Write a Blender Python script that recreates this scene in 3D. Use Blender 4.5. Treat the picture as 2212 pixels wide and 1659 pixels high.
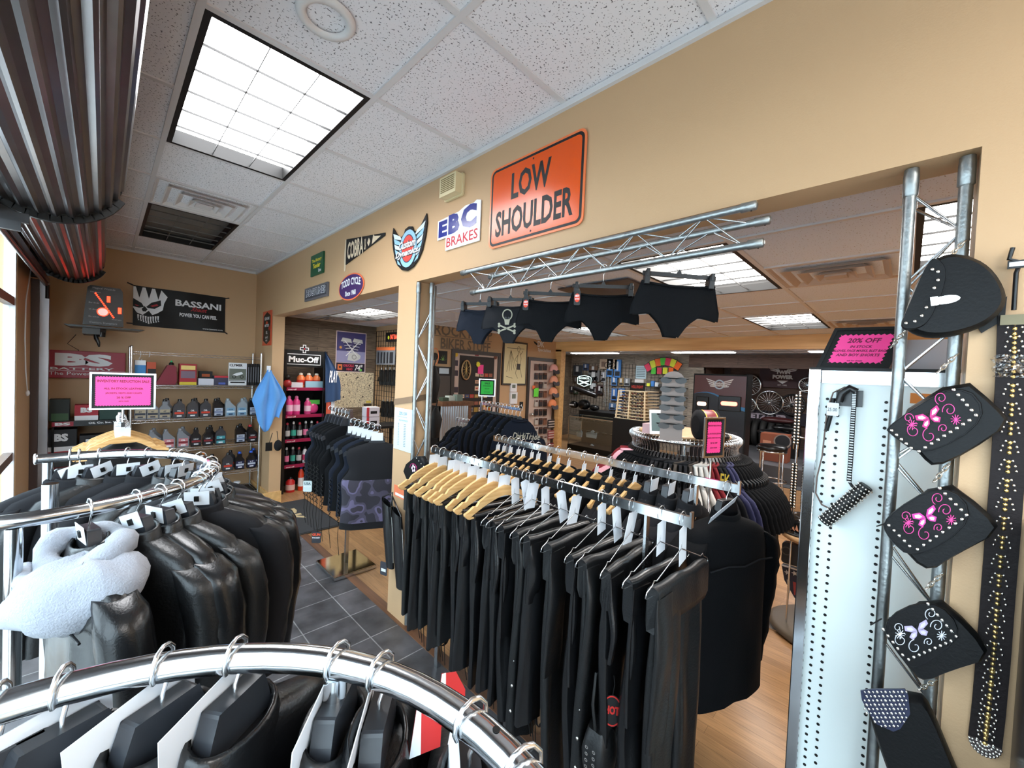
import bpy, math, random
from mathutils import Vector as V, Matrix, noise
R = random.Random(7)
pi = math.pi
C = bpy.context.scene
for o in list(bpy.data.objects): bpy.data.objects.remove(o)
COL = C.collection

# ------------------------------------------------------------------ camera
FPX = 869.57
CAM = V((0, 0, 1.687))
ya, pa, ga = 0.793834, -0.0253006, 0.0428280
fw = V((math.sin(ya)*math.cos(pa), math.cos(ya)*math.cos(pa), math.sin(pa)))
rt0 = V((math.cos(ya), -math.sin(ya), 0)); up0 = rt0.cross(fw)
rt = rt0*math.cos(ga) + up0*math.sin(ga); up = -rt0*math.sin(ga) + up0*math.cos(ga)
cd = bpy.data.cameras.new('camera'); cam = bpy.data.objects.new('camera', cd); COL.objects.link(cam)
cd.sensor_width = 36; cd.lens = 36*FPX/2212; cd.clip_start = .01
cam.matrix_world = Matrix.Translation(CAM) @ Matrix((rt, up, -fw)).transposed().to_4x4()
C.camera = cam
def at(ax, val, px, py):
    """point where the sight line of a photo pixel meets the plane axis=val"""
    d = rt*((px-1106)/FPX) - up*((py-829.5)/FPX) + fw
    return CAM + d*((val-CAM[ax])/d[ax])
# ------------------------------------------------------------------ light and exposure
w = bpy.data.worlds.new('sky'); C.world = w; w.use_nodes = True
bg = w.node_tree.nodes['Background']; bg.inputs[0].default_value = (.85, .93, 1, 1); bg.inputs[1].default_value = 5.6
C.view_settings.view_transform = 'Standard'; C.view_settings.look = 'None'
C.view_settings.exposure = 0.72; C.view_settings.gamma = 1; C.view_settings.use_curve_mapping = False
cy = C.cycles
cy.use_denoising = True; cy.max_bounces = 7; cy.diffuse_bounces = 4; cy.glossy_bounces = 3
cy.transmission_bounces = 4; cy.transparent_max_bounces = 10; cy.caustics_reflective = False; cy.caustics_refractive = False
cy.use_adaptive_sampling = True; cy.adaptive_threshold = .02; cy.sample_clamp_indirect = 6
E_FRONT, E_BACK, E_TUBE = 13, 11, 26
# ------------------------------------------------------------------ materials
def mat(name, col=(.5,.5,.5), rough=.6, metal=0, emit=0, bump=0, bscale=60, spec=.5, var=0, vscale=8, coat=0, alpha=1, ecol=None, sheen=0):
    m = bpy.data.materials.new(name); m.use_nodes = True; nt = m.node_tree; b = nt.nodes['Principled BSDF']
    b.inputs['Base Color'].default_value = (*col, 1); b.inputs['Roughness'].default_value = rough
    b.inputs['Metallic'].default_value = metal; b.inputs['Specular IOR Level'].default_value = spec
    b.inputs['Coat Weight'].default_value = coat; b.inputs['Alpha'].default_value = alpha
    b.inputs['Sheen Weight'].default_value = sheen
    if emit: b.inputs['Emission Color'].default_value = (*(ecol or col), 1); b.inputs['Emission Strength'].default_value = emit
    if bump or var:
        tc = nt.nodes.new('ShaderNodeTexCoord')
        if bump:
            n = nt.nodes.new('ShaderNodeTexNoise'); n.inputs['Scale'].default_value = bscale; n.inputs['Detail'].default_value = 3
            nt.links.new(tc.outputs['Object'], n.inputs['Vector'])
            bp = nt.nodes.new('ShaderNodeBump'); bp.inputs['Strength'].default_value = bump; bp.inputs['Distance'].default_value = .01
            nt.links.new(n.outputs[0], bp.inputs['Height']); nt.links.new(bp.outputs[0], b.inputs['Normal'])
        if var:
            n = nt.nodes.new('ShaderNodeTexNoise'); n.inputs['Scale'].default_value = vscale; n.inputs['Detail'].default_value = 4
            nt.links.new(tc.outputs['Object'], n.inputs['Vector'])
            mx = nt.nodes.new('ShaderNodeMix'); mx.data_type = 'RGBA'
            mx.inputs[6].default_value = (*[c*(1-var) for c in col], 1); mx.inputs[7].default_value = (*[min(1, c*(1+var)) for c in col], 1)
            nt.links.new(n.outputs[0], mx.inputs[0]); nt.links.new(mx.outputs[2], b.inputs['Base Color'])
    return m
def nodes(m): nt = m.node_tree; return nt, nt.nodes['Principled BSDF'], nt.nodes.new, nt.links.new
def ramp(nt, a, b, ca, cb):
    r = nt.nodes.new('ShaderNodeValToRGB'); e = r.color_ramp.elements
    e[0].position, e[1].position = a, b; e[0].color = (*ca, 1); e[1].color = (*cb, 1); return r
M = {}
_cc = {}
def K(r, g, b, rough=.55, **k):
    """plain painted or printed colour given as sRGB 0-255"""
    key = (r, g, b, rough, tuple(sorted(k.items())))
    if key not in _cc: _cc[key] = mat('paint_%d_%d_%d' % (r, g, b), tuple((c/255)**2.2 for c in (r, g, b)), rough, **k)
    return _cc[key]
def brick(name, c1, c2, mortar, w_, h_, off, msize, rough, rot=0, nvar=0, nsc=(1, 1, 1), bump=0, axes=None, loc=(0, 0, 0), mottle=(0.75, 1.2)):
    m = mat(name, c1, rough); nt, b, N, L = nodes(m)
    tc = N('ShaderNodeTexCoord'); mp = N('ShaderNodeMapping'); mp.inputs['Rotation'].default_value = rot if isinstance(rot, tuple) else (0, 0, rot)
    src = tc.outputs['Object']
    if axes:
        sp = N('ShaderNodeSeparateXYZ'); cb = N('ShaderNodeCombineXYZ'); L(src, sp.inputs[0])
        for i, a in enumerate(axes): L(sp.outputs['XYZ'.index(a)], cb.inputs[i])
        src = cb.outputs[0]
    mp.inputs['Location'].default_value = loc
    L(src, mp.inputs[0]); br = N('ShaderNodeTexBrick'); L(mp.outputs[0], br.inputs['Vector'])
    br.offset = off; br.inputs['Scale'].default_value = 1; br.inputs['Brick Width'].default_value = w_; br.inputs['Row Height'].default_value = h_
    br.inputs['Mortar Size'].default_value = msize; br.inputs['Mortar Smooth'].default_value = .1
    br.inputs['Color1'].default_value = (*c1, 1); br.inputs['Color2'].default_value = (*c2, 1); br.inputs['Mortar'].default_value = (*mortar, 1)
    mp2 = N('ShaderNodeMapping'); mp2.inputs['Scale'].default_value = nsc; L(src, mp2.inputs[0])
    n = N('ShaderNodeTexNoise'); n.inputs['Scale'].default_value = 6; n.inputs['Detail'].default_value = 6; L(mp2.outputs[0], n.inputs['Vector'])
    r = ramp(nt, .3, .7, (mottle[0],)*3, (mottle[1],)*3); L(n.outputs[0], r.inputs[0])
    mx = N('ShaderNodeMix'); mx.data_type = 'RGBA'; mx.blend_type = 'MULTIPLY'; mx.inputs[0].default_value = nvar
    L(br.outputs[0], mx.inputs[6]); L(r.outputs[0], mx.inputs[7]); L(mx.outputs[2], b.inputs['Base Color'])
    if bump:
        bp = N('ShaderNodeBump'); bp.inputs['Strength'].default_value = bump; bp.inputs['Distance'].default_value = .01; bp.invert = True
        L(br.outputs['Fac'], bp.inputs['Height']); L(bp.outputs[0], b.inputs['Normal'])
    return m
M['tan'] = mat('tan_wall_paint', (.55, .35, .19), .55, bump=.08, bscale=220)
M['slate'] = brick('slate_tile', (.10, .095, .10), (.072, .07, .074), (.27, .27, .27), .299, .299, 0, .0035, .38, nvar=.9, nsc=(1, 1, 1), bump=.2, loc=(-.0, -.229, 0), mottle=(.5, 1.7))
M['bamboo'] = brick('bamboo_floor', (.46, .255, .115), (.35, .185, .08), (.16, .08, .03), .62, .062, .37, .0008, .3, rot=pi/2, nvar=.5, nsc=(14, 1.2, 1), mottle=(.6, 1.3))
M['plank'] = brick('barn_plank', (.17, .125, .085), (.115, .082, .056), (.02, .015, .01), 1.1, .14, .43, .002, .7, nvar=.9, nsc=(1.2, 14, 1), axes='XZY', mottle=(.5, 1.5))
M['plankY'] = brick('barn_plank_side', (.30, .25, .20), (.20, .17, .135), (.03, .025, .02), 1.1, .15, .43, .002, .7, nvar=.9, nsc=(1.2, 14, 1), axes='YZX', mottle=(.5, 1.5))
M['plankR'] = brick('barn_plank_dark', (.125, .075, .055), (.085, .052, .042), (.02, .015, .01), 1.3, .16, .43, .002, .7, nvar=.9, nsc=(1.2, 14, 1), axes='YZX', mottle=(.6, 1.4))
def woodmat(name, c1, c2, sc=(3, 30, 30), rough=.45, s=2.5):
    m = mat(name, c1, rough); nt, b, N, L = nodes(m)
    tc = N('ShaderNodeTexCoord'); mp = N('ShaderNodeMapping'); mp.inputs['Scale'].default_value = sc; L(tc.outputs['Object'], mp.inputs[0])
    n = N('ShaderNodeTexNoise'); n.inputs['Scale'].default_value = s; n.inputs['Detail'].default_value = 5; L(mp.outputs[0], n.inputs['Vector'])
    r = ramp(nt, .32, .68, c1, c2); L(n.outputs[0], r.inputs[0]); L(r.outputs[0], b.inputs['Base Color']); return m
M['pine'] = woodmat('knotty_pine', (.62, .34, .12), (.78, .49, .20), (9, .6, 9), .5)
M['dwood'] = woodmat('dark_wood', (.10, .045, .022), (.20, .09, .045), (9, .6, 9), .45)
M['hangwood'] = woodmat('hanger_wood', (.66, .36, .13), (.80, .52, .24), (4, 40, 40), .35)
M['table'] = woodmat('table_wood', (.40, .23, .11), (.52, .32, .16), (3, 12, 12), .4)
def ceilmat(name, col, dark, dens):
    m = mat(name, col, .9); nt, b, N, L = nodes(m)
    tc = N('ShaderNodeTexCoord'); mp = N('ShaderNodeMapping'); mp.inputs['Scale'].default_value = (1, 1, 1); L(tc.outputs['Object'], mp.inputs[0])
    nz = N('ShaderNodeTexNoise'); nz.inputs['Scale'].default_value = 130; nz.inputs['Detail'].default_value = 1.5; L(mp.outputs[0], nz.inputs['Vector'])
    r = ramp(nt, dens, dens+.03, (1, 1, 1), (0, 0, 0)); L(nz.outputs[0], r.inputs[0])
    r.color_ramp.elements[0].position = dens; r.color_ramp.elements[1].position = dens+.03
    mx = N('ShaderNodeMix'); mx.data_type = 'RGBA'; mx.inputs[6].default_value = (*dark, 1); mx.inputs[7].default_value = (*col, 1)
    L(r.outputs[0], mx.inputs[0]); L(mx.outputs[2], b.inputs['Base Color']); return m
M['ceil'] = ceilmat('acoustic_tile', (.80, .78, .80), (.16, .15, .16), .63)
M['ceil2'] = ceilmat('acoustic_tile_aged_daylit', (.70, .75, .85), (.30, .25, .22), .66)  # bluish tile colour stands in for daylight and offsets the warm floor bounce
M['grid'] = mat('ceiling_grid_paint', (.66, .64, .64), .5)
M['chrome'] = mat('chrome', (.66, .68, .70), .14, 1)
M['steel'] = mat('galvanised_steel', (.33, .35, .35), .42, 1, bump=.12, bscale=90, var=.35, vscale=40)
M['wire'] = mat('plated_wire', (.72, .73, .74), .25, 1)
M['brush'] = mat('brushed_steel', (.60, .62, .64), .22, 1)
M['dsteel'] = mat('dark_shutter_steel', (.22, .20, .20), .28, 1, var=.4, vscale=3)
M['leather'] = mat('black_leather', (.006, .0062, .007), .27, bump=.08, bscale=200, spec=.5)
M['leather2'] = mat('soft_black_leather', (.007, .0073, .008), .38, bump=.12, bscale=120, spec=.5)
M['cloth'] = mat('black_cloth', (.0035, .0037, .0045), .9, bump=.2, bscale=300, spec=.15)
M['navy'] = mat('navy_cloth', (.010, .013, .022), .9, spec=.15)
M['navy2'] = mat('navy_jersey', (.011, .0135, .021), .9, spec=.15)
M['charc'] = mat('charcoal_cloth', (.014, .014, .016), .9, spec=.15)
M['grey'] = mat('heather_grey_fleece', (.34, .36, .41), .95, bump=.4, bscale=180, var=.12, vscale=60, sheen=.2)
M['plast'] = mat('black_plastic', (.006, .006, .007), .3)
M['hplast'] = mat('grey_plastic_hanger', (.022, .024, .029), .36)
M['white'] = mat('white_paper', (.80, .82, .86), .6)
M['wpaint'] = mat('white_panel', (.88, .95, .93), .3)
M['bagl'] = mat('bag_leather', (.0035, .0035, .004), .48, bump=.08, bscale=140, spec=.22)
M['rub'] = mat('black_rubber', (.02, .02, .02), .6)
M['pink'] = mat('hot_pink_paper', (.95, .055, .30), .5)
M['cream'] = mat('cream_plastic', (.72, .60, .36), .5)
M['blue'] = mat('blue_microfibre', (.12, .36, .78), .9, bump=.5, bscale=250, sheen=.3)
M['gold'] = mat('brass', (.80, .55, .20), .3, 1)
M['black'] = mat('matt_black', (.006, .006, .006), .5, spec=.3)
M['red'] = mat('red_paint', (.50, .03, .03), .4)
M['nickel'] = mat('bright_stud', (.9, .88, .82), .18, 1)
def glassm(name, tint=(.9, .97, 1), gl=.12):
    m = bpy.data.materials.new(name); m.use_nodes = True; nt = m.node_tree; nt.nodes.clear()
    o = nt.nodes.new('ShaderNodeOutputMaterial'); t = nt.nodes.new('ShaderNodeBsdfTransparent'); g = nt.nodes.new('ShaderNodeBsdfGlossy'); x = nt.nodes.new('ShaderNodeMixShader')
    t.inputs[0].default_value = (*tint, 1); g.inputs['Roughness'].default_value = .02; x.inputs[0].default_value = gl
    nt.links.new(t.outputs[0], x.inputs[1]); nt.links.new(g.outputs[0], x.inputs[2]); nt.links.new(x.outputs[0], o.inputs[0]); return m
M['glass'] = glassm('clear_glass'); M['film'] = glassm('clear_plastic_bag', (.93, .93, .93), .3)

# ------------------------------------------------------------------ mesh builder
def tmesh_cache(): pass
_tx = {}
def text_geo(s, bold=0, shear=0):
    k = (s, bold, shear)
    if k not in _tx:
        cu = bpy.data.curves.new('t', 'FONT'); cu.body = s; cu.size = 1; cu.resolution_u = 2; cu.offset = bold; cu.shear = shear
        cu.fill_mode = 'FRONT'
        ob = bpy.data.objects.new('t', cu); me = bpy.data.meshes.new_from_object(ob)
        vs = [(v.co.x, v.co.y) for v in me.vertices]; fs = [tuple(p.vertices) for p in me.polygons]
        bpy.data.objects.remove(ob); bpy.data.curves.remove(cu); bpy.data.meshes.remove(me)
        if not vs: vs = [(0, 0), (1, 1)]
        xs = [v[0] for v in vs]; ys = [v[1] for v in vs]
        _tx[k] = (vs, fs, min(xs), max(xs), min(ys), max(ys))
    return _tx[k]
class Fr:
    """a plane in space: origin, across, upward; normal = across x upward"""
    def __init__(s, o, u, v): s.o = V(o); s.u = V(u).normalized(); s.v = V(v).normalized(); s.n = s.u.cross(s.v).normalized()
    def p(s, a, b, d=0): return s.o + s.u*a + s.v*b + s.n*d
def FX(x, y, z): return Fr((x, y, z), (0, -1, 0), (0, 0, 1))     # faces -X
def FY(x, y, z): return Fr((x, y, z), (1, 0, 0), (0, 0, 1))      # faces -Y
class MB:
    def __init__(s): s.v = []; s.f = []; s.m = []; s.mats = []; s.sm = []
    def mi(s, m):
        if m is None: m = M['black']
        if isinstance(m, str): m = M[m]
        if m not in s.mats: s.mats.append(m)
        return s.mats.index(m)
    def add(s, vs, fs, m=None, sm=False):
        b = len(s.v); s.v += [tuple(v) for v in vs]; i = s.mi(m)
        for f in fs: s.f.append(tuple(b+k for k in f)); s.m.append(i); s.sm.append(sm)
        return s
    def box(s, x0, x1, y0, y1, z0, z1, m=None, fr=None):
        vs = [(x, y, z) for x in (x0, x1) for y in (y0, y1) for z in (z0, z1)]
        if fr: vs = [fr.p(*v) for v in vs]
        return s.add(vs, [(0, 1, 3, 2), (4, 6, 7, 5), (0, 4, 5, 1), (2, 3, 7, 6), (0, 2, 6, 4), (1, 5, 7, 3)], m)
    def prism(s, pts, d0, d1, m=None, fr=None, side=None):
        n = len(pts); fr = fr or Fr((0, 0, 0), (1, 0, 0), (0, 1, 0))
        vs = [fr.p(a, b, d0) for a, b in pts] + [fr.p(a, b, d1) for a, b in pts]
        s.add(vs, [tuple(range(n))[::-1], tuple(range(n, 2*n))], m)
        s.add(vs, [(i, (i+1) % n, n+(i+1) % n, n+i) for i in range(n)], side or m)
        return s
    def poly(s, pts, d, m=None, fr=None): return s.add([fr.p(a, b, d) for a, b in pts], [tuple(range(len(pts)))], m)
    def rect(s, a0, a1, b0, b1, d, m=None, fr=None): return s.poly([(a0, b0), (a1, b0), (a1, b1), (a0, b1)], d, m, fr)
    def tube(s, pts, r, m=None, seg=8, closed=False, caps=True, flat=None):
        pts = [V(p) for p in pts]; n = len(pts); rs = r if isinstance(r, (list, tuple)) else [r]*n
        vs = []; prev = None
        for i, p in enumerate(pts):
            if closed: t = pts[(i+1) % n] - pts[i-1]
            else: t = pts[min(i+1, n-1)] - pts[max(i-1, 0)]
            t = t.normalized() if t.length > 1e-9 else V((0, 0, 1))
            if prev is None: a = V((0, 0, 1)) if abs(t.z) < .9 else V((1, 0, 0)); x = t.cross(a).normalized()
            else: x = (prev - t*prev.dot(t)); x = x.normalized() if x.length > 1e-6 else t.orthogonal().normalized()
            prev = x; y = t.cross(x)
            for k in range(seg):
                an = 2*pi*k/seg; fy = flat or 1
                vs.append(p + x*math.cos(an)*rs[i] + y*math.sin(an)*rs[i]*fy)
        fs = [(i*seg+k, i*seg+(k+1) % seg, ((i+1) % n)*seg+(k+1) % seg, ((i+1) % n)*seg+k) for i in range(n if closed else n-1) for k in range(seg)]
        s.add(vs, fs, m, True)
        if caps and not closed: s.add(vs[:seg], [tuple(range(seg))[::-1]], m); s.add(vs[-seg:], [tuple(range(seg))], m)
        return s
    def bar(s, p0, p1, w_, h_, m=None, upv=(0, 0, 1)):
        p0, p1 = V(p0), V(p1); t = (p1-p0).normalized(); x = t.cross(V(upv)).normalized(); y = x.cross(t)
        vs = [p + x*a*w_/2 + y*b*h_/2 for p in (p0, p1) for a, b in ((-1, -1), (1, -1), (1, 1), (-1, 1))]
        return s.add(vs, [(3, 2, 1, 0), (4, 5, 6, 7), (0, 1, 5, 4), (1, 2, 6, 5), (2, 3, 7, 6), (3, 0, 4, 7)], m)
    def rings(s, rings, m=None, cap0=True, cap1=True, sm=True):
        seg = len(rings[0]); n = len(rings); vs = [p for r in rings for p in r]
        s.add(vs, [(i*seg+k, i*seg+(k+1) % seg, (i+1)*seg+(k+1) % seg, (i+1)*seg+k) for i in range(n-1) for k in range(seg)], m, sm)
        if cap0: s.add(rings[0], [tuple(range(seg))[::-1]], m)
        if cap1: s.add(rings[-1], [tuple(range(seg))], m)
        return s
    def lathe(s, c, prof, m=None, seg=20, axis=(0, 0, 1), cap=True):
        ax = V(axis).normalized(); x = ax.orthogonal().normalized(); y = ax.cross(x); c = V(c)
        return s.rings([[c + ax*h + x*r*math.cos(2*pi*k/seg) + y*r*math.sin(2*pi*k/seg) for k in range(seg)] for r, h in prof], m, cap, cap)
    def ball(s, c, r, m=None, seg=12, n=7, sc=(1, 1, 1)):
        c = V(c); rg = []
        for i in range(n+1):
            t = pi*(i/n)*.98+.01*pi
            rg.append([c + V((math.sin(t)*math.cos(2*pi*k/seg)*r*sc[0], math.sin(t)*math.sin(2*pi*k/seg)*r*sc[1], -math.cos(t)*r*sc[2])) for k in range(seg)])
        return s.rings(rg, m)
    def disc(s, a, b, r, d, m, fr, seg=20, ry=None): return s.poly([(a+r*math.cos(2*pi*k/seg), b+(ry or r)*math.sin(2*pi*k/seg)) for k in range(seg)], d, m, fr)
    def ringd(s, a, b, r0, r1, d, m, fr, seg=28, e=1):
        vs = [fr.p(a+r*math.cos(2*pi*k/seg), b+r*e*math.sin(2*pi*k/seg), d) for r in (r0, r1) for k in range(seg)]
        return s.add(vs, [(k, (k+1) % seg, seg+(k+1) % seg, seg+k) for k in range(seg)], m)
    def grid(s, fn, nu, nv, m=None, sm=True):
        vs = [fn(i/nu, j/nv) for j in range(nv+1) for i in range(nu+1)]
        return s.add(vs, [(j*(nu+1)+i, j*(nu+1)+i+1, (j+1)*(nu+1)+i+1, (j+1)*(nu+1)+i) for j in range(nv) for i in range(nu)], m, sm)
    def text(s, t, a0, b0, w_, h_, d, m, fr, bold=.0, shear=0, arc=0):
        vs, fs, x0, x1, y0, y1 = text_geo(t, bold, shear)
        sx = w_/(x1-x0) if w_ else h_/(y1-y0); sy = h_/(y1-y0) if h_ else sx
        o = []
        for x, y in vs:
            a = (x-x0)*sx; b = (y-y0)*sy
            if arc: b += arc*(1-(2*a/w_-1)**2)
            o.append(fr.p(a0+a, b0+b, d))
        return s.add(o, fs, m)
    def ctext(s, t, ac, b0, h_, d, m, fr, bold=0, wmax=None, shear=0):
        vs, fs, x0, x1, y0, y1 = text_geo(t, bold, shear); w_ = (x1-x0)*h_/(y1-y0)
        if wmax and w_ > wmax: w_ = wmax
        return s.text(t, ac-w_/2, b0, w_, h_, d, m, fr, bold, shear)
    def xf(s, mtx): s.v = [tuple(mtx @ V(v)) for v in s.v]; return s
    def build(s, name, parent=None, loc=None, bevel=0):
        me = bpy.data.meshes.new(name); off = V((0, 0, 0))
        if parent is not None: off = V(parent.get('_w', (0, 0, 0)))
        if loc is not None: off = V(loc)
        me.from_pydata([tuple(V(v)-off) for v in s.v], [], s.f); me.validate()
        for m in s.mats: me.materials.append(m)
        if len(me.polygons) == len(s.f):
            me.polygons.foreach_set('material_index', s.m); me.polygons.foreach_set('use_smooth', s.sm)
        me.update(); o = bpy.data.objects.new(name, me); COL.objects.link(o)
        if parent is not None:
            o.parent = parent; o['_w'] = tuple(off)
        elif loc is not None: o.location = loc; o['_w'] = tuple(loc)
        if bevel:
            b = o.modifiers.new('bevel', 'BEVEL'); b.width = bevel; b.segments = 2; b.limit_method = 'ANGLE'
        return o
def tag(o, label, cat, group=None, kind=None):
    o['label'] = label; o['category'] = cat
    if group: o['group'] = group
    if kind: o['kind'] = kind
    return o
def thing(name, label, cat, loc=(0, 0, 0), group=None):
    """an empty at the base of a thing; its parts are built in world coordinates and stored relative to it"""
    o = bpy.data.objects.new(name, None); COL.objects.link(o); o.location = loc; o['_w'] = tuple(loc); o.empty_display_size = .05
    return tag(o, label, cat, group)
def struct(name, mb):
    o = mb.build(name); o['kind'] = 'structure'; return o
def dup(o, loc=None, rz=None, label=None, group=None, parent=None, rot=None):
    """copy a thing with its parts and sub-parts"""
    c = o.copy(); COL.objects.link(c)
    if parent is not None: c.parent = parent
    if loc is not None: c.location = loc
    if rz is not None: c.rotation_euler = (0, 0, rz)
    if rot is not None: c.rotation_euler = rot
    if label: c['label'] = label
    if group: c['group'] = group
    for ch in list(o.children): dup(ch, parent=c)
    return c
ORD = ['nearest', 'second', 'third', 'fourth', 'fifth', 'sixth', 'seventh', 'eighth', 'ninth', 'tenth', 'eleventh', 'twelfth', 'thirteenth', 'fourteenth', 'fifteenth', 'sixteenth', 'seventeenth', 'eighteenth', 'nineteenth', 'twentieth']
def nth(i):
    if i < 20: return ORD[i] if i else 'first'
    t = {2: 'twenty', 3: 'thirty', 4: 'forty', 5: 'fifty', 6: 'sixty', 7: 'seventy'}[i // 10 if (i+1) % 10 else i // 10]
    n = i+1; t = {2: 'twenty', 3: 'thirty', 4: 'forty', 5: 'fifty', 6: 'sixty', 7: 'seventy'}[n//10]
    return t+'-'+['', 'first', 'second', 'third', 'fourth', 'fifth', 'sixth', 'seventh', 'eighth', 'ninth'][n % 10] if n % 10 else {20: 'twentieth', 30: 'thirtieth', 40: 'fortieth', 50: 'fiftieth', 60: 'sixtieth', 70: 'seventieth'}[n]
def nz(x, y, z, s=1): return noise.noise(V((x*s, y*s, z*s)))
# ================================================================== the setting
XW, XI, YB, H1, H2, HD = 1.407, 1.535, 6.18, 2.874, 2.35, 2.254
struct('floor', MB().box(-.47, 1.385, -2.6, 6.3, -.05, 0, 'slate').box(1.45, 11.6, -4.1, 7.1, -.05, 0, 'bamboo'))
struct('trim_1', MB().box(1.385, 1.45, -2.6, 6.3, -.04, .006, 'dwood'))
mb = MB()
mb.box(XW, XI, -.094, 5.40, HD, 3.0, 'tan').box(XW, XI, 2.28, 2.505, 0, HD, 'tan').box(XW, XI, 5.40, YB+.1, 0, 3.0, 'tan').box(XW, XI, -4.1, -.094, 0, 3.0, 'tan')
struct('wall_right', mb)
struct('wall_back', MB().box(-.6, XW, YB, YB+.1, 0, 3.0, 'tan'))
struct('wall_back_planks', MB().box(XI, 3.1, YB, YB+.1, 0, 2.6, 'plank'))
struct('wall_inner', MB().box(3.1, 3.2, 5.0, YB+.1, 0, 2.6, 'tan').box(3.2, 6.36, 5.0, 5.1, 0, 2.6, 'tan'))
struct('wall_far', MB().box(9.55, 9.65, 3.35, 7.1, 0, 2.6, 'plankY').box(10.9, 11, -4.1, 3.35, 0, 2.6, 'plankR').box(9.55, 11, 3.3, 3.4, 0, 2.6, 'plankR'))
struct('trim_2', MB().box(9.45, 9.56, -4, 3.62, 2.02, 2.30, 'plankR').box(9.50, 9.62, 3.30, 3.62, 0, 2.02, 'plankY'))
struct('wall_far_side', MB().box(6.36, 11.6, 7.0, 7.1, 0, 2.6, 'plank').box(6.36, 6.46, 5.0, 7.0, 0, 2.6, 'tan'))
struct('wall_south', MB().box(-.6, 11.6, -4.2, -4.1, 0, 3.0, 'tan'))
# window wall on the left: piers, sill and head with tall shop windows between them
mb = MB()
mb.box(-.60, -.45, 4.72, YB, 0, 3.0, 'tan').box(-.60, -.45, -4.1, 4.72, 2.62, 3.0, 'tan').box(-.60, -.45, -4.1, 4.72, 0, .12, 'tan').box(-.6, -.45, -4.1, -3.9, .1, 2.7, 'tan')
struct('wall_left', mb)
fm = mat('bronze_window_frame', (.16, .10, .075), .45)
fw_ = mat('white_window_frame', (.75, .75, .76), .4)
wy = [-3.9, -2.2, -.5, 1.2, 2.95, 4.72]
for i in range(5):
    a, b = wy[i], wy[i+1]; mb = MB()
    for y in (a+.02, b-.02): mb.box(-.51, -.455, y-.02, y+.02, .12, 2.62, fw_)
    for z in (.15, .92, 2.06, 2.59): mb.box(-.505, -.46, a+.04, b-.04, z-.03, z+.03, fm)
    o = struct('window_%d' % (i+1), mb)
    g = MB().box(-.485, -.479, a+.04, b-.04, .18, 2.56, 'glass').build('pane', o); g['kind'] = 'structure'
struct('ground', MB().box(-14, -.62, -12, 14, -.3, -.12, mat('concrete_forecourt', (.45, .45, .44), .8, var=.2, vscale=2)))
# ceilings: 2 ft tiles in a tee grid
def ceiling(name, x0, x1, y0, y1, z, gx, gy, m, holes, gm='grid', th=.02):
    mb = MB(); xs = sorted({x0, x1, *[gx+.6096*k for k in range(-30, 30) if x0 < gx+.6096*k < x1]}); ys = sorted({y0, y1, *[gy+.6096*k for k in range(-30, 30) if y0 < gy+.6096*k < y1]})
    for a, b in zip(xs, xs[1:]):
        for c, d in zip(ys, ys[1:]):
            cx, cy_ = (a+b)/2, (c+d)/2
            if any(h[0] < cx < h[1] and h[2] < cy_ < h[3] for h in holes): continue
            mb.box(a, b, c, d, z+.004, z+.02, m)
    o = struct(name, mb)
    g = MB()
    for x in xs:
        for c, d in zip(ys, ys[1:]):
            if not any(h[0]+.05 < x < h[1]-.05 and h[2] < (c+d)/2 < h[3] for h in holes): g.box(x-.012, x+.012, c, d, z-.004, z+.006, gm)
    for y in ys:
        for a, b in zip(xs, xs[1:]):
            if not any(h[2]+.05 < y < h[3]-.05 and h[0] < (a+b)/2 < h[1] for h in holes): g.box(a, b, y-.012, y+.012, z-.0035, z+.0055, gm)
    g = g.build('ceiling_grid', o); g['kind'] = 'structure'
    struct(name+'_deck', MB().box(x0, x1, y0, y1, z+.12, z+.16, m))
F1 = [(.214, .824, 1.733, 2.952), (.214, .824, 4.171, 5.390)]
GX1, GY1 = .214, 1.733
F1B = (.214, .824, -1.925, -.706)
ceiling('ceiling_front', -.5, XW, -4.1, YB, H1, GX1, GY1, 'ceil', F1+[F1B])
F2 = [(2.035, 3.254, .63, 1.24), (4.474, 5.693, .63, 1.24), (2.035, 3.254, -.589, .02), (2.035, 2.645, 4.2, 5.4), (4.474, 5.693, 3.05, 3.68), (4.474, 5.693, -1.81, -1.2), (4.474, 5.693, -.589, .02), (3.254, 3.864, 2.46, 3.68)]
F2 = [(2.035, 3.254, .630, 1.2396), (4.4734, 5.6926, .630, 1.2396), (2.035, 3.254, -.589, .0204), (2.035, 2.6446, 4.2876, 5.5068), (2.035, 3.254, -1.8084, -1.1988), (4.4734, 5.6926, 3.0684, 3.678), (4.4734, 5.6926, -1.8084, -1.1988)]
ceiling('ceiling_back', XI, 6.3, -4.1, YB, H2, 2.035, .0204, 'ceil2', F2)
ceiling('ceiling_far', 6.3, 11.2, -4.1, 7.0, 2.31, 6.6, .3, 'ceil2', [])
struct('trim_3', MB().box(6.28, 6.34, -4.1, 5.0, 2.165, 2.35, 'pine'))
struct('trim_4', MB().box(6.28, 6.42, 4.86, 5.0, 0, 2.20, 'pine'))
struct('trim_5', MB().box(1.30, 1.545, 5.40-.012, 5.40, 0, .14, 'pine').box(1.39, 1.406, 5.40, YB, 0, .14, 'pine'))
struct('trim_6', MB().box(XW-.018, XW, -4.1, YB, H1-.026, H1-.001, 'grid').box(-.45, XW, YB-.018, YB, H1-.026, H1-.001, 'grid'))
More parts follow.
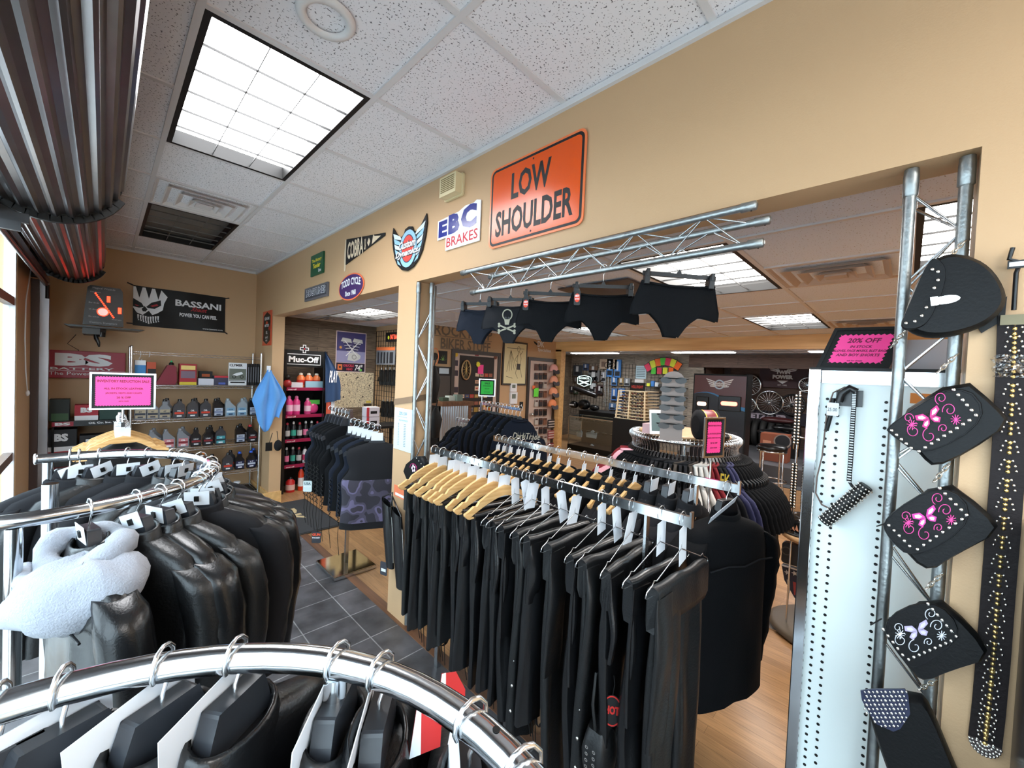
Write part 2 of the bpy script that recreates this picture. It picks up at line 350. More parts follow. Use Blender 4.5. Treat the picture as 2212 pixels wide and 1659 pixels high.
def troffer(f, z, nx, ny, lit, label, power, col=(1, .97, .92)):
    x0, x1, y0, y1 = f; i = .012
    t = thing('ceiling_light', label, 'ceiling light', ((x0+x1)/2, (y0+y1)/2, z), 'recessed louvred ceiling lights')
    x0 += i; x1 -= i; y0 += i; y1 -= i
    mb = MB(); k = .022
    mb.box(x0, x1, y0, y0+k, z-.004, z+.09, 'black').box(x0, x1, y1-k, y1, z-.004, z+.09, 'black').box(x0, x0+k, y0+k, y1-k, z-.004, z+.09, 'black').box(x1-k, x1, y0+k, y1-k, z-.004, z+.09, 'black')
    mb.build('frame', t)
    lm = M['louv'] if lit else M['louv0']
    mb = MB()
    for a in range(1, nx):
        x = x0+k+(x1-x0-2*k)*a/nx; mb.box(x-.0014, x+.0014, y0+k, y1-k, z+.003, z+.012, lm)
    for b in range(1, ny):
        y = y0+k+(y1-y0-2*k)*b/ny; mb.box(x0+k, x1-k, y-.0014, y+.0014, z+.003, z+.012, lm)
    mb.build('louvre', t)
    em = mat('lamp_glow', col, .5, emit=power) if lit else M['louv0']
    MB().box(x0+k, x1-k, y0+k, y1-k, z+.07, z+.075, em).build('diffuser', t)
    return t
M['louv'] = mat('louvre_metal_darkened', (.02, .02, .02), .6); M['louv0'] = mat('unlit_louvre', (.20, .20, .19), .3, .6)  # louvres of lit fixtures coloured near black, as shaded lines against the glow
troffer(F1[0], H1, 3, 6, True, 'lit louvred ceiling light over the front of the shop beside the steel shutter', E_FRONT, (.97, .98, 1))
troffer(F1[1], H1, 3, 6, False, 'switched-off louvred ceiling light by the tan back wall', 0)
troffer(F1B, H1, 3, 6, True, 'lit louvred ceiling light behind the viewer', E_FRONT)
L2 = ['lit louvred ceiling light in the back room just past the boy shorts', 'small far lit louvred ceiling light in front of the pine beam', 'lit louvred ceiling light seen through the steel ladder truss', 'lit louvred ceiling light above the barn plank wall and engine poster',
      'added lit louvred ceiling light in the unseen right part of the back room', 'added lit louvred ceiling light, unseen behind the boy shorts', 'added lit louvred ceiling light deep in the unseen right part']  # the last three are added, unseen fixtures lighting the back room
for f, l in zip(F2, L2):
    a = f[1]-f[0] > f[3]-f[2]
    troffer(f, H2, 6 if a else 3, 3 if a else 6, True, l, E_BACK, (1, .97, .93))
def vent(x0, x1, y0, y1, z, label, m):
    t = thing('ceiling_vent', label, 'air vent', ((x0+x1)/2, (y0+y1)/2, z), 'square stepped ceiling air vents')
    mb = MB(); cx, cy_ = (x0+x1)/2, (y0+y1)/2; hx, hy = (x1-x0)/2-.014, (y1-y0)/2-.014
    def fr_(s0, s1, za, zb):
        a = [(cx+sx*hx*s0, cy_+sy*hy*s0, z+za) for sx, sy in ((-1, -1), (1, -1), (1, 1), (-1, 1))]; b = [(cx+sx*hx*s1, cy_+sy*hy*s1, z+zb) for sx, sy in ((-1, -1), (1, -1), (1, 1), (-1, 1))]
        mb.add(a+b, [(i, (i+1) % 4, 4+(i+1) % 4, 4+i) for i in range(4)], m)
    fr_(1, .97, -.004, -.004); fr_(.97, .80, -.004, .03)
    mb.build('frame', t)
    mb = MB()
    for s0, za in ((.80, -.018), (.56, -.022), (.32, -.026)):
        fr_(s0, s0-.03, za, za); fr_(s0-.03, s0-.17, za, za+.035)
    mb.build('louvre', t)
    MB().box(cx-hx*.17, cx+hx*.17, cy_-hy*.17, cy_+hy*.17, z-.03, z-.02, m).build('centre_plate', t)
    MB().box(cx-hx*.8, cx+hx*.8, cy_-hy*.8, cy_+hy*.8, z+.028, z+.03, 'black').build('duct', t)
vm = mat('vent_paint', (.66, .62, .60), .45); vm2 = mat('aged_vent_paint', (.50, .40, .33), .5)
vent(.214, .824, 3.5618, 4.171, H1, 'dusty stepped ceiling vent between the lit and the unlit light', vm)
vent(2.6446, 3.254, .0204, .630, H2, 'brown-stained ceiling vent beside the steel ladder truss', vm2)
vent(5.083, 5.6926, .0204, .630, H2, 'far stained ceiling vent above the pink 20% off sign', vm2)
vent(2.035, 2.6446, 5.5068, 6.1164, H2, 'dusty ceiling vent in front of the barn plank wall', vm2)
t = thing('ceiling_speaker', 'round white ceiling speaker ring set in a speckled tile', 'speaker', (.52, 1.36, H1), None)
p = at(2, H1, 705, 38)
fr = Fr((p.x, p.y, H1), (0, 1, 0), (1, 0, 0))
mb = MB(); mb.lathe((p.x, p.y, H1), [(.062, -.001), (.066, -.012), (.088, -.012), (.094, -.001)], mat('speaker_ring', (.72, .70, .69), .4), 32, cap=False); mb.build('ring', t)
# sections of the two tube lamps beyond the beam
for a, b, l in ((4.72, 5.95, 'left long white tube lamp under the far ceiling'), (2.30, 3.45, 'right long white tube lamp under the far ceiling')):
    t = thing('tube_lamp', l, 'ceiling light', (8.15, (a+b)/2, 2.30), 'long tube lamps in the far room')
    MB().box(8.02, 8.28, a, b, 2.262, 2.306, M['white']).build('housing', t)
    MB().box(8.04, 8.26, a+.02, b-.02, 2.250, 2.262, mat('tube_glow', (.95, .98, 1), emit=E_TUBE)).build('diffuser', t)
for y in (1.2, -1.2):
    t = thing('tube_lamp', 'long white tube lamp in the far room out of sight to the right' if y < 0 else 'long white tube lamp hidden behind the display cabinet', 'ceiling light', (8.15, y-.6, 2.30), 'long tube lamps in the far room')
    MB().box(8.02, 8.28, y-1.2, y, 2.262, 2.306, M['white']).build('housing', t)
    MB().box(8.04, 8.26, y-1.18, y-.02, 2.250, 2.262, mat('tube_glow', (.95, .98, 1), emit=E_TUBE)).build('diffuser', t)
# ================================================================== signs on the tan wall over the openings
XS = XW-.001
def rrect(x0, x1, y0, y1, r, n=5):
    o = []
    for cx, cy_, a0 in ((x1-r, y1-r, 0), (x0+r, y1-r, 90), (x0+r, y0+r, 180), (x1-r, y0+r, 270)):
        for k in range(n+1):
            a = math.radians(a0+90*k/n); o.append((cx+r*math.cos(a), cy_+r*math.sin(a)))
    return o
orange = K(226, 84, 12, .22); blk = K(16, 16, 18, .5); white = K(235, 236, 238, .4)
f = FX(XS, 1.590, 2.325)     # low shoulder road sign 24 x 16 in
mb = MB(); mb.prism(rrect(0, .59, 0, .405, .035), .004, .008, K(235, 120, 70, .25), f)
mb.prism(rrect(.010, .580, .010, .395, .030), .0085, .0086, blk, f); mb.prism(rrect(.022, .568, .022, .383, .022), .009, .0092, orange, f)
mb.text('LOW', .155, .215, .25, .13, .0098, blk, f, .028); mb.text('SHOULDER', .05, .05, .485, .13, .0098, blk, f, .028)
for a, b in ((.295, .37), (.295, .035)): mb.disc(a, b, .005, .0102, K(70, 30, 20), f, 10)
tag(mb.build('road_sign', loc=f.p(.3, 0)), 'orange road sign reading LOW SHOULDER above the wide opening', 'sign')
f = FX(XS, 2.055, 2.39)      # EBC brakes
mb = MB(); out = [(0, .072), (.03, .072), (.055, .066), (.075, .07), (.075, -.005), (.36, .0), (.385, .02), (.385, .235), (.37, .25), (.24, .255), (.17, .225), (.11, .215), (.06, .2), (.01, .185), (0, .175)]
out = [(0, .075), (.085, .078), (.085, 0), (.39, 0), (.39, .215), (.355, .225), (.33, .215), (.26, .218), (.20, .20), (0, .19)]
mb.prism(out, .003, .008, white, f)
nav = K(30, 44, 130, .2); 
mb.text('E', .012, .087, .085, .095, .009, nav, f, .06); mb.text('B', .108, .087, .105, .112, .009, nav, f, .06); mb.text('C', .225, .087, .135, .128, .009, nav, f, .06)
mb.text('BRAKES', .095, .016, .28, .055, .009, K(190, 40, 50), f, .01)
tag(mb.build('shop_sign', loc=f.p(.2, 0)), 'white cut-out sign with three big blue letters over thin red letters', 'sign', 'trade signs on the tan wall')
# winged oval sign
f = FX(XS, 2.385, 2.50); mb = MB()
def wing(s, sc=1):
    return [(s*a*sc, b*sc) for a, b in ((.06, .085), (.10, .07), (.15, .105), (.205, .16), (.215, .10), (.20, .02), (.17, -.06), (.13, -.11), (.07, -.15), (0, -.165))]
shape = [p for p in wing(1)] + [(a, b) for a, b in wing(-1)[::-1][1:]] + [(-.045, .115), (0, .125), (.045, .115)]
mb.prism(shape, .003, .010, blk, f)
sky_ = K(150, 195, 225, .3); ltb = K(215, 232, 242, .3)
for s in (1, -1):
    for q in range(6):
        b0 = -.115+q*.034; a1 = .075+.02*q+(.012 if q > 2 else 0); a0 = .088-.004*abs(q-2)
        pts = [(s*a0, b0-.006), (s*(a0+.045+.012*q), b0+.012+.002*q), (s*(a0+.055+.0135*q), b0+.042+.004*q), (s*(a0+.03), b0+.026)]
        mb.poly(pts if s > 0 else pts[::-1], .0108, ltb if q % 2 else sky_, f)
mb.disc(0, -.02, .112, .0112, blk, f, 36, .128); mb.disc(0, -.02, .106, .0116, sky_, f, 36, .122); mb.disc(0, -.02, .078, .012, K(40, 60, 90), f, 36, .092); mb.disc(0, -.02, .072, .0124, K(215, 80, 72, .3), f, 36, .086)
for t_, a, b, w_ in (('Custom', -.115, -.015, .21), ('Dynamics.', -.155, -.075, .29)):
    mb.text(t_, a+.004, b-.006, w_, .06, .0128, blk, f, .085, .35); mb.text(t_, a, b, w_, .052, .0132, white, f, .035, .35)
tag(mb.build('shop_sign', loc=f.p(0, -.15)), 'winged oval sign with a red centre and white script lettering', 'sign', 'trade signs on the tan wall')
# pennant
f = FX(XS, 3.37, 2.53); mb = MB()
mb.prism([(0, 0), (.66, .105), (.66, .125), (.0, .21)], .003, .006, blk, f)
cr = K(225, 205, 175)
mb.text('COBRA', .03, .035, .29, .14, .007, cr, f, .03); mb.text('USA', .335, .06, .03, .085, .007, cr, f, .02)
mb.poly([(.385, .105), (.41, .075), (.435, .11), (.41, .14)], .007, cr, f); mb.poly([(.46, .08), (.60, .116), (.50, .135), (.48, .15)], .007, cr, f)
mb.prism([(-.03, -.05), (-.01, -.05), (0, .0), (0, .21), (-.02, .21), (-.035, .1)], .002, .005, cr, f)
tag(mb.build('pennant', loc=f.p(.3, 0)), 'black triangular pennant with cream letters on the tan wall', 'pennant')
# green square sign
f = FX(XS, 4.15, 2.535); mb = MB(); mb.box(0, .31, 0, .195, .002, .016, K(20, 84, 56, .4), f)
yl = K(226, 205, 60); mb.text('The Battery', .03, .115, .25, .04, .017, yl, f, .03, .2); mb.text('Tender', .06, .065, .19, .045, .017, yl, f, .04, .2); mb.text('Deltran', .2, .02, .07, .03, .017, white, f, .02)
tag(mb.build('shop_sign', loc=f.p(.15, 0)), 'small square green sign with yellow lettering on the tan wall', 'sign', 'trade signs on the tan wall')
f = FX(XS, 4.29, 2.31); mb = MB(); mb.box(0, .575, 0, .125, .002, .018, K(92, 92, 98, .35), f); mb.box(.02, .555, .018, .107, .018, .0185, K(66, 66, 72), f)
mb.text('HOGTUNES', .045, .035, .49, .07, .0195, white, f, .07); mb.text('HOGTUNES', .05, .04, .48, .06, .02, K(25, 30, 60), f, .02)
tag(mb.build('shop_sign', loc=f.p(.28, 0)), 'grey rectangular sign with outlined capitals under the green square sign', 'sign', 'trade signs on the tan wall')
f = FX(XS, 3.255, 2.335); mb = MB()
def oval(r, rx, d0, d1, m): mb.prism([(rx*math.cos(2*pi*k/32), r*math.sin(2*pi*k/32)) for k in range(32)], d0, d1, m, f)
oval(.108, .235, .003, .007, K(228, 110, 70)); oval(.098, .222, .0075, .008, K(66, 40, 92))
mb.text('TODD CYCLE', -.18, -.005, .36, .06, .009, white, f, .03, arc=.018); mb.text('Since 1968', -.1, -.07, .2, .042, .009, white, f, .03)
tag(mb.build('shop_sign', loc=f.p(0, -.1)), 'purple oval sign with an orange rim under the black pennant', 'sign', 'trade signs on the tan wall')
f = FX(XS, 5.80, 1.905); mb = MB(); mb.box(0, .37, 0, .42, .002, .008, K(205, 78, 48, .4), f)
mb.prism([(.04, .06), (.185, .012), (.33, .06), (.33, .36), (.185, .408), (.04, .36)], .0085, .009, blk, f)
for b, c_ in ((.31, 'GENUINE'), (.225, 'MOTOR'), (.14, 'OIL')): mb.ctext(c_, .185, b, .035, .0095, white, f, .02, .26)
mb.poly([(.185, .255), (.24, .27), (.185, .3), (.13, .27)], .0094, K(205, 78, 48), f); mb.poly([(.29, .17), (.31, .2), (.29, .24), (.27, .2)], .0094, K(225, 60, 40), f)
mb.ctext('SERVICE', .185, .085, .022, .0095, white, f, .02); mb.ctext('PARTS', .185, .05, .02, .0095, white, f, .02)
tag(mb.build('shop_sign', loc=f.p(.18, 0)), 'narrow orange and black motor oil sign beside the small opening', 'sign')
# wall horn
f = FX(XS, 1.995, 2.675); t = thing('wall_siren', 'small cream vented box high on the wall beside the orange road sign', 'alarm sounder', f.p(.09, 0))
mb = MB(); mb.prism(rrect(0, .175, 0, .125, .012, 2), 0, .012, 'cream', f); mb.build('back_plate', t)
mb = MB(); mb.box(.012, .163, .008, .118, .012, .055, 'cream', f)
for k in range(8): mb.box(.025, .15, .028+k*.0105, .033+k*.0105, .055, .0565, K(120, 100, 60), f)
mb.build('cover', t, bevel=.003)
# price list paper on the pillar with a strip of brown tape
f = FX(XS, 2.493, 1.145); mb = MB(); mb.box(0, .225, 0, .28, .001, .0025, K(205, 232, 238, .3), f)
ink = K(90, 105, 125); mb.text('20% OFF', .06, .235, .10, .022, .003, ink, f, .01); mb.text('ALL IN-STOCK', .06, .195, .11, .011, .003, ink, f, .01)
for k in range(14):
    mb.rect(.055, .063, .03+k*.011, .036+k*.011, .003, ink, f); mb.rect(.125, .150, .03+k*.011, .034+k*.011, .003, ink, f)
mb.rect(.04, .16, .222, .224, .003, ink, f)
tag(mb.build('paper_notice', loc=f.p(.1, 0)), 'pale blue 20% off price list taped to the tan pillar', 'notice')
mb = MB(); f = FX(XS, 2.506, 1.44); mb.prism([(0, 0), (.232, .035), (.232, .075), (0, .04)], .001, .004, K(128, 102, 78), f); mb.prism([(0, 0), (.12, .02), (.12, .055), (0, .04)], .001, .004, K(110, 88, 66), Fr(f.p(.232, .035), (1, 0, 0), (0, 0, 1)))
tag(mb.build('tape_strip', loc=f.p(.1, 0)), 'brown strap band wrapped round the pillar above the price list', 'strap')
# ================================================================== back wall items
def sig(f, w_, h_, lines, m, d, mi):
    pass
YS = YB-.001
bl = at(1, YS, 291, 703); tl = at(1, YS, 288, 616); tr = at(1, YS, 487, 641); br = at(1, YS, 487, 712)
f = FY(tl.x, YS, bl.z); Wb = tr.x-tl.x; Hb = tl.z-bl.z+.0
t = thing('banner', 'black cloth banner with a white skull on the tan back wall', 'banner', f.p(Wb/2, 0))
mb = MB(); mb.grid(lambda u, v: f.p(u*Wb, v*Hb + .03*u*0, .012+.008*math.sin(u*9+v*3)), 24, 8, M['black'], True)
D = .026
mb.text('BASSANI', .36, .27, .44, .075, D, white, f, .03); mb.text('POWER YOU CAN FEEL', .40, .15, .36, .045, D, white, f, .03); mb.text('www.bassani.com', .62, .02, .2, .02, D, white, f)
mb.text('Xhaust', .50, .225, .16, .05, D+.001, K(170, 30, 40), f, .02, .4)
# skull
sk = [(.0, Hb*.97), (.23, Hb*.97), (.29, Hb*.80), (.26, Hb*.62), (.25, Hb*.45), (.20, Hb*.35), (.16, Hb*.3), (.13, Hb*.4), (.08, Hb*.28), (.03, Hb*.33), (0, Hb*.45)]
mb.poly(sk, D-.002, white, f)
for p_ in ([(.0, .30), (.07, .255), (.09, .215), (.05, .20), (0, .21)], [(.11, .22), (.15, .27), (.23, .31), (.235, .25), (.18, .205), (.12, .205)], [(.07, .19), (.095, .225), (.12, .19), (.105, .165), (.08, .165)]): mb.poly(p_, D, M['black'], f)
for a in (.02, .10, .18): mb.poly([(a, Hb*.97), (a+.03, Hb*.7), (a+.055, Hb*.97)], D, M['black'], f)
for p_ in ([(.01, .235), (.05, .225), (.03, .215)], [(.14, .235), (.20, .262), (.21, .245), (.16, .225)]): mb.poly(p_, D+.001, K(180, 30, 40), f)
for k in range(9): mb.poly([(.035+k*.021, .11+.004*abs(k-4)), (.05+k*.021, .11+.004*abs(k-4)), (.046+k*.021, .045+.008*abs(k-4)), (.039+k*.021, .045+.008*abs(k-4))], D, white, f); mb.poly([(.04+k*.021, .03+.008*abs(k-4)), (.054+k*.021, .03+.008*abs(k-4)), (.047+k*.021, .075)], D, white, f)
mb.build('sheet', t)
for a, b, da, db in ((0, Hb, -.05, .02), (0, .02, -.05, .0), (Wb, Hb-.01, .04, .01), (Wb, .01, .03, -.02)):
    MB().bar(f.p(a, b, .005), f.p(a+da, b+db, .005), .012, .012, 'black').build('corner_tie', t)
# red battery sign
a0 = at(1, YS, 100, 760).x; b0 = at(1, YS, 271, 818).z; b1 = at(1, YS, 271, 764).z+.005; a1 = at(1, YS, 271, 764).x
f = FY(a0, YS, b0); wd = a1-a0; ht = b1-b0; red = K(158, 28, 52, .4)
t = thing('shop_sign', 'red light box sign with large white letters low on the back wall', 'sign', f.p(wd/2, 0))
mb = MB(); mb.box(0, wd, 0, ht, 0, .05, red, f); mb.build('box', t, bevel=.004)
mb = MB(); mb.text('BS', .06, .125, wd-.16, .13, .053, white, f, .06); mb.text('BATTERY', .03, .085, wd-.12, .024, .053, white, f, .02); mb.text('The Power you', .02, .02, .40, .045, .053, white, f)
mb.rect(0, wd, .073, .076, .0525, white, f); mb.build('lettering', t)
# light-up display board on its bracket shelf
YL = 5.70
f = FY(at(1, YL, 178, 700).x, YL, at(1, YL, 178, 700).z); wd = at(1, YL, 267, 700).x-f.o.x; ht = at(1, YL, 215, 618).z-f.o.z
t = thing('display_board', 'black light-up demo board with glowing red LED strips and dials', 'display', f.p(wd/2, 0))
mb = MB(); mb.prism([(0, 0), (wd, 0), (wd-.01, ht-.03), (wd-.03, ht), (.05, ht), (.03, ht-.02)], -.05, .0, M['plast'], f)
mb.ctext('Magical Wizards', wd/2, ht-.035, .022, .001, K(170, 170, 175), f, .0, wd*.7); mb.ctext('Custom Dynamics', wd/2, .012, .024, .001, K(190, 190, 195), f, .0, wd*.8)
for a, b, s_ in ((.05, ht-.07, 'Flex Strips'), (.04, ht*.55, 'Bar Ends'), (.04, ht*.38, 'V-Rod'), (.04, ht*.2, 'Brake'), (.2, ht*.16, 'Wheel Lights')): mb.text(s_, a, b, .07, .012, .001, K(190, 190, 190), f)
mb.build('board', t)
glow = mat('red_led', (1, .05, .02), emit=4, ecol=(1, .03, .01)); gw = mat('white_led', (1, .6, .5), emit=.35, ecol=(1, .75, .7))
mb = MB(); n_ = 15
for k in range(n_): mb.ball(f.p(.085+(wd-.15)*k/n_, ht-.075-(ht-.15)*k/n_, .004), .0075, glow, 8, 5)
mb.build('led_strip', t)
for a, b in ((wd-.11, ht-.12), (wd-.03, ht*.42)): MB().box(a-.012, a+.012, b-.03, b+.03, .0, .012, glow, f).build('led_bar', t)
mb = MB(); mb.disc(wd*.48, ht*.35, .035, .004, gw, f); mb.ringd(wd*.48, ht*.35, .036, .042, .005, glow, f); mb.build('dial', t)
t2 = thing('bracket_shelf', 'thin dark bracket shelf holding the light-up board', 'shelf', f.p(wd/2, -.02))
mb = MB(); mb.prism([(-.09, -.03), (wd+.12, -.03), (wd+.16, -.012), (-.12, -.012)], -.30, .06, M['plast'], f); mb.build('shelf_board', t2)
mb = MB(); mb.lathe(f.p(wd*.45, -.08, -.05), [(.03, -.03), (.032, .02), (.03, .05)], 'plast', 14); mb.bar(f.p(wd*.1, -.05, -.4), f.p(wd*.5, -.05, 0), .04, .03, 'plast'); mb.box(0, .12, -.09, -.03, -.45, 0, 'plast', f); mb.build('bracket', t2)
mb = MB(); mb.tube([f.p(.09, -.09, -.05), f.p(.095, -.13, -.04), f.p(.11, -.17, -.03), f.p(.115, -.21, -.03)], [.016, .018, .014, .006], 'plast', 8); mb.build('lever', t2)
# cables down to the battery sign
mb = MB(); mb.tube([(-.2, 6.15, 1.9), (-.26, 6.15, 1.8), (-.18, 6.16, 1.74), (-.2, 6.16, 1.68)], .003, 'black', 6); tag(mb.build('cable', loc=(-.2, 6.15, 1.7)), 'thin black cable trailing down the wall above the battery sign', 'cable')
# ================================================================== roller shutters along the window
rlm = mat('bracket_dark', (.03, .03, .033), .35)
def shutter(cx, cz, r, y0, y1, label):
    t = thing('roller_shutter', label, 'roller shutter', (cx, (y0+y1)/2, cz), 'rolled-up steel shutters over the windows')
    n_ = 30; pf = []
    for k in range(n_):
        a = 2*pi*k/n_; pf += [(r*math.cos(a), r*math.sin(a)), ((r-.012)*math.cos(a+.05), (r-.012)*math.sin(a+.05)), ((r-.016)*math.cos(a+.13), (r-.016)*math.sin(a+.13)), ((r-.002)*math.cos(a+.17), (r-.002)*math.sin(a+.17))]
    mb = MB(); mb.rings([[(cx+x, y, cz+z) for x, z in pf] for y in (y0, (y0+y1)/2, y1)], 'dsteel', sm=False); mb.build('curtain_roll', t)
    mb = MB(); mb.lathe((cx, y1, cz), [(r*.98, 0), (r*.98, .03), (r*.4, .04)], 'black', 24, (0, 1, 0)); mb.build('end_plate', t); MB().lathe((cx, y0, cz), [(r*.4, -.04), (r*.98, -.03), (r*.98, 0)], 'black', 24, (0, 1, 0)).build('end_plate', t)
    mb = MB()
    for k in range(16):
        a = -2.6+k*.14; mb.box(-.02, .02, -.012, .014, -.02, .03, 'black', Fr((cx+(r+.002)*math.cos(a), y1+.015, cz+(r+.002)*math.sin(a)), (math.sin(-a), 0, math.cos(a)), (0, 1, 0)))
    mb.build('locking_clips', t); return t
shutter(-.185, 2.575, .255, -1.2, 2.84, 'near rolled-up ribbed steel shutter under the ceiling')
shutter(-.20, 2.56, .205, 2.90, 5.35, 'far rolled-up ribbed steel shutter reflecting red light')
t = thing('shutter_bracket', 'stack of dark metal brackets where the two shutters meet', 'bracket', (-.4, 2.87, 2.3))
mb = MB()
for k in range(5): mb.box(-.44, -.26+.02*k, 2.80+.03*k, 2.824+.03*k, 2.22+.045*k, 2.26+.045*k, rlm)
mb.box(-.449, -.41, 2.78, 2.95, 2.18, 2.5, 'black'); mb.build('plates', t)
t = thing('shutter_bracket', 'small stack of metal brackets at the far end of the shutter', 'bracket', (-.34, 5.45, 2.33))
mb = MB()
for k in range(4): mb.box(-.42, -.2+.02*k, 5.40+.02*k, 5.412+.02*k, 2.37+.04*k, 2.40+.04*k, rlm)
mb.box(-.449, -.40, 5.38, 5.5, 2.35, 2.6, 'black'); mb.build('plates', t)
rl = mat('rail_dark_paint', (.06, .035, .03), .35)
mb = MB().box(-.39, -.345, -1.2, 5.52, 2.315, 2.36, rl).tube([(-.365, -1.2, 2.30), (-.365, 5.5, 2.30)], .014, 'dsteel'); tag(mb.build('shutter_rail', loc=(-.37, 2, 2.33)), 'long dark rail running under the shutters along the windows', 'rail')
t = thing('shutter_guide', 'tall dark steel shutter guide post in the back left corner', 'guide post', (-.37, 5.55, 0))
MB().box(-.40, -.345, 5.50, 5.58, 0, 2.33, 'dsteel').build('channel', t); MB().box(-.449, -.401, 5.48, 5.60, 0, 2.34, rl).build('backing', t); MB().tube([(-.355, 5.49, 2.30), (-.355, 5.49, 2.18)], .013, 'black').build('stop', t)
mb = MB(); c0 = at(0, -.44, 52, 560); mb.tube([(-.43, 5.3, 2.45), (-.43, 4.95, 2.1), (-.43, 4.92, 1.8), (-.43, 4.98, 1.55), (-.43, 5.1, 1.38)], .004, 'white', 6).ball((-.43, 5.12, 1.36), .018, 'white', 8, 5, (.7, .7, 1.4)); tag(mb.build('cord', loc=(-.43, 5.1, 1.38)), 'white cord hanging down the tan pier by the window', 'cord')
# ================================================================== garment and hanger builders (local: x along the shoulders, y along the rail, z = 0 on the rail)
M['camo'] = mat('purple_camouflage', (.10, .09, .14), .8); 
nt, b, N, L = nodes(M['camo']); tc = N('ShaderNodeTexCoord'); n_ = N('ShaderNodeTexNoise'); n_.inputs['Scale'].default_value = 9; n_.inputs['Detail'].default_value = 1; L(tc.outputs['Object'], n_.inputs['Vector'])
r_ = N('ShaderNodeValToRGB'); r_.color_ramp.interpolation = 'CONSTANT'; e = r_.color_ramp.elements; e[0].color = (.022, .02, .03, 1); e[1].position = .47; e[1].color = (.06, .052, .085, 1)
q = e.new(.56); q.color = (.12, .105, .19, 1); q = e.new(.63); q.color = (.035, .03, .045, 1); L(n_.outputs[0], r_.inputs[0]); L(r_.outputs[0], b.inputs['Base Color'])
def hook(mb, m='wire', r=.0022, Rr=.024, stem=.085, flip=1):
    pts = [(0, 0, -stem), (0, 0, -Rr-.018), (.5*Rr, 0, -.92*Rr), (.98*Rr, 0, -.25*Rr), (.92*Rr, 0, .45*Rr), (.5*Rr, 0, .9*Rr), (0, 0, 1.05*Rr), (-.55*Rr, 0, .9*Rr), (-.95*Rr, 0, .4*Rr), (-1.0*Rr, 0, -.2*Rr), (-.85*Rr, 0, -.55*Rr)]
    return mb.tube([(x*flip, y, z) for x, y, z in pts], r, m, 6)
def arm_z(x, w_=.215, drop=.095, pw=1.45): return -.085 - drop*(min(1, abs(x)/w_))**pw
def local(name, label, cat, group=None):
    return thing(name, label, cat, (0, 0, 0), group)
FXZ = Fr((0, 0, 0), (1, 0, 0), (0, 0, 1))
def tag_card(t, m='white', w_=.075, h_=.10, tilt=.0, x=0.0, clip=None, yo=-.003):
    m = M['white'] if m == 'white' else m
    a = .35; mb = MB(); fr = Fr((x, yo, -.055), (math.cos(tilt), 0, math.sin(tilt)), (-math.sin(tilt)*.9, -.12, math.cos(tilt)))
    mb.box(-w_/2, w_/2, -h_*.75, h_*.25, 0, .0012, m, fr); mb.build('paper_tag', t)
    if clip: MB().box(-.007, .007, -.022, -.004, -.004, .006, clip, fr).build('size_clip', t)
def wood_hanger(label, group, card=True, bar=True, tilt=0, pw=1.45, cs=(.07, .11)):
    t = local('wooden_hanger', label, 'clothes hanger', group)
    hook(MB(), 'wire').build('hook', t)
    xs = [-.222+.444*k/28 for k in range(29)]
    top = [(x, arm_z(x, pw=pw)-(.012 if abs(abs(x)-.165) < .009 else 0)+.008*(1-abs(x)/.222)) for x in xs]
    bot = [(x, arm_z(x, pw=pw)-.030-.012*(1-abs(x)/.222)+(.02 if abs(x) > .21 else 0)) for x in xs]
    MB().prism(top[::-1] + bot, -.0075, .0075, 'hangwood', FXZ).build('body', t, bevel=.003)
    if bar: MB().tube([(-.195, 0, -.205), (.195, 0, -.205)], .0055, 'hangwood', 8).build('trouser_bar', t)
    if card: tag_card(t, w_=cs[0], h_=cs[1], tilt=tilt)
    return t
def wire_hanger(label, group, card=(.06, .13), tilt=.15):
    t = local('wire_hanger', label, 'clothes hanger', group)
    mb = hook(MB(), 'wire', .0018, stem=.10); mb.tube([(0, 0, -.10), (-.15, 0, -.165), (-.165, 0, -.160), (-.175, 0, -.172), (-.205, 0, -.185), (-.212, 0, -.20), (-.200, 0, -.207), (0, 0, -.207), (.200, 0, -.207), (.212, 0, -.20), (.205, 0, -.185), (.175, 0, -.172), (.165, 0, -.160), (.15, 0, -.165), (0, 0, -.10)], .0019, 'wire', 6)
    mb.build('wire_frame', t)
    if card: tag_card(t, 'white', card[0], card[1], tilt)
    return t
def broad_hanger(label, group, m='hplast', card=True, clip=None, tilt=0, grip=.0022, cs=(.085, .065), yo=-.018, xo=0):
    """moulded jacket hanger with a tall padded neck"""
    t = local('jacket_hanger', label, 'clothes hanger', group)
    hook(MB(), 'wire', grip, stem=.06).build('hook', t)
    xs = [-.20+.40*k/40 for k in range(41)]
    def nz_(x):
        x = abs(x)
        return -.052 if x < .042 else (-.052-.068*(x-.042)/.018 if x < .06 else -.12-.085*(x-.06)/.14)
    top = [(x, nz_(x)) for x in xs]; bot = [(x, min(z, -.12)-.045*(1-.35*abs(x)/.2)) for x, z in top]
    MB().prism(top[::-1]+bot, -.014, .014, m, FXZ).build('body', t, bevel=.005)
    if card: tag_card(t, 'white', cs[0], cs[1], tilt, xo, clip, yo)
    return t
def tube_hanger(label, group, m='plast', q=.03):
    t = local('plastic_hanger', label, 'clothes hanger', group)
    hook(MB(), 'wire', .002).build('hook', t)
    MB().prism([(-.038, -.115), (.038, -.115), (.012, -.075), (-.012, -.075)], -.007, .007, m, FXZ).tube([(0, 0, -.08), (-.09, 0, -.135-q*.7), (-.165, 0, -.165-q), (-.17, 0, -.18-q), (0, 0, -.19-q), (.17, 0, -.18-q), (.165, 0, -.165-q), (.09, 0, -.135-q*.7), (0, 0, -.08)], .005, m, 8).build('body', t)
    return t
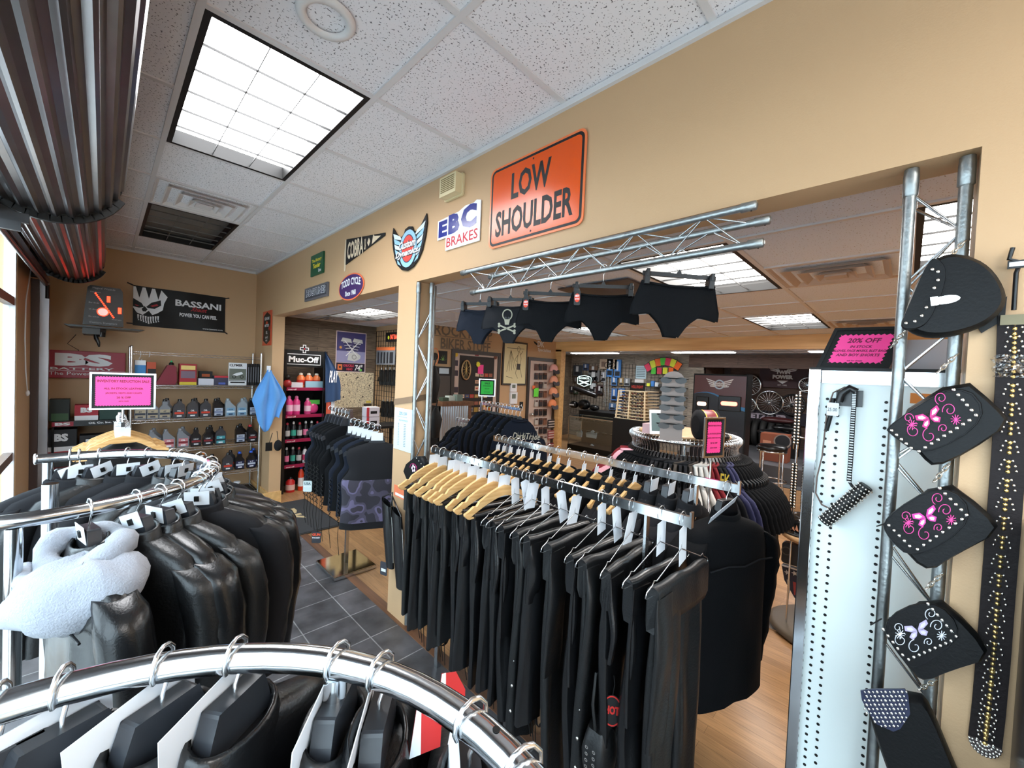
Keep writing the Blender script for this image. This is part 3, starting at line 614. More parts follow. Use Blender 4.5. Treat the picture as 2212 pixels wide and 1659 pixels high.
def ringpt(a, b, th, sq=.75): c_, s_ = math.cos(th), math.sin(th); return a*math.copysign(abs(c_)**sq, c_), b*math.copysign(abs(s_)**sq, s_)
def lerp_prof(pf, n_):
    o = []; tot = pf[-1][0]-pf[0][0]
    for k in range(n_+1):
        z = pf[0][0]+tot*k/n_
        for p, q in zip(pf, pf[1:]):
            if (z-p[0])*(z-q[0]) <= 1e-9:
                f = (z-p[0])/(q[0]-p[0]) if q[0] != p[0] else 0; f = f*f*(3-2*f); o.append([z]+[p[i]+(q[i]-p[i])*f for i in range(1, len(p))]); break
    return o
def body_rings(pf, seed, n_=26, seg=32, amp=.016, sq=.7, dx=0):
    rg = []
    for z, a, b in lerp_prof(pf, n_):
        k = min(1, max(0, (-z-.12)/.35)); r = []
        for i in range(seg):
            th = 2*pi*i/seg; x, y = ringpt(a, b, th, sq)
            d = amp*k*(nz(x*9+seed, math.sin(th)*1.3, z*2.2+seed)+.6*nz(x*24+seed, th, z*4))
            r.append((x+.35*d+dx, y + (d if y >= 0 else -d*.8), z+.004*k*math.sin(x*17+seed)))
        rg.append(r)
    return rg
def limb(mb, s, pts, m, seed, seg=14, amp=.007):
    """sleeve: rows of (x, y, z, rx, ry)"""
    rg = []; n_ = 16
    for k in range(n_+1):
        u = k/n_*(len(pts)-1); i = min(int(u), len(pts)-2); f = u-i; p = [pts[i][j]+(pts[i+1][j]-pts[i][j])*f for j in range(5)]; r = []
        for q in range(seg):
            th = 2*pi*q/seg; w_ = 1+amp*30*nz(q*.6+seed, k*.75, seed)*(.3+.7*k/n_)
            r.append((s*(p[0]+p[3]*math.cos(th)*w_), p[1]+p[4]*math.sin(th)*w_, p[2]-.25*p[3]*math.cos(th)*(1-k/n_)))
        rg.append(r if s > 0 else r[::-1])
    return mb.rings(rg, m)
def coat(name, label, cat, group, m, L_=.66, seed=0, D=.045, sleeves='long', collar='band', W_=.225, yoke=None, zip_=False, camo=False, strip=None, sl=0):
    t = local(name, label, cat, group)
    vest = sleeves == 'none'
    sh = W_-.035 if vest else W_-.02
    pf = [(-.105, .062, .035), (-.118, .098, D*.9), (-.14-sl*.5, sh*.80, D*.95), (-.168-sl, sh*.99, D), (-.22-sl*.7, W_*.98 if not vest else sh*.95, D*1.05), (-.30, W_*.96 if not vest else sh*.86, D*1.1), (-.40, W_*.95, D*1.1), (-.52, W_*.93, D*1.05), (-L_-.10, W_*.98, D*1.15)]
    mb = MB(); rg = body_rings(pf, seed)
    if camo:
        k0 = next(i for i, r in enumerate(rg) if r[0][2] < -.36); k1 = next(i for i, r in enumerate(rg) if r[0][2] < -L_-.04)
        mb.rings(rg[:k0+1], m, True, False); mb.rings(rg[k0:k1+1], 'camo', False, False); mb.rings(rg[k1:], m, False, True)
    else: mb.rings(rg, m)
    mb.build('body', t)
    if sleeves != 'none':
        ln = {'long': .60, 'short': .22}[sleeves]
        for s in (1, -1):
            if sleeves == 'long': pts = [(W_-.10, 0, -.175, .012, D*.3), (W_-.05, 0, -.170, .035, D*.8), (W_-.005, .004*s, -.21, .055, D*1.1), (W_+.02, .01, -.32, .054, D*1.1), (W_+.028, .012, -.45, .048, D), (W_+.015, .018, -.58, .044, D*.9), (W_-.005, .02, -.155-ln, .042, D*.85)]
            else: pts = [(W_-.10, 0, -.175, .012, D*.3), (W_-.05, 0, -.168, .035, D*.7), (W_+.0, 0, -.21, .058, D*.9), (W_+.035, .004, -.28, .062, D*.85), (W_+.055, .006, -.16-ln, .064, D*.8)]
            limb(MB(), s, [(a_, b_, c_-sl, d_, e_) for a_, b_, c_, d_, e_ in pts], m, seed+s).build('sleeve', t)
    if collar == 'band':
        pts = [(.068*math.cos(a), .038*math.sin(a), -.085+.012*math.sin(a)) for a in [2*pi*k/20 for k in range(20)]]
        mb = MB(); rg = []
        for dz, dr in ((-.045, .012), (.0, .004), (.008, 0), (.004, -.006), (-.03, -.004)): rg.append([(x*(1+dr/.06), y*(1+dr/.04), z+dz) for x, y, z in pts])
        mb.rings(rg, m, False, False); mb.build('collar', t)
    if collar == 'ribbed':
        mb = MB(); mb.tube([(.078*math.cos(a), .045*math.sin(a), -.112+.01*math.sin(a)) for a in [2*pi*k/20 for k in range(20)]], .007, m, 6, True); mb.build('neckband', t)
    if yoke:
        for sy in (1, -1):
            mb = MB(); pp = [(-W_*.80, sy*(D*1.12+.004), -.27), (-W_*.4, sy*(D*1.16+.006), -.262), (0, sy*(D*1.2+.006), -.275), (W_*.4, sy*(D*1.16+.006), -.262), (W_*.80, sy*(D*1.12+.004), -.27)]; mb.tube(pp, .0035, yoke, 6); mb.build('seam', t)
    if zip_:
        mb = MB(); mb.tube([(.0, -D*1.25-.004-.004*math.sin(k), -.13-(L_-.05)*k/10) for k in range(11)], .004, 'nickel', 6); mb.build('zip', t)
    if strip:
        mb = MB(); 
        for k in range(9):
            z = -.42-k*.035
            for sx in (1,): mb.tube([(-W_*.97-.005, -.02, z), (-W_-.012, .0, z-.018), (-W_*.97-.005, .02, z-.035)], .0025, strip, 5); mb.tube([(-W_*.97-.005, .02, z), (-W_-.014, .0, z-.018), (-W_*.97-.005, -.02, z-.035)], .0025, strip, 5)
        mb.tube([(-W_, 0, -.72), (-W_-.005, .01, -.85), (-W_+.01, .0, -.98)], .0022, strip, 5); mb.build('side_lacing', t)
    return t
def sheet_panel(mb, x0, x1, z0, z1, y, thick, m, seed, flare=0, folds=1.0, n_=18, seg=36, hemslope=0):
    cx, a = (x0+x1)/2, (x1-x0)/2; rg = []
    for k in range(n_+1):
        f = k/n_; r = []
        for i in range(seg):
            th = 2*pi*i/seg; x, yy = ringpt(a*(1+flare*f), thick*(.35+.65*min(1, f*4)), th, .55)
            d = folds*min(1, f*2+.15)*(.026*nz(x*13+seed, seed, f*1.3)+.010*math.sin(x*70+seed*5+f*2)*(.5+nz(x*5, seed, f)))
            r.append((cx+x, y+yy+d+.010*nz(seed, f*2.5, 1), z0+(z1-z0)*f - hemslope*f*(x/a if a else 0)))
        rg.append(r)
    return mb.rings(rg, m)
def chaps(label, group, m='leather', seed=0, L_=.85, snaps=False, laces=False, buckle=False):
    """leather chaps folded over the bar of a hanger: waist flap in front, legs hanging below"""
    R.seed(seed*13+5)
    t = local('leather_chaps', label, 'leather chaps', group)
    z0 = -.195; mb = MB(); a = .175
    # rolled fold over the bar
    n_ = 10; sec = [(.017*math.cos(pi*k/n_)*1.1, z0+.004+.016*math.sin(pi*k/n_)) for k in range(n_+1)] + [(-.0195, z0-.09), (-.012, z0-.12), (.012, z0-.12), (.0195, z0-.09)]
    rg = []
    for k in range(19):
        x = -a+2*a*k/18; rg.append([(x+.004*math.sin(z*60+seed), y*(1+.25*nz(x*9, seed, 0))+.004*nz(x*14, seed, z*8), z-.004*abs(math.sin(k*.4+seed))) for y, z in sec])
    mb.rings(rg, m); mb.build('waist_fold', t)
    for s, fr_ in ((-1, 1.0), (1, .92)):
        zl = z0-L_*(fr_+R.uniform(-.06, .04)); w0 = R.uniform(.0, .02); mb = MB()
        sheet_panel(mb, s*.09-.088+w0*.3, s*.09+.088, z0-.02, zl, .006*s, .022, m, seed+s*3.1, R.uniform(-.15, .22), 1.0, hemslope=R.uniform(-.05, .06)); mb.build('leg', t)
        if snaps and s < 0:
            sb = MB()
            for k in range(6): sb.ball((-.165-.012*k/6, -.012, z0-.20-k*L_*.115), .0075, 'nickel', 8, 4, (.6, 1, 1))
            sb.build('snap_row', t)
    mb = MB(); sheet_panel(mb, -a-.002, -a+.09, z0-.01, z0-L_*R.uniform(.3, .55), -.020, .010, m, seed+9, .1, .8, 10, 20); mb.build('outer_flap', t)
    mb = MB(); q_ = R.uniform(-.10, .10); zl = z0-L_*R.uniform(.88, 1.0); rr_ = R.uniform(.03, .055)
    mb.tube([(q_-rr_, 0, zl+.12)]+[(q_-rr_*math.cos(k*pi/6), .004, zl-rr_*1.6*math.sin(k*pi/6)) for k in range(7)]+[(q_+rr_, 0, zl+.12)], .008, m, 6, flat=.35); mb.build('strap_loop', t)
    if laces:
        zl = z0-L_*.9; mb = MB()
        for q in range(3): mb.tube([(-.12+.02*q, 0, zl), (-.125+.02*q, .01, zl-.08), (-.11+.015*q, .0, zl-.17-.03*q)], .0022, 'black', 5)
        mb.build('lace', t); MB().box(-.16, -.07, -.006, .002, zl-.10, zl-.01, m).build('lace_panel', t)
    if buckle:
        zl = z0-L_*1.0; mb = MB(); mb.box(-.15, -.125, -.004, .002, zl-.14, zl+.05, m); mb.build('strap', t)
        MB().tube([(-.16, -.006, zl-.02), (-.115, -.006, zl-.02), (-.115, -.006, zl-.055), (-.16, -.006, zl-.055)], .0028, 'nickel', 6, True).build('buckle', t)
    return t
def boy_shorts(label, group, m='cloth', skull=False, W_=.165, seed=0):
    """shorts clipped at the waist; local x across, origin at the rail"""
    t = local('boy_shorts', label, 'shorts', group); z0 = -.125
    out = [(-W_, 0), (-W_*.5, -.012), (0, -.016), (W_*.5, -.012), (W_, 0), (W_*1.06, -.06), (W_*1.24, -.145), (W_*1.12, -.155), (W_*.8, -.152), (W_*.55, -.165), (W_*.38, -.20), (W_*.3, -.235), (W_*.1, -.245), (-W_*.1, -.245), (-W_*.3, -.235), (-W_*.38, -.20), (-W_*.55, -.165), (-W_*.8, -.152), (-W_*1.12, -.155), (-W_*1.24, -.145), (-W_*1.06, -.06)]
    mb = MB(); xs = 24
    def zt(x): return z0-.016*(1-(x/W_)**2) if abs(x) < W_ else z0-(abs(x)-W_)*1.3
    def zb(x):
        ax = abs(x)/W_
        if ax < .18: return z0-.243
        if ax < .56: return z0-.243+.098*((ax-.18)/.38)**.55
        return z0-.145-(ax-.56)*.03
    vs = []; nx, nzz = 26, 12
    for side in (-1, 1):
        for j in range(nzz+1):
            for i in range(nx+1):
                u = -1+2*i/nx; fz = j/nzz; ww = W_*(1+.22*min(1, fz*1.3)); x = u*ww; xx = u*W_*1.2
                zb_ = zb(u*W_*1.0) + (.045*(1-(u**2))*0); z_ = zt(u*W_)+(zb_-zt(u*W_))*fz
                thick = .022*(1-abs(u)**3)*(.5+.8*math.sin(min(1, fz*1.1)*pi*.6)); 
                vs.append((x, side*thick+.004*nz(x*30, z_*20, seed), z_))
    q = (nx+1)*(nzz+1); fs = []
    for sd in (0, 1):
        for j in range(nzz):
            for i in range(nx):
                f_ = (sd*q+j*(nx+1)+i, sd*q+j*(nx+1)+i+1, sd*q+(j+1)*(nx+1)+i+1, sd*q+(j+1)*(nx+1)+i); fs.append(f_ if sd == 0 else f_[::-1])
    for j in range(nzz):
        for i in (0, nx): a_ = j*(nx+1)+i; fs.append((a_, a_+nx+1, q+a_+nx+1, q+a_))
    mb.add(vs, fs, m, True); mb.build('fabric', t)
    mb = MB(); mb.tube([(x*W_, -.024*(1-abs(x)**3)-.002, z0-.016*(1-x*x)-.008) for x in [-1+k/8 for k in range(17)]]+[(x*W_, .024*(1-abs(x)**3)+.002, z0-.016*(1-x*x)-.008) for x in [1-k/8 for k in range(17)]], .0055, m, 6, True); mb.build('waistband', t)
    mb = MB()
    for s in (1, -1): mb.tube([(s*u*W_*1.18, -.020*(1-abs(u)**3), zb(u*W_)-.001) for u in [.14+.82*k/12 for k in range(13)]], .004, m, 6)
    mb.build('leg_hem', t)
    if skull:
        fr = Fr((-.01, -.030, z0-.12), (1, 0, 0), (0, 0, 1)); bone = K(150, 145, 125); mb = MB()
        mb.ringd(0, .05, .026, .033, 0, bone, fr, 24, 1.1); mb.poly([(-.018, .02), (.018, .02), (.012, -.012), (-.012, -.012)], .0005, bone, fr); mb.disc(-.01, .03, .008, .001, blk, fr); mb.disc(.01, .03, .008, .001, blk, fr)
        for ox in (0,):
            for sg in (1, -1):
                mb.poly([(ox-.05, -.02*sg-.035-.005), (ox+.05, .02*sg-.035-.005), (ox+.05, .02*sg-.035+.005), (ox-.05, -.02*sg-.035+.005)], .001, bone, fr)
                for e_ in (-1, 1): mb.disc(ox+.05*e_, .02*sg*e_-.035+.007, .008, .001, bone, fr, 10); mb.disc(ox+.05*e_, .02*sg*e_-.035-.007, .008, .001, bone, fr, 10)
        mb.build('skull_print', t)
    return t
def clip_hanger(label, group, card=False, W_=.15):
    t = local('clip_hanger', label, 'clothes hanger', group)
    hook(MB(), 'wire', .0018, Rr=.018, stem=.08).build('hook', t)
    MB().box(-W_-.02, W_+.02, -.006, .006, -.104, -.086, 'plast').prism([(-.012, -.086), (.012, -.086), (0, -.066)], -.005, .005, 'plast', FXZ).build('bar', t)
    for s in (1, -1): MB().box(s*W_-.012, s*W_+.012, -.033, .033, -.148, -.094, 'plast').box(s*W_-.008, s*W_+.008, -.035, .035, -.115, -.080, 'plast').build('clip', t, bevel=.003)
    if card:
        fr = Fr((-W_*.98, -.036, -.13), (1, 0, 0), (0, 0, 1)); mb = MB(); mb.prism(rrect(-.016, .016, -.07, .005, .006, 3), 0, .001, blk, fr); mb.disc(0, -.033, .014, .0015, K(210, 60, 30), fr, 16, .022); mb.text('HOT', -.011, -.03, .022, .012, .002, white, fr, .03); mb.text('LEATHERS', -.011, -.042, .022, .007, .002, white, fr, .02)
        mb.build('swing_tag', t)
    return t
def put(t, x, y, z, rz, label=None, rx=0):
    t.location = (x, y, z); t.rotation_euler = (rx, 0, rz)
    if label: t['label'] = label
    return t
class Proto:
    """first use moves the built thing itself, later uses copy it"""
    def __init__(s, t): s.t = t; s.used = False
    def put(s, x, y, z, rz, label, group=None):
        o = dup(s.t) if s.used else s.t
        s.used = True
        if group: o['group'] = group
        return put(o, x, y, z, rz, label)
# ================================================================== the long double rail in the wide opening
ZR, XF, XR = 1.222, 1.37, 1.87
def rail_bar(mb, x, y0, y1, z, h=.036, w_=.016): return mb.box(x-w_/2, x+w_/2, y0, y1, z-h/2, z+h/2, 'chrome')
t = thing('clothes_rail', 'chrome double-sided clothes rail holding the leather chaps and black jackets', 'clothes rack', (1.62, 1.24, 0))
mb = rail_bar(MB(), XF, .49, 1.985, ZR); mb.box(XF-.010, XF+.010, .485, .492, ZR-.02, ZR+.034, 'chrome'); mb.build('front_rail', t)
mb = rail_bar(MB(), XR, .485, 1.985, ZR+.025); mb.box(XR-.010, XR+.010, .478, .486, ZR+.0, ZR+.058, 'chrome'); mb.build('rear_rail', t)
for y in (.648, 1.838):
    MB().bar((XF+.013, y, ZR-.018), (XF+.013, y, ZR-.28), .025, .010, 'brush', (0, 1, 0)).build('slotted_upright', t)
    MB().bar((XR-.013, y, ZR+.006), (XR-.013, y, ZR-.18), .025, .010, 'brush', (0, 1, 0)).build('slotted_upright', t)
    MB().tube([(XR-.013, y, ZR-.18), (XR-.06, y, ZR-.27), (XF+.06, y, ZR-.29), (XF+.013, y, ZR-.27)], .011, 'chrome', 8).build('cross_arm', t)
    MB().bar((1.62, y, ZR-.27), (1.62, y, .10), .03, .03, 'brush', (0, 1, 0)).build('post', t)
    MB().bar((1.36, y, .0), (1.36, y, .62), .028, .028, 'brush', (0, 1, 0)).bar((1.36, y, .30), (1.90, y, .30), .022, .03, 'brush').bar((1.90, y, 0), (1.90, y, .62), .028, .028, 'brush', (0, 1, 0)).build('leg_frame', t)
MB().tube([(1.62, .66, ZR-.28), (1.62, 1.83, ZR-.28)], .008, 'wire').build('tie_bar', t)
def ypos(px, X, z):
    # rail coordinate whose image column is px
    lo, hi = -.2, 4
    for _ in range(40):
        m_ = (lo+hi)/2; d = V((X, m_, z))-CAM; x = 1106+FPX*d.dot(rt)/d.dot(fw)
        if x > px: lo = m_
        else: hi = m_
    return (lo+hi)/2
G1 = 'black leather chaps on the front rail'; GH = 'wooden hangers on the front rail'; GW = 'wire hangers on the front rail'
wood_px = [939, 957, 980, 991, 1005, 1023, 1041, 1066, 1090]; wire_px = [1113, 1136, 1151, 1178, 1213, 1244, 1300, 1332, 1365, 1429, 1475]
allpx = wood_px+wire_px
wp = Proto(wood_hanger('x', GH, True)); wi = [Proto(wire_hanger('x', GW, c, tl)) for c, tl in (((.055, .13), .25), ((.07, .12), -.1), ((.05, .15), .35))]
CP = [Proto(chaps('x', G1, 'leather', 1, .80)), Proto(chaps('x', G1, 'leather2', 2, .92, snaps=True)), Proto(chaps('x', G1, 'leather', 3, .74, laces=True)), Proto(chaps('x', G1, 'leather', 4, .88, buckle=True)), Proto(chaps('x', G1, 'leather2', 5, .66)), Proto(chaps('x', G1, 'leather2', 6, .98, buckle=True))]
order = [4, 2, 4, 0, 2, 4, 0, 2, 0, 2, 0, 3, 1, 2, 5, 3, 1, 0, 3, 5]
for i, px in enumerate(allpx):
    y = ypos(px, XF, ZR); n_ = len(allpx)-1-i; rz = .10*math.sin(i*2.3)-.06
    where = 'hanging on the front rail, %s from the end nearest the white cabinet' % nth(n_)
    if i < 9: wp.put(XF, y, ZR+.003, rz, 'pale wooden hanger, %s from the pillar end of the front rail' % nth(i))
    else: wi[(i*2) % 3].put(XF, y, ZR+.003, rz, 'thin wire hanger with a long white tag, %s wire one from the near end' % nth(n_))
    CP[order[i]].put(XF, y, ZR+.003 + (-.006 if i < 9 else -.004), rz, 'black leather chaps '+where)
# half gloves / vest straps and hang tag low on the chaps
def hangtag(x, y, z, label, txt, c1):
    t = thing('swing_tag', label, 'swing tag', (x, y, z)); fr = Fr((x, y, z), (.55, -.83, 0), (0, 0, 1)); mb = MB()
    mb.prism([(.034*math.cos(2*pi*k/20), .055*math.sin(2*pi*k/20)) for k in range(20)], 0, .002, blk, fr); mb.ringd(0, 0, .029, .032, .0025, c1, fr, 24, 1.65); mb.text(txt, -.024, -.012, .048, .03, .003, c1, fr, .05); mb.build('card', t)
    MB().tube([fr.p(0, .055), fr.p(.005, .09), fr.p(0, .12)], .0015, 'black', 5).build('string', t)
for i, (px, py, z_) in enumerate(((968, 1500, 1.20), (915, 1570, 1.17))):
    p = at(2, z_, px, py); t = thing('label_flap', ('red and white cloth label sticking up behind the foreground rail, upper one', 'red and white cloth label behind the foreground rail, lower one')[i], 'label', tuple(p)); fr = Fr(p, (.9, -.4, .1), (.1, .3, .9)); MB().prism([(-.022, -.03), (.022, -.03), (.026, .0), (.014, .026), (-.008, .03)], 0, .003, K(190, 40, 40, .7), fr).build('cloth', t); MB().poly([(-.022, -.03), (-.006, -.03), (-.002, .03), (-.008, .03)], .0034, white, fr).build('white_corner', t)
hangtag(*at(0, 1.22, 1322, 1535), 'large oval red and black swing tag hanging below the near chaps', 'HOT', K(200, 45, 40)); hangtag(*at(0, 1.30, 983, 1345), 'round white and blue swing tag below the far chaps', 'USA', K(190, 200, 225))
# studded leather halter hanging at the foot of the near chaps
c0 = at(0, 1.24, 1298, 1610)
t = thing('halter', 'small laced black leather halter with silver eyelets hanging below the near chaps', 'leather top', tuple(c0))
mb = MB(); mb.rings([[(c0.x+(.075+.012*math.cos(3*a))*math.cos(a)*w_, c0.y+.05*math.sin(a)*w_, c0.z+z) for a in [2*pi*k/20 for k in range(20)]] for z, w_ in ((-.08, .85), (-.05, 1), (0, 1.08), (.05, .9), (.08, .75))], 'leather2'); mb.build('body', t)
mb = MB()
for k in range(5):
    for q in (-1, 1): mb.ringd(q*.014, -.05+k*.022, .003, .006, .001, 'nickel', Fr(c0+V((-.078, -.005, 0)), (0, -1, 0), (0, 0, 1)), 10)
mb.build('eyelets', t)
for s in (1, -1): MB().tube([c0+V((.04*s, 0, .07)), c0+V((.05*s, .01, .17)), c0+V((.02*s, .02, .26))], .006, 'leather2', 6).build('strap', t)
# rear rail: black jackets on wooden hangers
G2, G2H = 'black jackets on the rear rail', 'wooden hangers on the rear rail'
rear_px = [1076, 1089, 1103, 1120, 1131, 1149, 1163, 1187, 1206, 1229, 1262, 1289, 1320, 1348, 1372, 1408, 1445, 1492]
J2 = [Proto(coat('black_jacket', 'x', 'jacket', G2, 'cloth', .62, 11, .040, W_=.215)), Proto(coat('black_jacket', 'x', 'jacket', G2, 'charc', .60, 12, .040, W_=.215, yoke='cloth'))]
wp2 = Proto(wood_hanger('x', G2H, True, False, pw=1.0, cs=(.035, .045))); bp2 = Proto(broad_hanger('x', 'black moulded hangers on the rear rail', 'hplast', True))
for i, px in enumerate(rear_px):
    y = ypos(px, XR, ZR+.025); rz = .08*math.sin(i*1.7)
    if i < 15: wp2.put(XR, y, ZR+.03, rz, 'wooden hanger in a jacket collar, %s from the far end of the rear rail' % nth(i))
    else: bp2.put(XR, y, ZR+.03, rz, 'black moulded hanger near the right end of the rear rail, %s of three' % nth(i-15))
    J2[0 if i % 3 else 0].put(XR, y, ZR+.014, rz, 'black cloth jacket on the rear rail, %s from the far end' % nth(i)) if i < 12 else J2[1].put(XR, y, ZR+(.012 if i < 15 else .01), rz, 'charcoal jacket on the rear rail, %s from the far end' % nth(i))
y = .52
bj = put(coat('long_jacket', 'large dark jacket with stand collar facing out at the right end of the rear rail', 'jacket', None, 'cloth', .74, 21, .075, yoke='charc', W_=.23), XR-.03, y, ZR+.01, -.36)
put(broad_hanger('black moulded hanger holding the large dark jacket at the right rail end', None, 'plast', False), XR-.03, y, ZR+.03, -.36)
t = thing('price_card', 'long white price card sticking out at the right end of the rear rail', 'price card', (1.80, .47, 1.20)); a_, b_ = at(0, 1.82, 1590, 1078), at(0, 1.70, 1533, 1125)
MB().bar(a_, b_, .05, .0015, 'white', (0, .8, .4)).build('card', t)
# ================================================================== round racks by the window
def round_rack(label, cx, cy_, z, r, a0, a1, posts):
    t = thing('round_rack', label, 'clothes rack', (cx, cy_, 0), 'round chrome clothes racks')
    n_ = 48; pts = [(cx+r*math.cos(a0+(a1-a0)*k/n_), cy_+r*math.sin(a0+(a1-a0)*k/n_), z) for k in range(n_+1)]
    MB().tube(pts, .019, 'chrome', 20).build('curved_rail', t)
    for e_, q in ((0, 1), (-1, -2)):
        p, d = V(pts[e_]), (V(pts[e_])-V(pts[q])).normalized(); MB().lathe(p, [(.021, -.004), (.023, .0), (.021, .006), (.012, .008)], 'chrome', 20, d).build('end_cap', t)
    for a in posts:
        x, y = cx+r*math.cos(a), cy_+r*math.sin(a); MB().tube([(x, y, .02), (x, y, z-.017)], .016, 'chrome', 16).build('post', t)
        MB().bar((x, y, .03), (cx+(x-cx)*.05, cy_+(y-cy_)*.05, .03), .03, .03, 'chrome').build('foot_bar', t)
    return t
CX, CYF, CYL, RZ, RR = -.13, .308, 2.046, 1.26, .452
round_rack('foreground round chrome rack whose thick curved rail crosses the bottom of the view', CX, CYF, RZ, RR, math.radians(-80), math.radians(155), [math.radians(-70), math.radians(150), math.radians(35)])
MB_ = MB().tube([(CX+RR*math.cos(.02)-.001, CYF+RR*math.sin(.02), RZ+.0192), (CX+RR*math.cos(.02)-.001, CYF+RR*math.sin(.02), RZ+.0196)], .0045, 'black', 12)
MB_.build('rail_hole', bpy.data.objects['round_rack'])
round_rack('round chrome rack of leather jackets beside the window, left of the tiled aisle', CX, CYL, RZ, RR, math.radians(-97), math.radians(97), [math.radians(-93), math.radians(93)])
t = bpy.data.objects['round_rack.001']; p = at(0, -.18, 122, 1045); MB().tube([(-.11, 1.88, .02), (-.11, 1.88, 1.285)], .019, 'chrome', 16).build('inner_post', t)
def rim(px, py, cy_):
    p = at(2, RZ+.02, px, py); return math.atan2(p.y-cy_, p.x-CX)
GF, GFH = 'black leather jackets on the foreground rack', 'grey moulded hangers on the foreground rack'
JF = [Proto(coat('leather_jacket', 'x', 'leather jacket', GF, 'leather2', .60, 31, .052, yoke='charc')), Proto(coat('leather_jacket', 'x', 'leather jacket', GF, 'leather', .62, 32, .048))]
HF = [Proto(broad_hanger('x', GFH, 'hplast', True, 'black', .15, .0032, (.15, .10), .018, -.02)), Proto(broad_hanger('x', GFH, 'hplast', True, K(210, 40, 45, .3), .1, .0032, (.15, .10), .018, -.02))]
fgpx = [(0, 1490), (140, 1450), (350, 1415), (505, 1400), (715, 1420), (810, 1440), (1000, 1545), (1120, 1640)]
def cardp(t, m='white', w_=.095, h_=.13): pass
for i, (px, py) in enumerate(fgpx):
    a = rim(px, py, CYF); x, y = CX+RR*math.cos(a), CYF+RR*math.sin(a); rz = math.radians([14, 20, 28, 36, 47, 50, 56, 60][i])
    o = HF[1 if i in (1, 7) else 0].put(x, y, RZ+.004, rz, 'grey moulded hanger with white tag on the foreground rail, %s from the left edge' % nth(i))
    [setattr(c_, 'rotation_euler', (0, 0, a-rz-.15)) for c_ in o.children if c_.name.startswith('hook')]
    JF[i % 2].put(x, y, RZ-.004, rz, 'black leather jacket on the foreground rack, %s from the left edge' % nth(i))
GL, GLH = 'black leather jackets on the window-side rack', 'grey moulded hangers on the window-side rack'
JL = [Proto(coat('leather_jacket', 'x', 'leather jacket', GL, 'leather', .64, 41, .050, yoke='leather2', W_=.245)), Proto(coat('leather_jacket', 'x', 'leather jacket', GL, 'leather2', .66, 42, .048)), Proto(coat('leather_jacket', 'x', 'leather jacket', GL, 'charc', .64, 43, .048, yoke='cloth'))]
HL = [Proto(broad_hanger('x', GLH, 'hplast', True, 'black', 0, cs=(.075, .05))), Proto(broad_hanger('x', GLH, 'hplast', True, 'black', .35, cs=(.07, .05)))]
near = [(195, 1085), (290, 1063), (335, 1050), (372, 1040), (404, 1024), (432, 1008)]; far = [(152, 975), (174, 973), (220, 970), (288, 967), (331, 968), (378, 972)]; side = [(455, 1000), (465, 993), (462, 985), (448, 979), (420, 975)]
k = 0
for grp, nm in ((near, 'near side'), (side, 'right side'), (far, 'far side')):
    for i, (px, py) in enumerate(grp):
        a = rim(px, py, CYL); x, y = CX+RR*math.cos(a), CYL+RR*math.sin(a)
        if nm == 'right side': a = math.radians(-28+15*i); x, y = CX+RR*math.cos(a), CYL+RR*math.sin(a)
        rz = a+(.15*math.sin(k*2.1)) if nm != 'far side' else .25+.15*math.sin(k*2.1)
        o = HL[k % 2].put(x, y, RZ+.004, rz, 'moulded hanger with white card, %s of the window-side rack, %s there' % (nm, nth(i)))
        [setattr(c_, 'rotation_euler', (0, 0, a-rz)) for c_ in o.children if c_.name.startswith('hook')]
        if nm == 'near side' and i == 0: H0 = (x, y, rz)
        JL[(0, 1, 0, 1, 2)[k % 5] if nm != 'far side' else (2, 2, 1)[i % 3]].put(x, y, RZ-.004, rz, ('black leather jacket under the pale grey hood, on the near side of the window-side rack' if (nm, i) == ('near side', 0) else 'black jacket on the %s of the window-side rack, %s there' % (nm, nth(i))))
        k += 1
# grey fleece hood of the first jacket, lying over its shoulders
x, y, rz = H0
hd = thing('fleece_hood', 'pale grey fleece hood draped over the black leather jacket nearest the window post', 'hood', (0, 0, 0))
mb = MB(); rg = []
for j in range(13):
    f = j/12; ang = pi*(.02+.96*f); r = []
    for i in range(24):
        th = 2*pi*i/24; bx, by = math.cos(th)*math.sin(ang), math.sin(th)*math.sin(ang)
        w_ = 1+.16*nz(bx*2.2, by*2.2, f*3+4)+.05*math.sin(th*5+f*6)
        r.append((.035+.18*bx*w_+.02*f, -.045+.125*by*w_-.035*(1-f), -.225+.110*-math.cos(ang)*w_+.02*bx))
    rg.append(r)
mb.rings(rg, 'grey'); mb.build('hood_back', hd)
mb = MB(); mb.tube([(.105*math.cos(a), .062*math.sin(a)-.01, -.128+.035*math.sin(a)+.012*math.cos(2*a)) for a in [2*pi*k_/22 for k_ in range(22)]], [.034+.008*math.sin(k_*1.3) for k_ in range(22)], 'grey', 10, True); mb.build('rolled_edge', hd)
mb = MB(); mb.tube([(-.11, -.075, -.16), (-.05, -.125, -.175), (.03, -.135, -.16), (.10, -.09, -.135)], [.016, .021, .021, .015], 'grey', 10); mb.build('hem_band', hd)
MB().tube([(-.11, -.06, -.16), (-.135, -.07, -.25), (-.125, -.065, -.36)], [.016, .014, .010], 'grey', 8).build('drawstring_end', hd)
put(hd, x, y, RZ+.005, rz+.45); hd.scale = (.9, .9, .9)
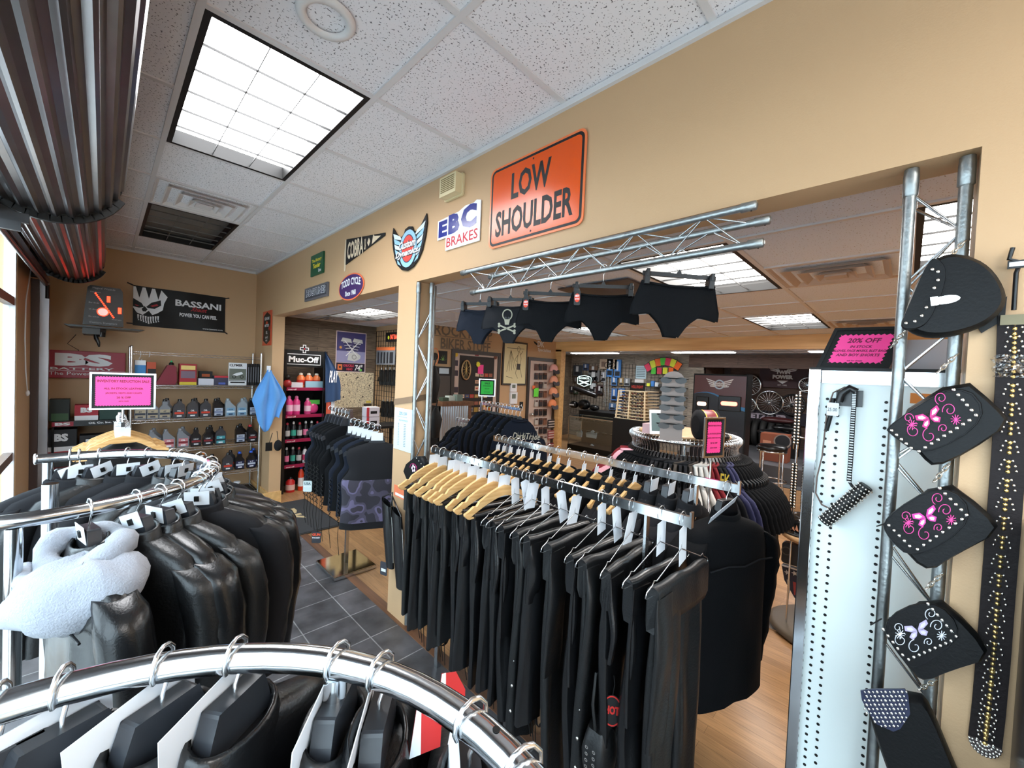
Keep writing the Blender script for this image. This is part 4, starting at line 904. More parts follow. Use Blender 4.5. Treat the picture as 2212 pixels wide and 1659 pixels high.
# ================================================================== small stand with the sale card behind the window-side rack
xs, ys = .09, 3.62
t = thing('two_way_rack', 'chrome stand with one straight arm pointing at the viewer under the inventory sale card', 'clothes rack', (xs, ys, 0))
MB().tube([(xs, ys+.3, .02), (xs, ys+.3, 1.30)], .014, 'chrome').build('post', t); MB().bar((xs, ys-.22, 1.275), (xs, ys+.32, 1.275), .018, .03, 'chrome').build('arm', t); MB().box(xs-.22, xs+.22, ys+.08, ys+.52, 0, .03, 'chrome').build('base', t); MB().tube([(xs, ys-.16, 1.29), (xs, ys-.16, 1.38)], .006, 'chrome').build('card_stem', t)
def sale_card(loc, fr, w_, h_, lines, label, m='pink', frame='chrome', land=True, ink_=K(120, 10, 50)):
    t = thing('sale_sign', label, 'sale sign', loc)
    mb = MB(); e_ = .010
    mb.box(-e_, w_+e_, -e_, 0, -.004, .006, frame, fr).box(-e_, w_+e_, h_, h_+e_, -.004, .006, frame, fr).box(-e_, 0, 0, h_, -.004, .006, frame, fr).box(w_, w_+e_, 0, h_, -.004, .006, frame, fr); mb.build('frame', t)
    mb = MB(); mb.box(0, w_, 0, h_, -.003, .001, 'black', fr)
    i = .012; n1 = int((w_-2*i)/.012); n2 = int((h_-2*i)/.012); pts = []
    for k_ in range(n1*2): pts.append((i+(w_-2*i)*k_/(n1*2), i+(.005 if k_ % 2 else 0)))
    for k_ in range(n2*2): pts.append((w_-i-(.005 if k_ % 2 else 0), i+(h_-2*i)*k_/(n2*2)))
    for k_ in range(n1*2): pts.append((w_-i-(w_-2*i)*k_/(n1*2), h_-i-(.005 if k_ % 2 else 0)))
    for k_ in range(n2*2): pts.append((i+(.005 if k_ % 2 else 0), h_-i-(h_-2*i)*k_/(n2*2)))
    mb.poly(pts, .0015, m, fr)
    for s_, b_, hh in lines: mb.ctext(s_, w_/2, b_*h_, hh*h_, .002, ink_, fr, .03, w_*.84)
    mb.build('card', t); return t
fr = Fr((xs-.135, ys-.17, 1.375), (.99, -.1, 0), (0, 0, 1))
sale_card(fr.p(.14, 0), fr, .275, .205, [('INVENTORY REDUCTION SALE', .76, .08), ('ALL IN STOCK LEATHER', .55, .06), ('JACKETS, VESTS AND CHAPS', .41, .06), ('20 % OFF', .28, .06), ('ask for details', .19, .03)], 'pink INVENTORY REDUCTION SALE card in a chrome frame on the stand before the shelves')
wh = Proto(wood_hanger('x', 'wooden hangers on the sale card stand', True)); gl = Proto(coat('leather_vest', 'x', 'leather vest', 'leather vests on the sale card stand', 'leather2', .50, 51, .03, 'none', 'none', .2))
for i in range(6):
    y = ys-.20+i*.07; rz = [.15, -.1, .2, -.15, .1, 0][i]
    wh.put(xs, y, 1.28, rz, 'wooden hanger on the sale card stand, %s from the viewer' % nth(i)); 
    gl.put(xs, y+.01, 1.265, rz, 'black leather vest on the sale card stand, %s from the viewer' % nth(i))
# ================================================================== vest stand in the small opening
xv, yv = 1.46, 3.31
t = thing('two_way_rack', 'chrome two-way stand with mirror base holding vests in the small opening', 'clothes rack', (xv, yv, 0))
mb = MB(); mb.box(xv-.17, xv+.17, yv-.19, yv+.19, .015, .035, mat('mirror_base', (.75, .66, .45), .08, 1)); mb.build('mirror_base', t); MB().box(xv-.175, xv+.175, yv-.195, yv+.195, 0.007, .03, 'brush').build('base_rim', t)
MB().bar((xv, yv, .035), (xv, yv, 1.33), .026, .026, 'brush', (0, 1, 0)).build('post', t)
MB().bar((xv, yv, 1.30), (xv, yv+.44, 1.30), .012, .028, 'chrome').build('far_arm', t); MB().bar((xv, yv, 1.235), (xv, yv-.50, 1.235), .012, .028, 'chrome').build('near_arm', t)
GV = 'vests on the two-way stand'
VV = [Proto(coat('biker_vest', 'x', 'vest', GV, 'cloth', .58, 61, .035, 'none', 'none', .22, strip='black')), Proto(coat('biker_vest', 'x', 'vest', GV, 'navy', .60, 62, .035, 'none', 'none', .22))]
cam_v = coat('biker_vest', 'black and purple camouflage vest nearest the pillar on the two-way stand', 'vest', GV, 'charc', .64, 63, .05, 'none', 'none', .26, camo=True)
th_ = Proto(broad_hanger('x', 'hangers on the vest stand', 'hplast', False)); tht = Proto(broad_hanger('x', 'hangers on the vest stand', 'hplast', True))
for i in range(6):
    y = yv+.06+i*.07; th_.put(xv, y, 1.305, -.15, 'black hanger on the far arm of the vest stand, %s from the post' % nth(i)); VV[0 if i < 5 else 1].put(xv, y, 1.295, -.15, 'black laced vest on the far arm of the vest stand, %s from the post' % nth(i))
for i in range(6):
    y = yv-.06-i*.082; tht.put(xv, y, 1.24, -.5, 'hanger with white card, near arm of the vest stand, %s from the post' % nth(i))
    if i == 5: put(cam_v, xv, y-.01, 1.23, -.5)
    else: VV[i % 2].put(xv, y, 1.23, -.5, '%s vest on the near arm of the vest stand, %s from the post' % (('dark laced', 'plain dark')[i % 2], nth(i)))
for z, txt, dy, l in ((.52, 'GUN', .0, 'dark label card with orange print hanging low on the laced vests'), (.78, 'USA', -.1, 'small white label hanging at the waist of the laced vests')):
    p = at(0, xv-.26, 684, 1160) if txt == 'GUN' else at(0, xv-.26, 665, 1050)
    t = thing('swing_tag', l, 'swing tag', tuple(p)); fr = Fr(p, (.75, -.66, 0), (0, 0, 1)); mb = MB()
    mb.prism(rrect(-.035, .035, -.045, .045, .01), 0, .008, K(40, 42, 48) if txt == 'GUN' else K(190, 205, 205), fr); mb.ctext(txt, 0, .012, .022, .009, K(225, 80, 40) if txt == 'GUN' else K(60, 80, 90), fr, .04); mb.ctext('POCKET', 0, -.008, .012, .009, white, fr, .03); mb.build('card', t); MB().tube([fr.p(0, .045), fr.p(.01, .08), fr.p(.02, .40)], .0015, 'black', 5).build('string', t)
# ================================================================== hoodie stand deeper in
xh, yh = 2.90, 3.30
t = thing('two_way_rack', 'chrome two-way stand of black long-sleeved shirts in front of the doors', 'clothes rack', (xh, yh, 0))
MB().bar((xh, yh, 0), (xh, yh, 1.36), .026, .026, 'brush', (0, 1, 0)).build('post', t); MB().bar((xh, yh, 1.35), (xh-.1, yh-.68, 1.35), .012, .028, 'chrome').build('near_arm', t); MB().bar((xh, yh, 1.12), (xh+.02, yh+.46, 1.12), .012, .028, 'chrome').build('far_arm', t); MB().box(xh-.2, xh+.2, yh-.2, yh+.2, 0, .03, 'brush').build('base', t); MB().tube([(xh, yh, 1.36), (xh, yh, 1.44)], .006, 'chrome').build('card_stem', t)
GT = 'black long-sleeved shirts on the two-way stand'
TT2 = Proto(coat('long_sleeve_shirt', 'x', 'shirt', GT, 'cloth', .60, 72, .026, 'long', 'ribbed', .20, sl=.075)); TT = Proto(coat('long_sleeve_shirt', 'x', 'shirt', GT, 'navy', .60, 71, .026, 'long', 'ribbed', .20, sl=.075)); TH = Proto(tube_hanger('x', 'thin black hangers on the shirt stand', q=.05))  # navy and black copies alternate in place of light rims between the shirts
for i in range(11):
    y = yh-.05-i*.062; x = xh-.1*(.05+i*.062)/.68; TH.put(x, y, 1.36, -.85, 'thin black hanger on the near arm of the shirt stand, %s from the post' % nth(i)); o = (TT if i % 2 == 0 else TT2).put(x, y, 1.36, -.85, 'dark long-sleeved shirt on the near arm of the shirt stand, %s from the post' % nth(i))
mb = MB(); fr = Fr((0, -.062, -.285), (1, 0, 0), (0, 0, 1)); mb.text('DarkTrade', -.06, 0, .26, .06, 0, K(200, 195, 175), fr, -.005, .35)
for a in range(9): mb.poly([(-.02+a*.025, .01), (-.018+a*.025, .0), (-.005+a*.024, .075)], .0, K(200, 195, 175), fr)
# last copy carries its own printed front
pr_ = mb.build('shirt_print', o)
for i in range(7):
    y = yh+.06+i*.06; TH.put(xh+.01, y, 1.13, -.85, 'thin black hanger on the far low arm of the shirt stand, %s from the post' % nth(i)); (TT if i % 2 else TT2).put(xh+.01, y, 1.13, -.85, 'dark long-sleeved shirt on the far low arm of the shirt stand, %s from the post' % nth(i))
fr = Fr((xh-.04, yh, 1.44), (.80, -.6, 0), (0, 0, 1))
sale_card(fr.p(.1, 0), fr, .16, .17, [('SALE', .72, .12), ('SWEATSHIRTS', .58, .06), ('20% OFF', .4, .06), ('ask for details', .2, .05)], 'green SALE card in a silver frame on the shirt stand', frame='brush', m=K(40, 190, 60), ink_=K(10, 60, 20))
# ================================================================== big round t-shirt rack with a wooden top
CT = V((2.74, 1.06, 0)); RT, ZT = .325, 1.315
t = thing('round_rack', 'large round rack with a wooden top, packed with t-shirts in the back room', 'clothes rack', tuple(CT))
MB().tube([(CT.x+RT*math.cos(2*pi*k/48), CT.y+RT*math.sin(2*pi*k/48), ZT) for k in range(48)], .013, 'chrome', 12, True).build('ring_rail', t)
MB().lathe((CT.x, CT.y, ZT+.012), [(.275, 0), (.285, .006), (.285, .018), (.275, .024)], 'table', 48).build('table_top', t)
for k in range(4):
    a = k*pi/2+.4; x, y = CT.x+RT*.97*math.cos(a), CT.y+RT*.97*math.sin(a); MB().tube([(x, y, 0), (x, y, ZT)], .013, 'chrome').build('post', t)
GS = 't-shirts on the round rack'; cols = {}
def tee(m, seed): return Proto(coat('t_shirt', 'x', 't-shirt', GS, m, .56, seed, .014, 'short', 'ribbed', .19, sl=.055))
tc_ = {'black': tee('cloth', 81), 'grey': tee('charc', 82), 'white': tee(K(200, 196, 190, .9), 83), 'red': tee(K(120, 28, 36, .9), 84), 'navy': tee(K(48, 48, 78, .9), 85), 'pink': tee(K(225, 165, 175, .9), 86), 'brown': tee(K(62, 54, 48, .9), 87)}
th2 = Proto(tube_hanger('x', 'black hangers on the round t-shirt rack'))
camdir = math.atan2(-CT.y, -CT.x)
N_T = 66
for i in range(N_T):
    a = camdir-2.0+4.3*i/(N_T-1); x, y = CT.x+RT*math.cos(a), CT.y+RT*math.sin(a)
    f = i/(N_T-1); c_ = 'black'
    if 7 <= i <= 10: c_ = 'red'
    elif 11 <= i <= 13: c_ = 'pink'
    elif i in (24, 25, 27, 28, 30, 31): c_ = 'grey'
    elif i in (29, 32): c_ = 'brown'
    elif 33 <= i <= 35: c_ = 'white'
    elif 36 <= i <= 37: c_ = 'red'
    elif 38 <= i <= 39: c_ = 'grey'
    elif 40 <= i <= 41: c_ = 'navy'
    elif i > 58 and i % 6 == 0: c_ = 'brown'
    th2.put(x, y, ZT+.003, a, 'thin black hanger on the round t-shirt rack, %s clockwise from the far left' % nth(i))
    tc_[c_].put(x, y, ZT+.003, a, '%s t-shirt on the round rack, %s clockwise from the far left' % (c_, nth(i)))
# ================================================================== helpers for items measured on a wall plane
def rp(ax, val, x0, y0, x1, y1):
    """frame, width, height of an upright rectangle seen between two photo corners on a wall plane"""
    xc, yc = (x0+x1)/2, (y0+y1)/2; a, b = at(ax, val, x0, yc), at(ax, val, x1, yc); zb, zt = at(ax, val, xc, y1).z, at(ax, val, xc, y0).z
    if ax == 0: return FX(val, a.y, zb), a.y-b.y, zt-zb
    return FY(a.x, val, zb), b.x-a.x, zt-zb
def card(name, label, cat, r, m, d=.003, group=None, deco=None, d0=0.001):
    f, w_, h_ = r; mb = MB(); mb.box(0, w_, 0, h_, d0, d0+d, m, f)
    if deco: deco(mb, f, w_, h_, d0+d+.0008)
    return tag(mb.build(name, loc=f.p(w_/2, 0)), label, cat, group)
# ------------------------------------------------------------------ wire shelving with oil bottles
SX0, SX1, SY0, SY1 = .205, 1.375, 5.72, 6.12; SZ = [1.40, 1.03, .70, .375, .10]
t = thing('wire_shelving', 'chrome wire shelving unit filled with oil bottles against the back wall', 'shelving', ((SX0+SX1)/2, 5.9, 0))
for x in (SX0, SX1):
    for y in (SY0, SY1): MB().tube([(x, y, 0), (x, y, 1.80)], .0125, 'wire', 10).ball((x, y, 1.80), .0135, 'wire', 8, 4).build('post', t)
for z in SZ:
    mb = MB()
    for y in (SY0, SY1):
        mb.tube([(SX0, y, z), (SX1, y, z)], .0045, 'wire', 6).tube([(SX0, y, z-.028), (SX1, y, z-.028)], .0045, 'wire', 6)
        n_ = 36; mb.tube([(SX0+(SX1-SX0)*k/n_, y, z-(.028 if k % 2 else 0)) for k in range(n_+1)], .003, 'wire', 4)
    for k in range(22): x = SX0+(SX1-SX0)*(k+.5)/22; mb.box(x-.0015, x+.0015, SY0, SY1, z-.001, z+.002, 'wire')
    for x in (SX0, SX1): mb.tube([(x, SY0, z), (x, SY1, z)], .0035, 'wire', 6).tube([(x, SY0, z-.028), (x, SY1, z-.028)], .0035, 'wire', 6)
    mb.build('shelf', t)
mb = MB(); mb.tube([(SX0, SY0, 1.75), (SX1, SY0, 1.75)], .003, 'wire', 6).tube([(SX0, SY0, 1.725), (SX1, SY0, 1.725)], .003, 'wire', 6); mb.tube([(SX0+(SX1-SX0)*k/40, SY0, 1.75-(.025 if k % 2 else 0)) for k in range(41)], .002, 'wire', 4); mb.build('top_rail', t)
MB().box(SX0, SX1, SY0+.05, SY1-.05, .004, .10, 'black').build('kick_board', t)
def bottle(label, px, z, body, cap, lab, grp, style=0, y=5.80, s=1.0):
    xc = at(1, y-.03, px, 900).x; t = thing('oil_bottle', label, 'oil bottle', (xc, y, z), grp); w_ = .052*s; h_ = .155*s
    if style == 0: pf = [(-w_, 0), (w_, 0), (w_, h_*.78), (w_*.85, h_*.98), (w_*.45, h_*1.10), (w_*.45, h_*1.22), (-w_*.25, h_*1.22), (-w_*.25, h_*1.12), (-w_*.75, h_*.98), (-w_, h_*.80)]
    elif style == 1: pf = [(-w_, 0), (w_, 0), (w_, h_*.72), (-w_*.1, h_*1.12), (-w_*.1, h_*1.22), (-w_*.85, h_*1.22), (-w_*.85, h_*1.12), (-w_, h_*1.0)]
    else: pf = [(-w_*.9, 0), (w_*.9, 0), (w_*.9, h_*.75), (w_*.4, h_*.98), (w_*.4, h_*1.22), (-w_*.4, h_*1.22), (-w_*.4, h_*.98), (-w_*.9, h_*.75)]
    mb = MB(); mb.prism(pf, -.03, .03, body, FY(xc, y, z+.003)); mb.build('body', t, bevel=.006)
    cx = {0: .1, 1: -.48, 2: 0}[style]*w_; MB().lathe((xc+cx, y, z+h_*1.225), [(.018*s, 0), (.018*s, .022), (.015*s, .026)], cap, 12).build('cap', t)
    fr = FY(xc, y-.0305, z+.003); mb = MB(); mb.rect(-w_*.78, w_*.78, .015, h_*.66, .0008, lab[0], fr); mb.rect(-w_*.78, w_*.78, h_*.30, h_*.44, .0014, lab[1], fr); mb.ctext(lab[2], 0, h_*.47, .018*s, .0014, lab[3], fr, .03, w_*1.3); mb.rect(-w_*.4, w_*.4, h_*.12, h_*.22, .0014, lab[3], fr); mb.build('front_label', t)
greyb, drkb, blkb, slvb = K(122, 124, 130, .35), K(62, 62, 66, .3), K(22, 22, 26, .3), K(150, 160, 168, .3)
LA = (K(165, 150, 125), K(40, 46, 60), '4T', K(60, 60, 70)); LB = (K(60, 60, 66), K(200, 60, 36), 'OIL', K(220, 220, 220)); LC = (K(170, 178, 195), K(120, 130, 160), '20W', K(60, 70, 90)); LD = (K(120, 160, 190), K(210, 225, 235), 'SYN', K(30, 60, 90))
LE = (K(190, 120, 125), K(120, 30, 40), 'OIL', K(235, 235, 235)); LF = (K(28, 28, 34), K(120, 28, 36), '10W', K(200, 200, 205)); LG = (K(70, 150, 160), K(30, 50, 60), 'V2', K(220, 230, 235)); LH = (K(30, 34, 70), K(190, 195, 210), 'V-T', K(230, 230, 240))
nm = {id(greyb): 'grey', id(drkb): 'charcoal', id(blkb): 'black', id(slvb): 'silver'}
rows = [(1.03, 'upper shelf', [(303, greyb, blkb, LA, 2), (330, greyb, blkb, LA, 2), (356, greyb, blkb, LA, 2), (387, drkb, blkb, LB, 0), (416, drkb, blkb, LB, 0), (444, drkb, blkb, LB, 0), (472, blkb, blkb, LC, 1), (498, slvb, slvb, LD, 1), (523, slvb, slvb, LD, 0), (548, blkb, blkb, LC, 1)]),
        (.70, 'middle shelf', [(335, greyb, greyb, LC, 1), (366, greyb, greyb, LE, 1), (397, greyb, greyb, LE, 1), (425, blkb, blkb, LF, 2), (451, blkb, blkb, LF, 2), (478, drkb, blkb, LG, 0), (521, blkb, blkb, LC, 1), (547, blkb, K(190, 40, 46), LF, 1)]),
        (.375, 'lower shelf', [(378, blkb, K(30, 40, 90), LH, 2), (405, greyb, K(225, 120, 40), LC, 2), (438, greyb, K(225, 120, 40), LC, 2), (467, blkb, blkb, LC, 1), (495, drkb, blkb, LB, 0), (521, blkb, K(40, 90, 200), LH, 2), (546, blkb, K(40, 90, 200), LH, 2)])]
for z, sn, lst in rows:
    for i, (px, b_, c_, l_, st) in enumerate(lst): bottle('%s oil bottle, front row of the %s of the wire unit, %s from left' % (nm[id(b_)], sn, nth(i)), px, z, b_, c_, l_, 'oil bottles on the wire shelving', st)
    for i, (px, b_, c_, l_, st) in enumerate(lst):
        if i % 2 == 0: bottle('%s oil bottle, back row of the %s, %s from left' % (nm[id(b_)], sn, nth(i//2)), px+5, z, b_, c_, l_, 'oil bottles on the wire shelving', st, y=5.95)
t = thing('jar', 'small jar with a white lid on the bottom of the wire unit', 'jar', (at(1, 5.8, 512, 1035).x, 5.8, .10)); x = t.location.x
MB().lathe((x, 5.8, .103), [(.034, 0), (.036, .05), (.034, .10)], K(80, 90, 100), 16).build('body', t); MB().lathe((x, 5.8, .204), [(.036, 0), (.036, .02)], 'white', 16).build('lid', t)
# top shelf goods
ZT0 = 1.404; YT = 5.80
def boxed(label, x0, x1, y0, m, deco=None, dep=.12, cat='box', name='product_box', yy=YT, z=ZT0, grp=None):
    f, w_, h_ = rp(1, yy, x0, y0, x1, 900); f = FY(f.o.x, yy, z); h_ = at(1, yy, (x0+x1)/2, y0).z-z
    mb = MB(); mb.box(0, w_, 0, h_, -dep, 0, m, f)
    if deco: deco(mb, f, w_, h_, .001)
    return tag(mb.build(name, loc=f.p(w_/2, 0, -dep/2)), label, cat, grp)
boxed('blue and white filter box on the top wire shelf, next to the left post', 291, 314, 778, K(60, 130, 190), lambda mb, f, w_, h_, d: (mb.rect(0, w_, h_*.8, h_, d, white, f), mb.rect(0, w_, 0, h_*.4, d, K(170, 190, 205), f)))
boxed('orange and black boxed part standing behind the pink sale card', 316, 336, 782, K(190, 80, 50), lambda mb, f, w_, h_, d: mb.rect(w_*.1, w_, 0, h_*.7, d, blk, f))
t = thing('drain_jug', 'dark red slanted plastic jug with a green nozzle on the top wire shelf', 'jug', (at(1, YT, 358, 830).x, YT, ZT0)); f, w_, h_ = rp(1, YT, 336, 783, 383, 832); f = FY(f.o.x, YT, ZT0+.002)
mb = MB(); mb.prism([(0, 0), (w_*.92, 0), (w_, h_*.2), (w_*.95, h_*.78), (w_*.85, h_*.86), (w_*.55, h_*.86)], -.14, 0, K(125, 30, 50, .4), f); mb.build('body', t, bevel=.01)
MB().lathe(f.p(w_*.75, h_*.87, -.07), [(.024, 0), (.022, .02), (.012, .03)], 'black', 14).build('cap', t); MB().lathe(f.p(w_*.75, h_*.87+.03, -.07), [(.012, 0), (.006, .02)], K(60, 180, 110), 12).build('nozzle', t)
boxed('red and cream illustrated booklet box on the top wire shelf', 387, 424, 786, K(160, 40, 50), lambda mb, f, w_, h_, d: (mb.rect(w_*.08, w_*.92, h_*.72, h_*.92, d, K(230, 200, 120), f), mb.rect(w_*.08, w_*.92, h_*.32, h_*.66, d, K(120, 100, 115), f), mb.rect(0, w_, .0, h_*.14, d, K(215, 190, 60), f)))
boxed('small black box with an orange mark standing on the white carton', 429, 458, 802, blk, lambda mb, f, w_, h_, d: mb.rect(w_*.2, w_*.8, h_*.6, h_*.8, d, K(170, 80, 40), f), dep=.08, yy=5.90)
boxed('low white carton on the top wire shelf in front of the black box', 428, 461, 818, K(205, 205, 215))
boxed('low red and blue packet on the top wire shelf left of the manual', 462, 492, 812, K(60, 60, 80), lambda mb, f, w_, h_, d: (mb.rect(0, w_, h_*.8, h_, d, K(190, 50, 60), f), mb.rect(w_*.3, w_*.8, .01, h_*.3, d, K(80, 100, 180), f)))
def clym(mb, f, w_, h_, d):
    mb.rect(w_*.03, w_*.97, h_*.24, h_*.74, d, K(110, 115, 105), f); mb.text('CLYMER', w_*.04, h_*.84, w_*.72, h_*.11, d, blk, f, .04); mb.rect(w_*.03, w_*.97, h_*.20, h_*.225, d, blk, f); mb.rect(w_*.1, w_*.9, h_*.1, h_*.16, d, blk, f)
    for a in (.3, .72): mb.ringd(w_*a, h_*.38, .013, .02, d+.001, blk, f, 16)
    mb.poly([(w_*.2, h_*.45), (w_*.45, h_*.42), (w_*.8, h_*.52), (w_*.72, h_*.6), (w_*.4, h_*.55)], d+.001, white, f)
boxed('white repair manual with a motorcycle photo facing out', 493, 532, 784, white, clym, .02, 'book', 'repair_manual')
for i in range(5):
    boxed('black manual spine beside the white manual, %s from the left' % nth(i), 534+i*5.2, 538.4+i*5.2, 786, blk, lambda mb, f, w_, h_, d: mb.rect(w_*.25, w_*.7, h_*.15, h_*.85, d, K(110, 110, 116), f), .2, 'book', 'repair_manual', grp='black manuals on the top wire shelf')
for i, px in enumerate((303, 323)):
    x = at(1, SY0, px, 770).x; tag(MB().tube([(x, SY0-.004, 1.757), (x+.004, SY0-.012, 1.74), (x, SY0-.012, 1.70), (x-.012, SY0-.02, 1.672), (x+.0, SY0-.04, 1.66), (x+.012, SY0-.05, 1.675)] if i == 0 else [(x, SY0-.004, 1.757), (x+.003, SY0-.012, 1.74), (x, SY0-.012, 1.71), (x-.006, SY0-.02, 1.70)], .0022, 'white', 5).build('wire_hook', loc=(x, SY0, 1.7)), ('long white wire hook on the top rail of the wire unit', 'short white wire hook on the top rail of the wire unit')[i], 'hook')
# ------------------------------------------------------------------ battery shelves left of the wire unit
t = thing('battery_rack', 'low black rack of battery boxes under the red battery sign', 'shelf rack', (-.08, 5.95, 0))
for z in (1.045, .66, .25): MB().box(-.335, .17, 5.75, 6.15, z-.05, z, M['plast']).build('shelf_board', t)
for x in (-.335, .155): MB().box(x, x+.015, 5.77, 6.15, 0, 1.0, 'black').build('side_panel', t)
f = FY(-.335, 5.749, .995); mb = MB(); mb.rect(.0, .14, .003, .047, .001, red, f); mb.text('BS', .02, .012, .10, .028, .002, white, f, .05); mb.build('edge_label', t); MB().text('Oil, Co. Inc. Warn', .24, .015, .25, .022, .002, white, f, .03).build('edge_lettering', t)
def bat(label, x0, x1, y0, z, m, deco, yy=5.79): boxed(label, x0, x1, y0, m, deco, .16, 'battery box', 'battery_box', yy, z, 'battery boxes on the black rack')
bsd = lambda c1, c2: (lambda mb, f, w_, h_, d: (mb.rect(0, w_, 0, h_*.3, d, c1, f), mb.text('BS', w_*.25, h_*.5, w_*.5, h_*.34, d, c2, f, .06)))
bat('dark green and black battery box on the upper battery shelf, far left', 106, 150, 863, 1.047, K(30, 36, 32), lambda mb, f, w_, h_, d: mb.rect(w_*.1, w_*.95, 0, h_*.35, d, K(60, 90, 60), f))
bat('red and white battery box on the upper battery shelf', 161, 212, 875, 1.047, K(175, 40, 55), bsd(white, white)); bat('dark green battery box behind the pink sale card', 215, 268, 868, 1.047, K(24, 60, 52), lambda mb, f, w_, h_, d: mb.text('INTERSTATE', w_*.06, h_*.6, w_*.85, h_*.22, d, K(120, 170, 150), f, .02))
bat('black battery box with a red band on the lower battery shelf, left', 104, 166, 928, .662, K(26, 26, 30), lambda mb, f, w_, h_, d: (mb.rect(0, w_, 0, h_*.3, d, K(170, 50, 60), f), mb.rect(0, w_, h_*.3, h_*.45, d, white, f), mb.text('BS', w_*.2, h_*.62, w_*.5, h_*.25, d, white, f, .06)))
bat('black battery box on the lower battery shelf, right', 172, 225, 940, .662, K(30, 30, 34), bsd(K(120, 40, 46), white)); bat('black battery box on the bottom battery shelf, right', 172, 225, 1015, .252, K(30, 30, 34), bsd(K(120, 40, 46), white)); bat('red and white battery box on the bottom battery shelf, left', 108, 165, 1005, .252, K(150, 40, 50), bsd(white, white))
# ------------------------------------------------------------------ blue towel, scraper and mitt at the jamb
px_ = at(1, 5.33, 600, 800); TX, TZ = 1.36, px_.z
t = thing('towel', 'bright blue microfibre towel hanging from a white hook at the opening edge', 'towel', (TX, 5.33, TZ-.8))
def tw(u, v):
    w_ = .018+.165*min(1, v*1.7)*(1-.35*max(0, v-.62)/.38); s_ = math.sin(u*15+v*2)*.018*min(1, v*3)
    return (TX+(u-.45)*w_*2*(.95+.1*math.sin(v*5)), 5.33+s_+.012*nz(u*3, v*4, 0), TZ-.70*v*(1-.16*abs(u-.5)*2+.10*math.sin(u*6)))
mb = MB(); mb.grid(tw, 40, 30, 'blue'); o = mb.build('cloth', t); sm_ = o.modifiers.new('s', 'SOLIDIFY'); sm_.thickness = .006
MB().box(TX-.02, TX+.02, 5.335, 5.35, TZ-.01, TZ+.05, 'white').tube([(TX, 5.33, TZ+.02), (TX, 5.315, TZ+.0), (TX, 5.32, TZ-.02)], .006, 'white').build('hook', t)
p = at(1, 5.30, 582, 965); t = thing('scraper', 'black scraper blade hanging under the blue towel', 'scraper', tuple(p)); MB().box(p.x-.04, p.x+.03, 5.30, 5.306, p.z-.05, p.z+.05, 'black', ).build('blade', t); MB().tube([(p.x, 5.30, p.z+.05), (p.x+.03, 5.31, p.z+.16)], .004, 'black').build('cord', t)
p = at(1, 5.30, 600, 962); t = thing('wash_mitt', 'dark grey fluffy wash mitt hanging under the blue towel', 'wash mitt', tuple(p)); MB().ball((p.x, 5.29, p.z), .06, 'charc', 14, 9, (.75, .5, 1.1)).build('mitt', t); MB().tube([(p.x, 5.29, p.z+.06), (p.x-.01, 5.31, p.z+.17)], .004, 'black').build('cord', t)
# ------------------------------------------------------------------ floor mat
pts = [at(2, 0, *q) for q in ((500, 1075), (668, 1078), (690, 1128), (560, 1160))]
t = thing('door_mat', 'dark floor mat with cream lettering in the small opening', 'door mat', (1.2, 4.6, 0.006)); mx0, mx1, my0, my1 = .90, 1.78, 4.22, 5.30
MB().box(mx0, mx1, my0, my1, .008, .016, mat('mat_grey', (.03, .032, .036), .9)).build('mat', t); MB().box(mx0-.02, mx1+.02, my0-.02, my1+.02, .007, .011, 'rub').build('rubber_edge', t)
f = Fr((mx0+.12, my0+.2, .017), (.25, -.97, 0), (.97, .25, 0)); f = Fr((mx0+.06, my1-.10, .017), (0, -1, 0), (1, 0, 0)); c_ = K(190, 170, 130, .8)
mb = MB(); mb.text('DK', .18, .42, .42, .20, 0, c_, f, .05); mb.text('SPECIALTIES', .08, .34, .62, .065, 0, c_, f, .02); mb.rect(.08, .7, .325, .333, 0, c_, f); mb.text('the store for you', .1, .20, .5, .05, 0, c_, f); mb.text('Service', .1, .10, .3, .05, 0, c_, f); mb.build('lettering', t)
# ------------------------------------------------------------------ Muc-Off display
MY = 5.70
f, w_, h_ = rp(1, MY, 611, 757, 703, 1066); MX0, MX1, MZ = f.o.x, f.o.x+w_, at(1, MY, 660, 757).z
t = thing('care_display', 'black display rack with pink-edged shelves by the barn plank wall', 'display rack', ((MX0+MX1)/2, 5.9, 0))
for x in (MX0, MX1-.03): MB().box(x, x+.03, MY, 6.10, 0, MZ, M['plast']).build('side_panel', t)
hz0 = at(1, MY, 655, 793).z; MB().box(MX0+.03, MX1-.03, MY+.02, MY+.04, hz0, MZ, 'black').build('header', t)
f = FY(MX0, MY+.018, 0); mb = MB(); a0 = at(1, MY, 620, 775).x-MX0; a1 = at(1, MY, 694, 775).x-MX0; b0 = at(1, MY, 655, 788).z; b1 = at(1, MY, 655, 765).z
for q in ((a0, a1, b0, b0+.008), (a0, a1, b1-.008, b1), (a0, a0+.008, b0, b1), (a1-.008, a1, b0, b1)): mb.rect(*q, .001, white, f)
mb.text('Muc-Off', a0+.025, b0+.03, a1-a0-.05, b1-b0-.06, .001, white, f, .04); cx_ = (a0+a1)/2; cz_ = b1+.07
for (p_, m_) in (((.02, .055), white), ((.011, .045), blk)): mb.rect(cx_-p_[0], cx_+p_[0], cz_-p_[1], cz_+p_[1], .001 if m_ is white else .002, m_, f); mb.rect(cx_-p_[1], cx_+p_[1], cz_-p_[0], cz_+p_[0], .0012 if m_ is white else .0021, m_, f)
mb.disc(cx_, cz_, .010, .003, K(200, 40, 60), f, 10); mb.build('logo', t)
pk = K(190, 40, 90, .4); shz = [at(1, MY, 655, y_).z for y_ in (838, 896, 948, 1002, 1062)]
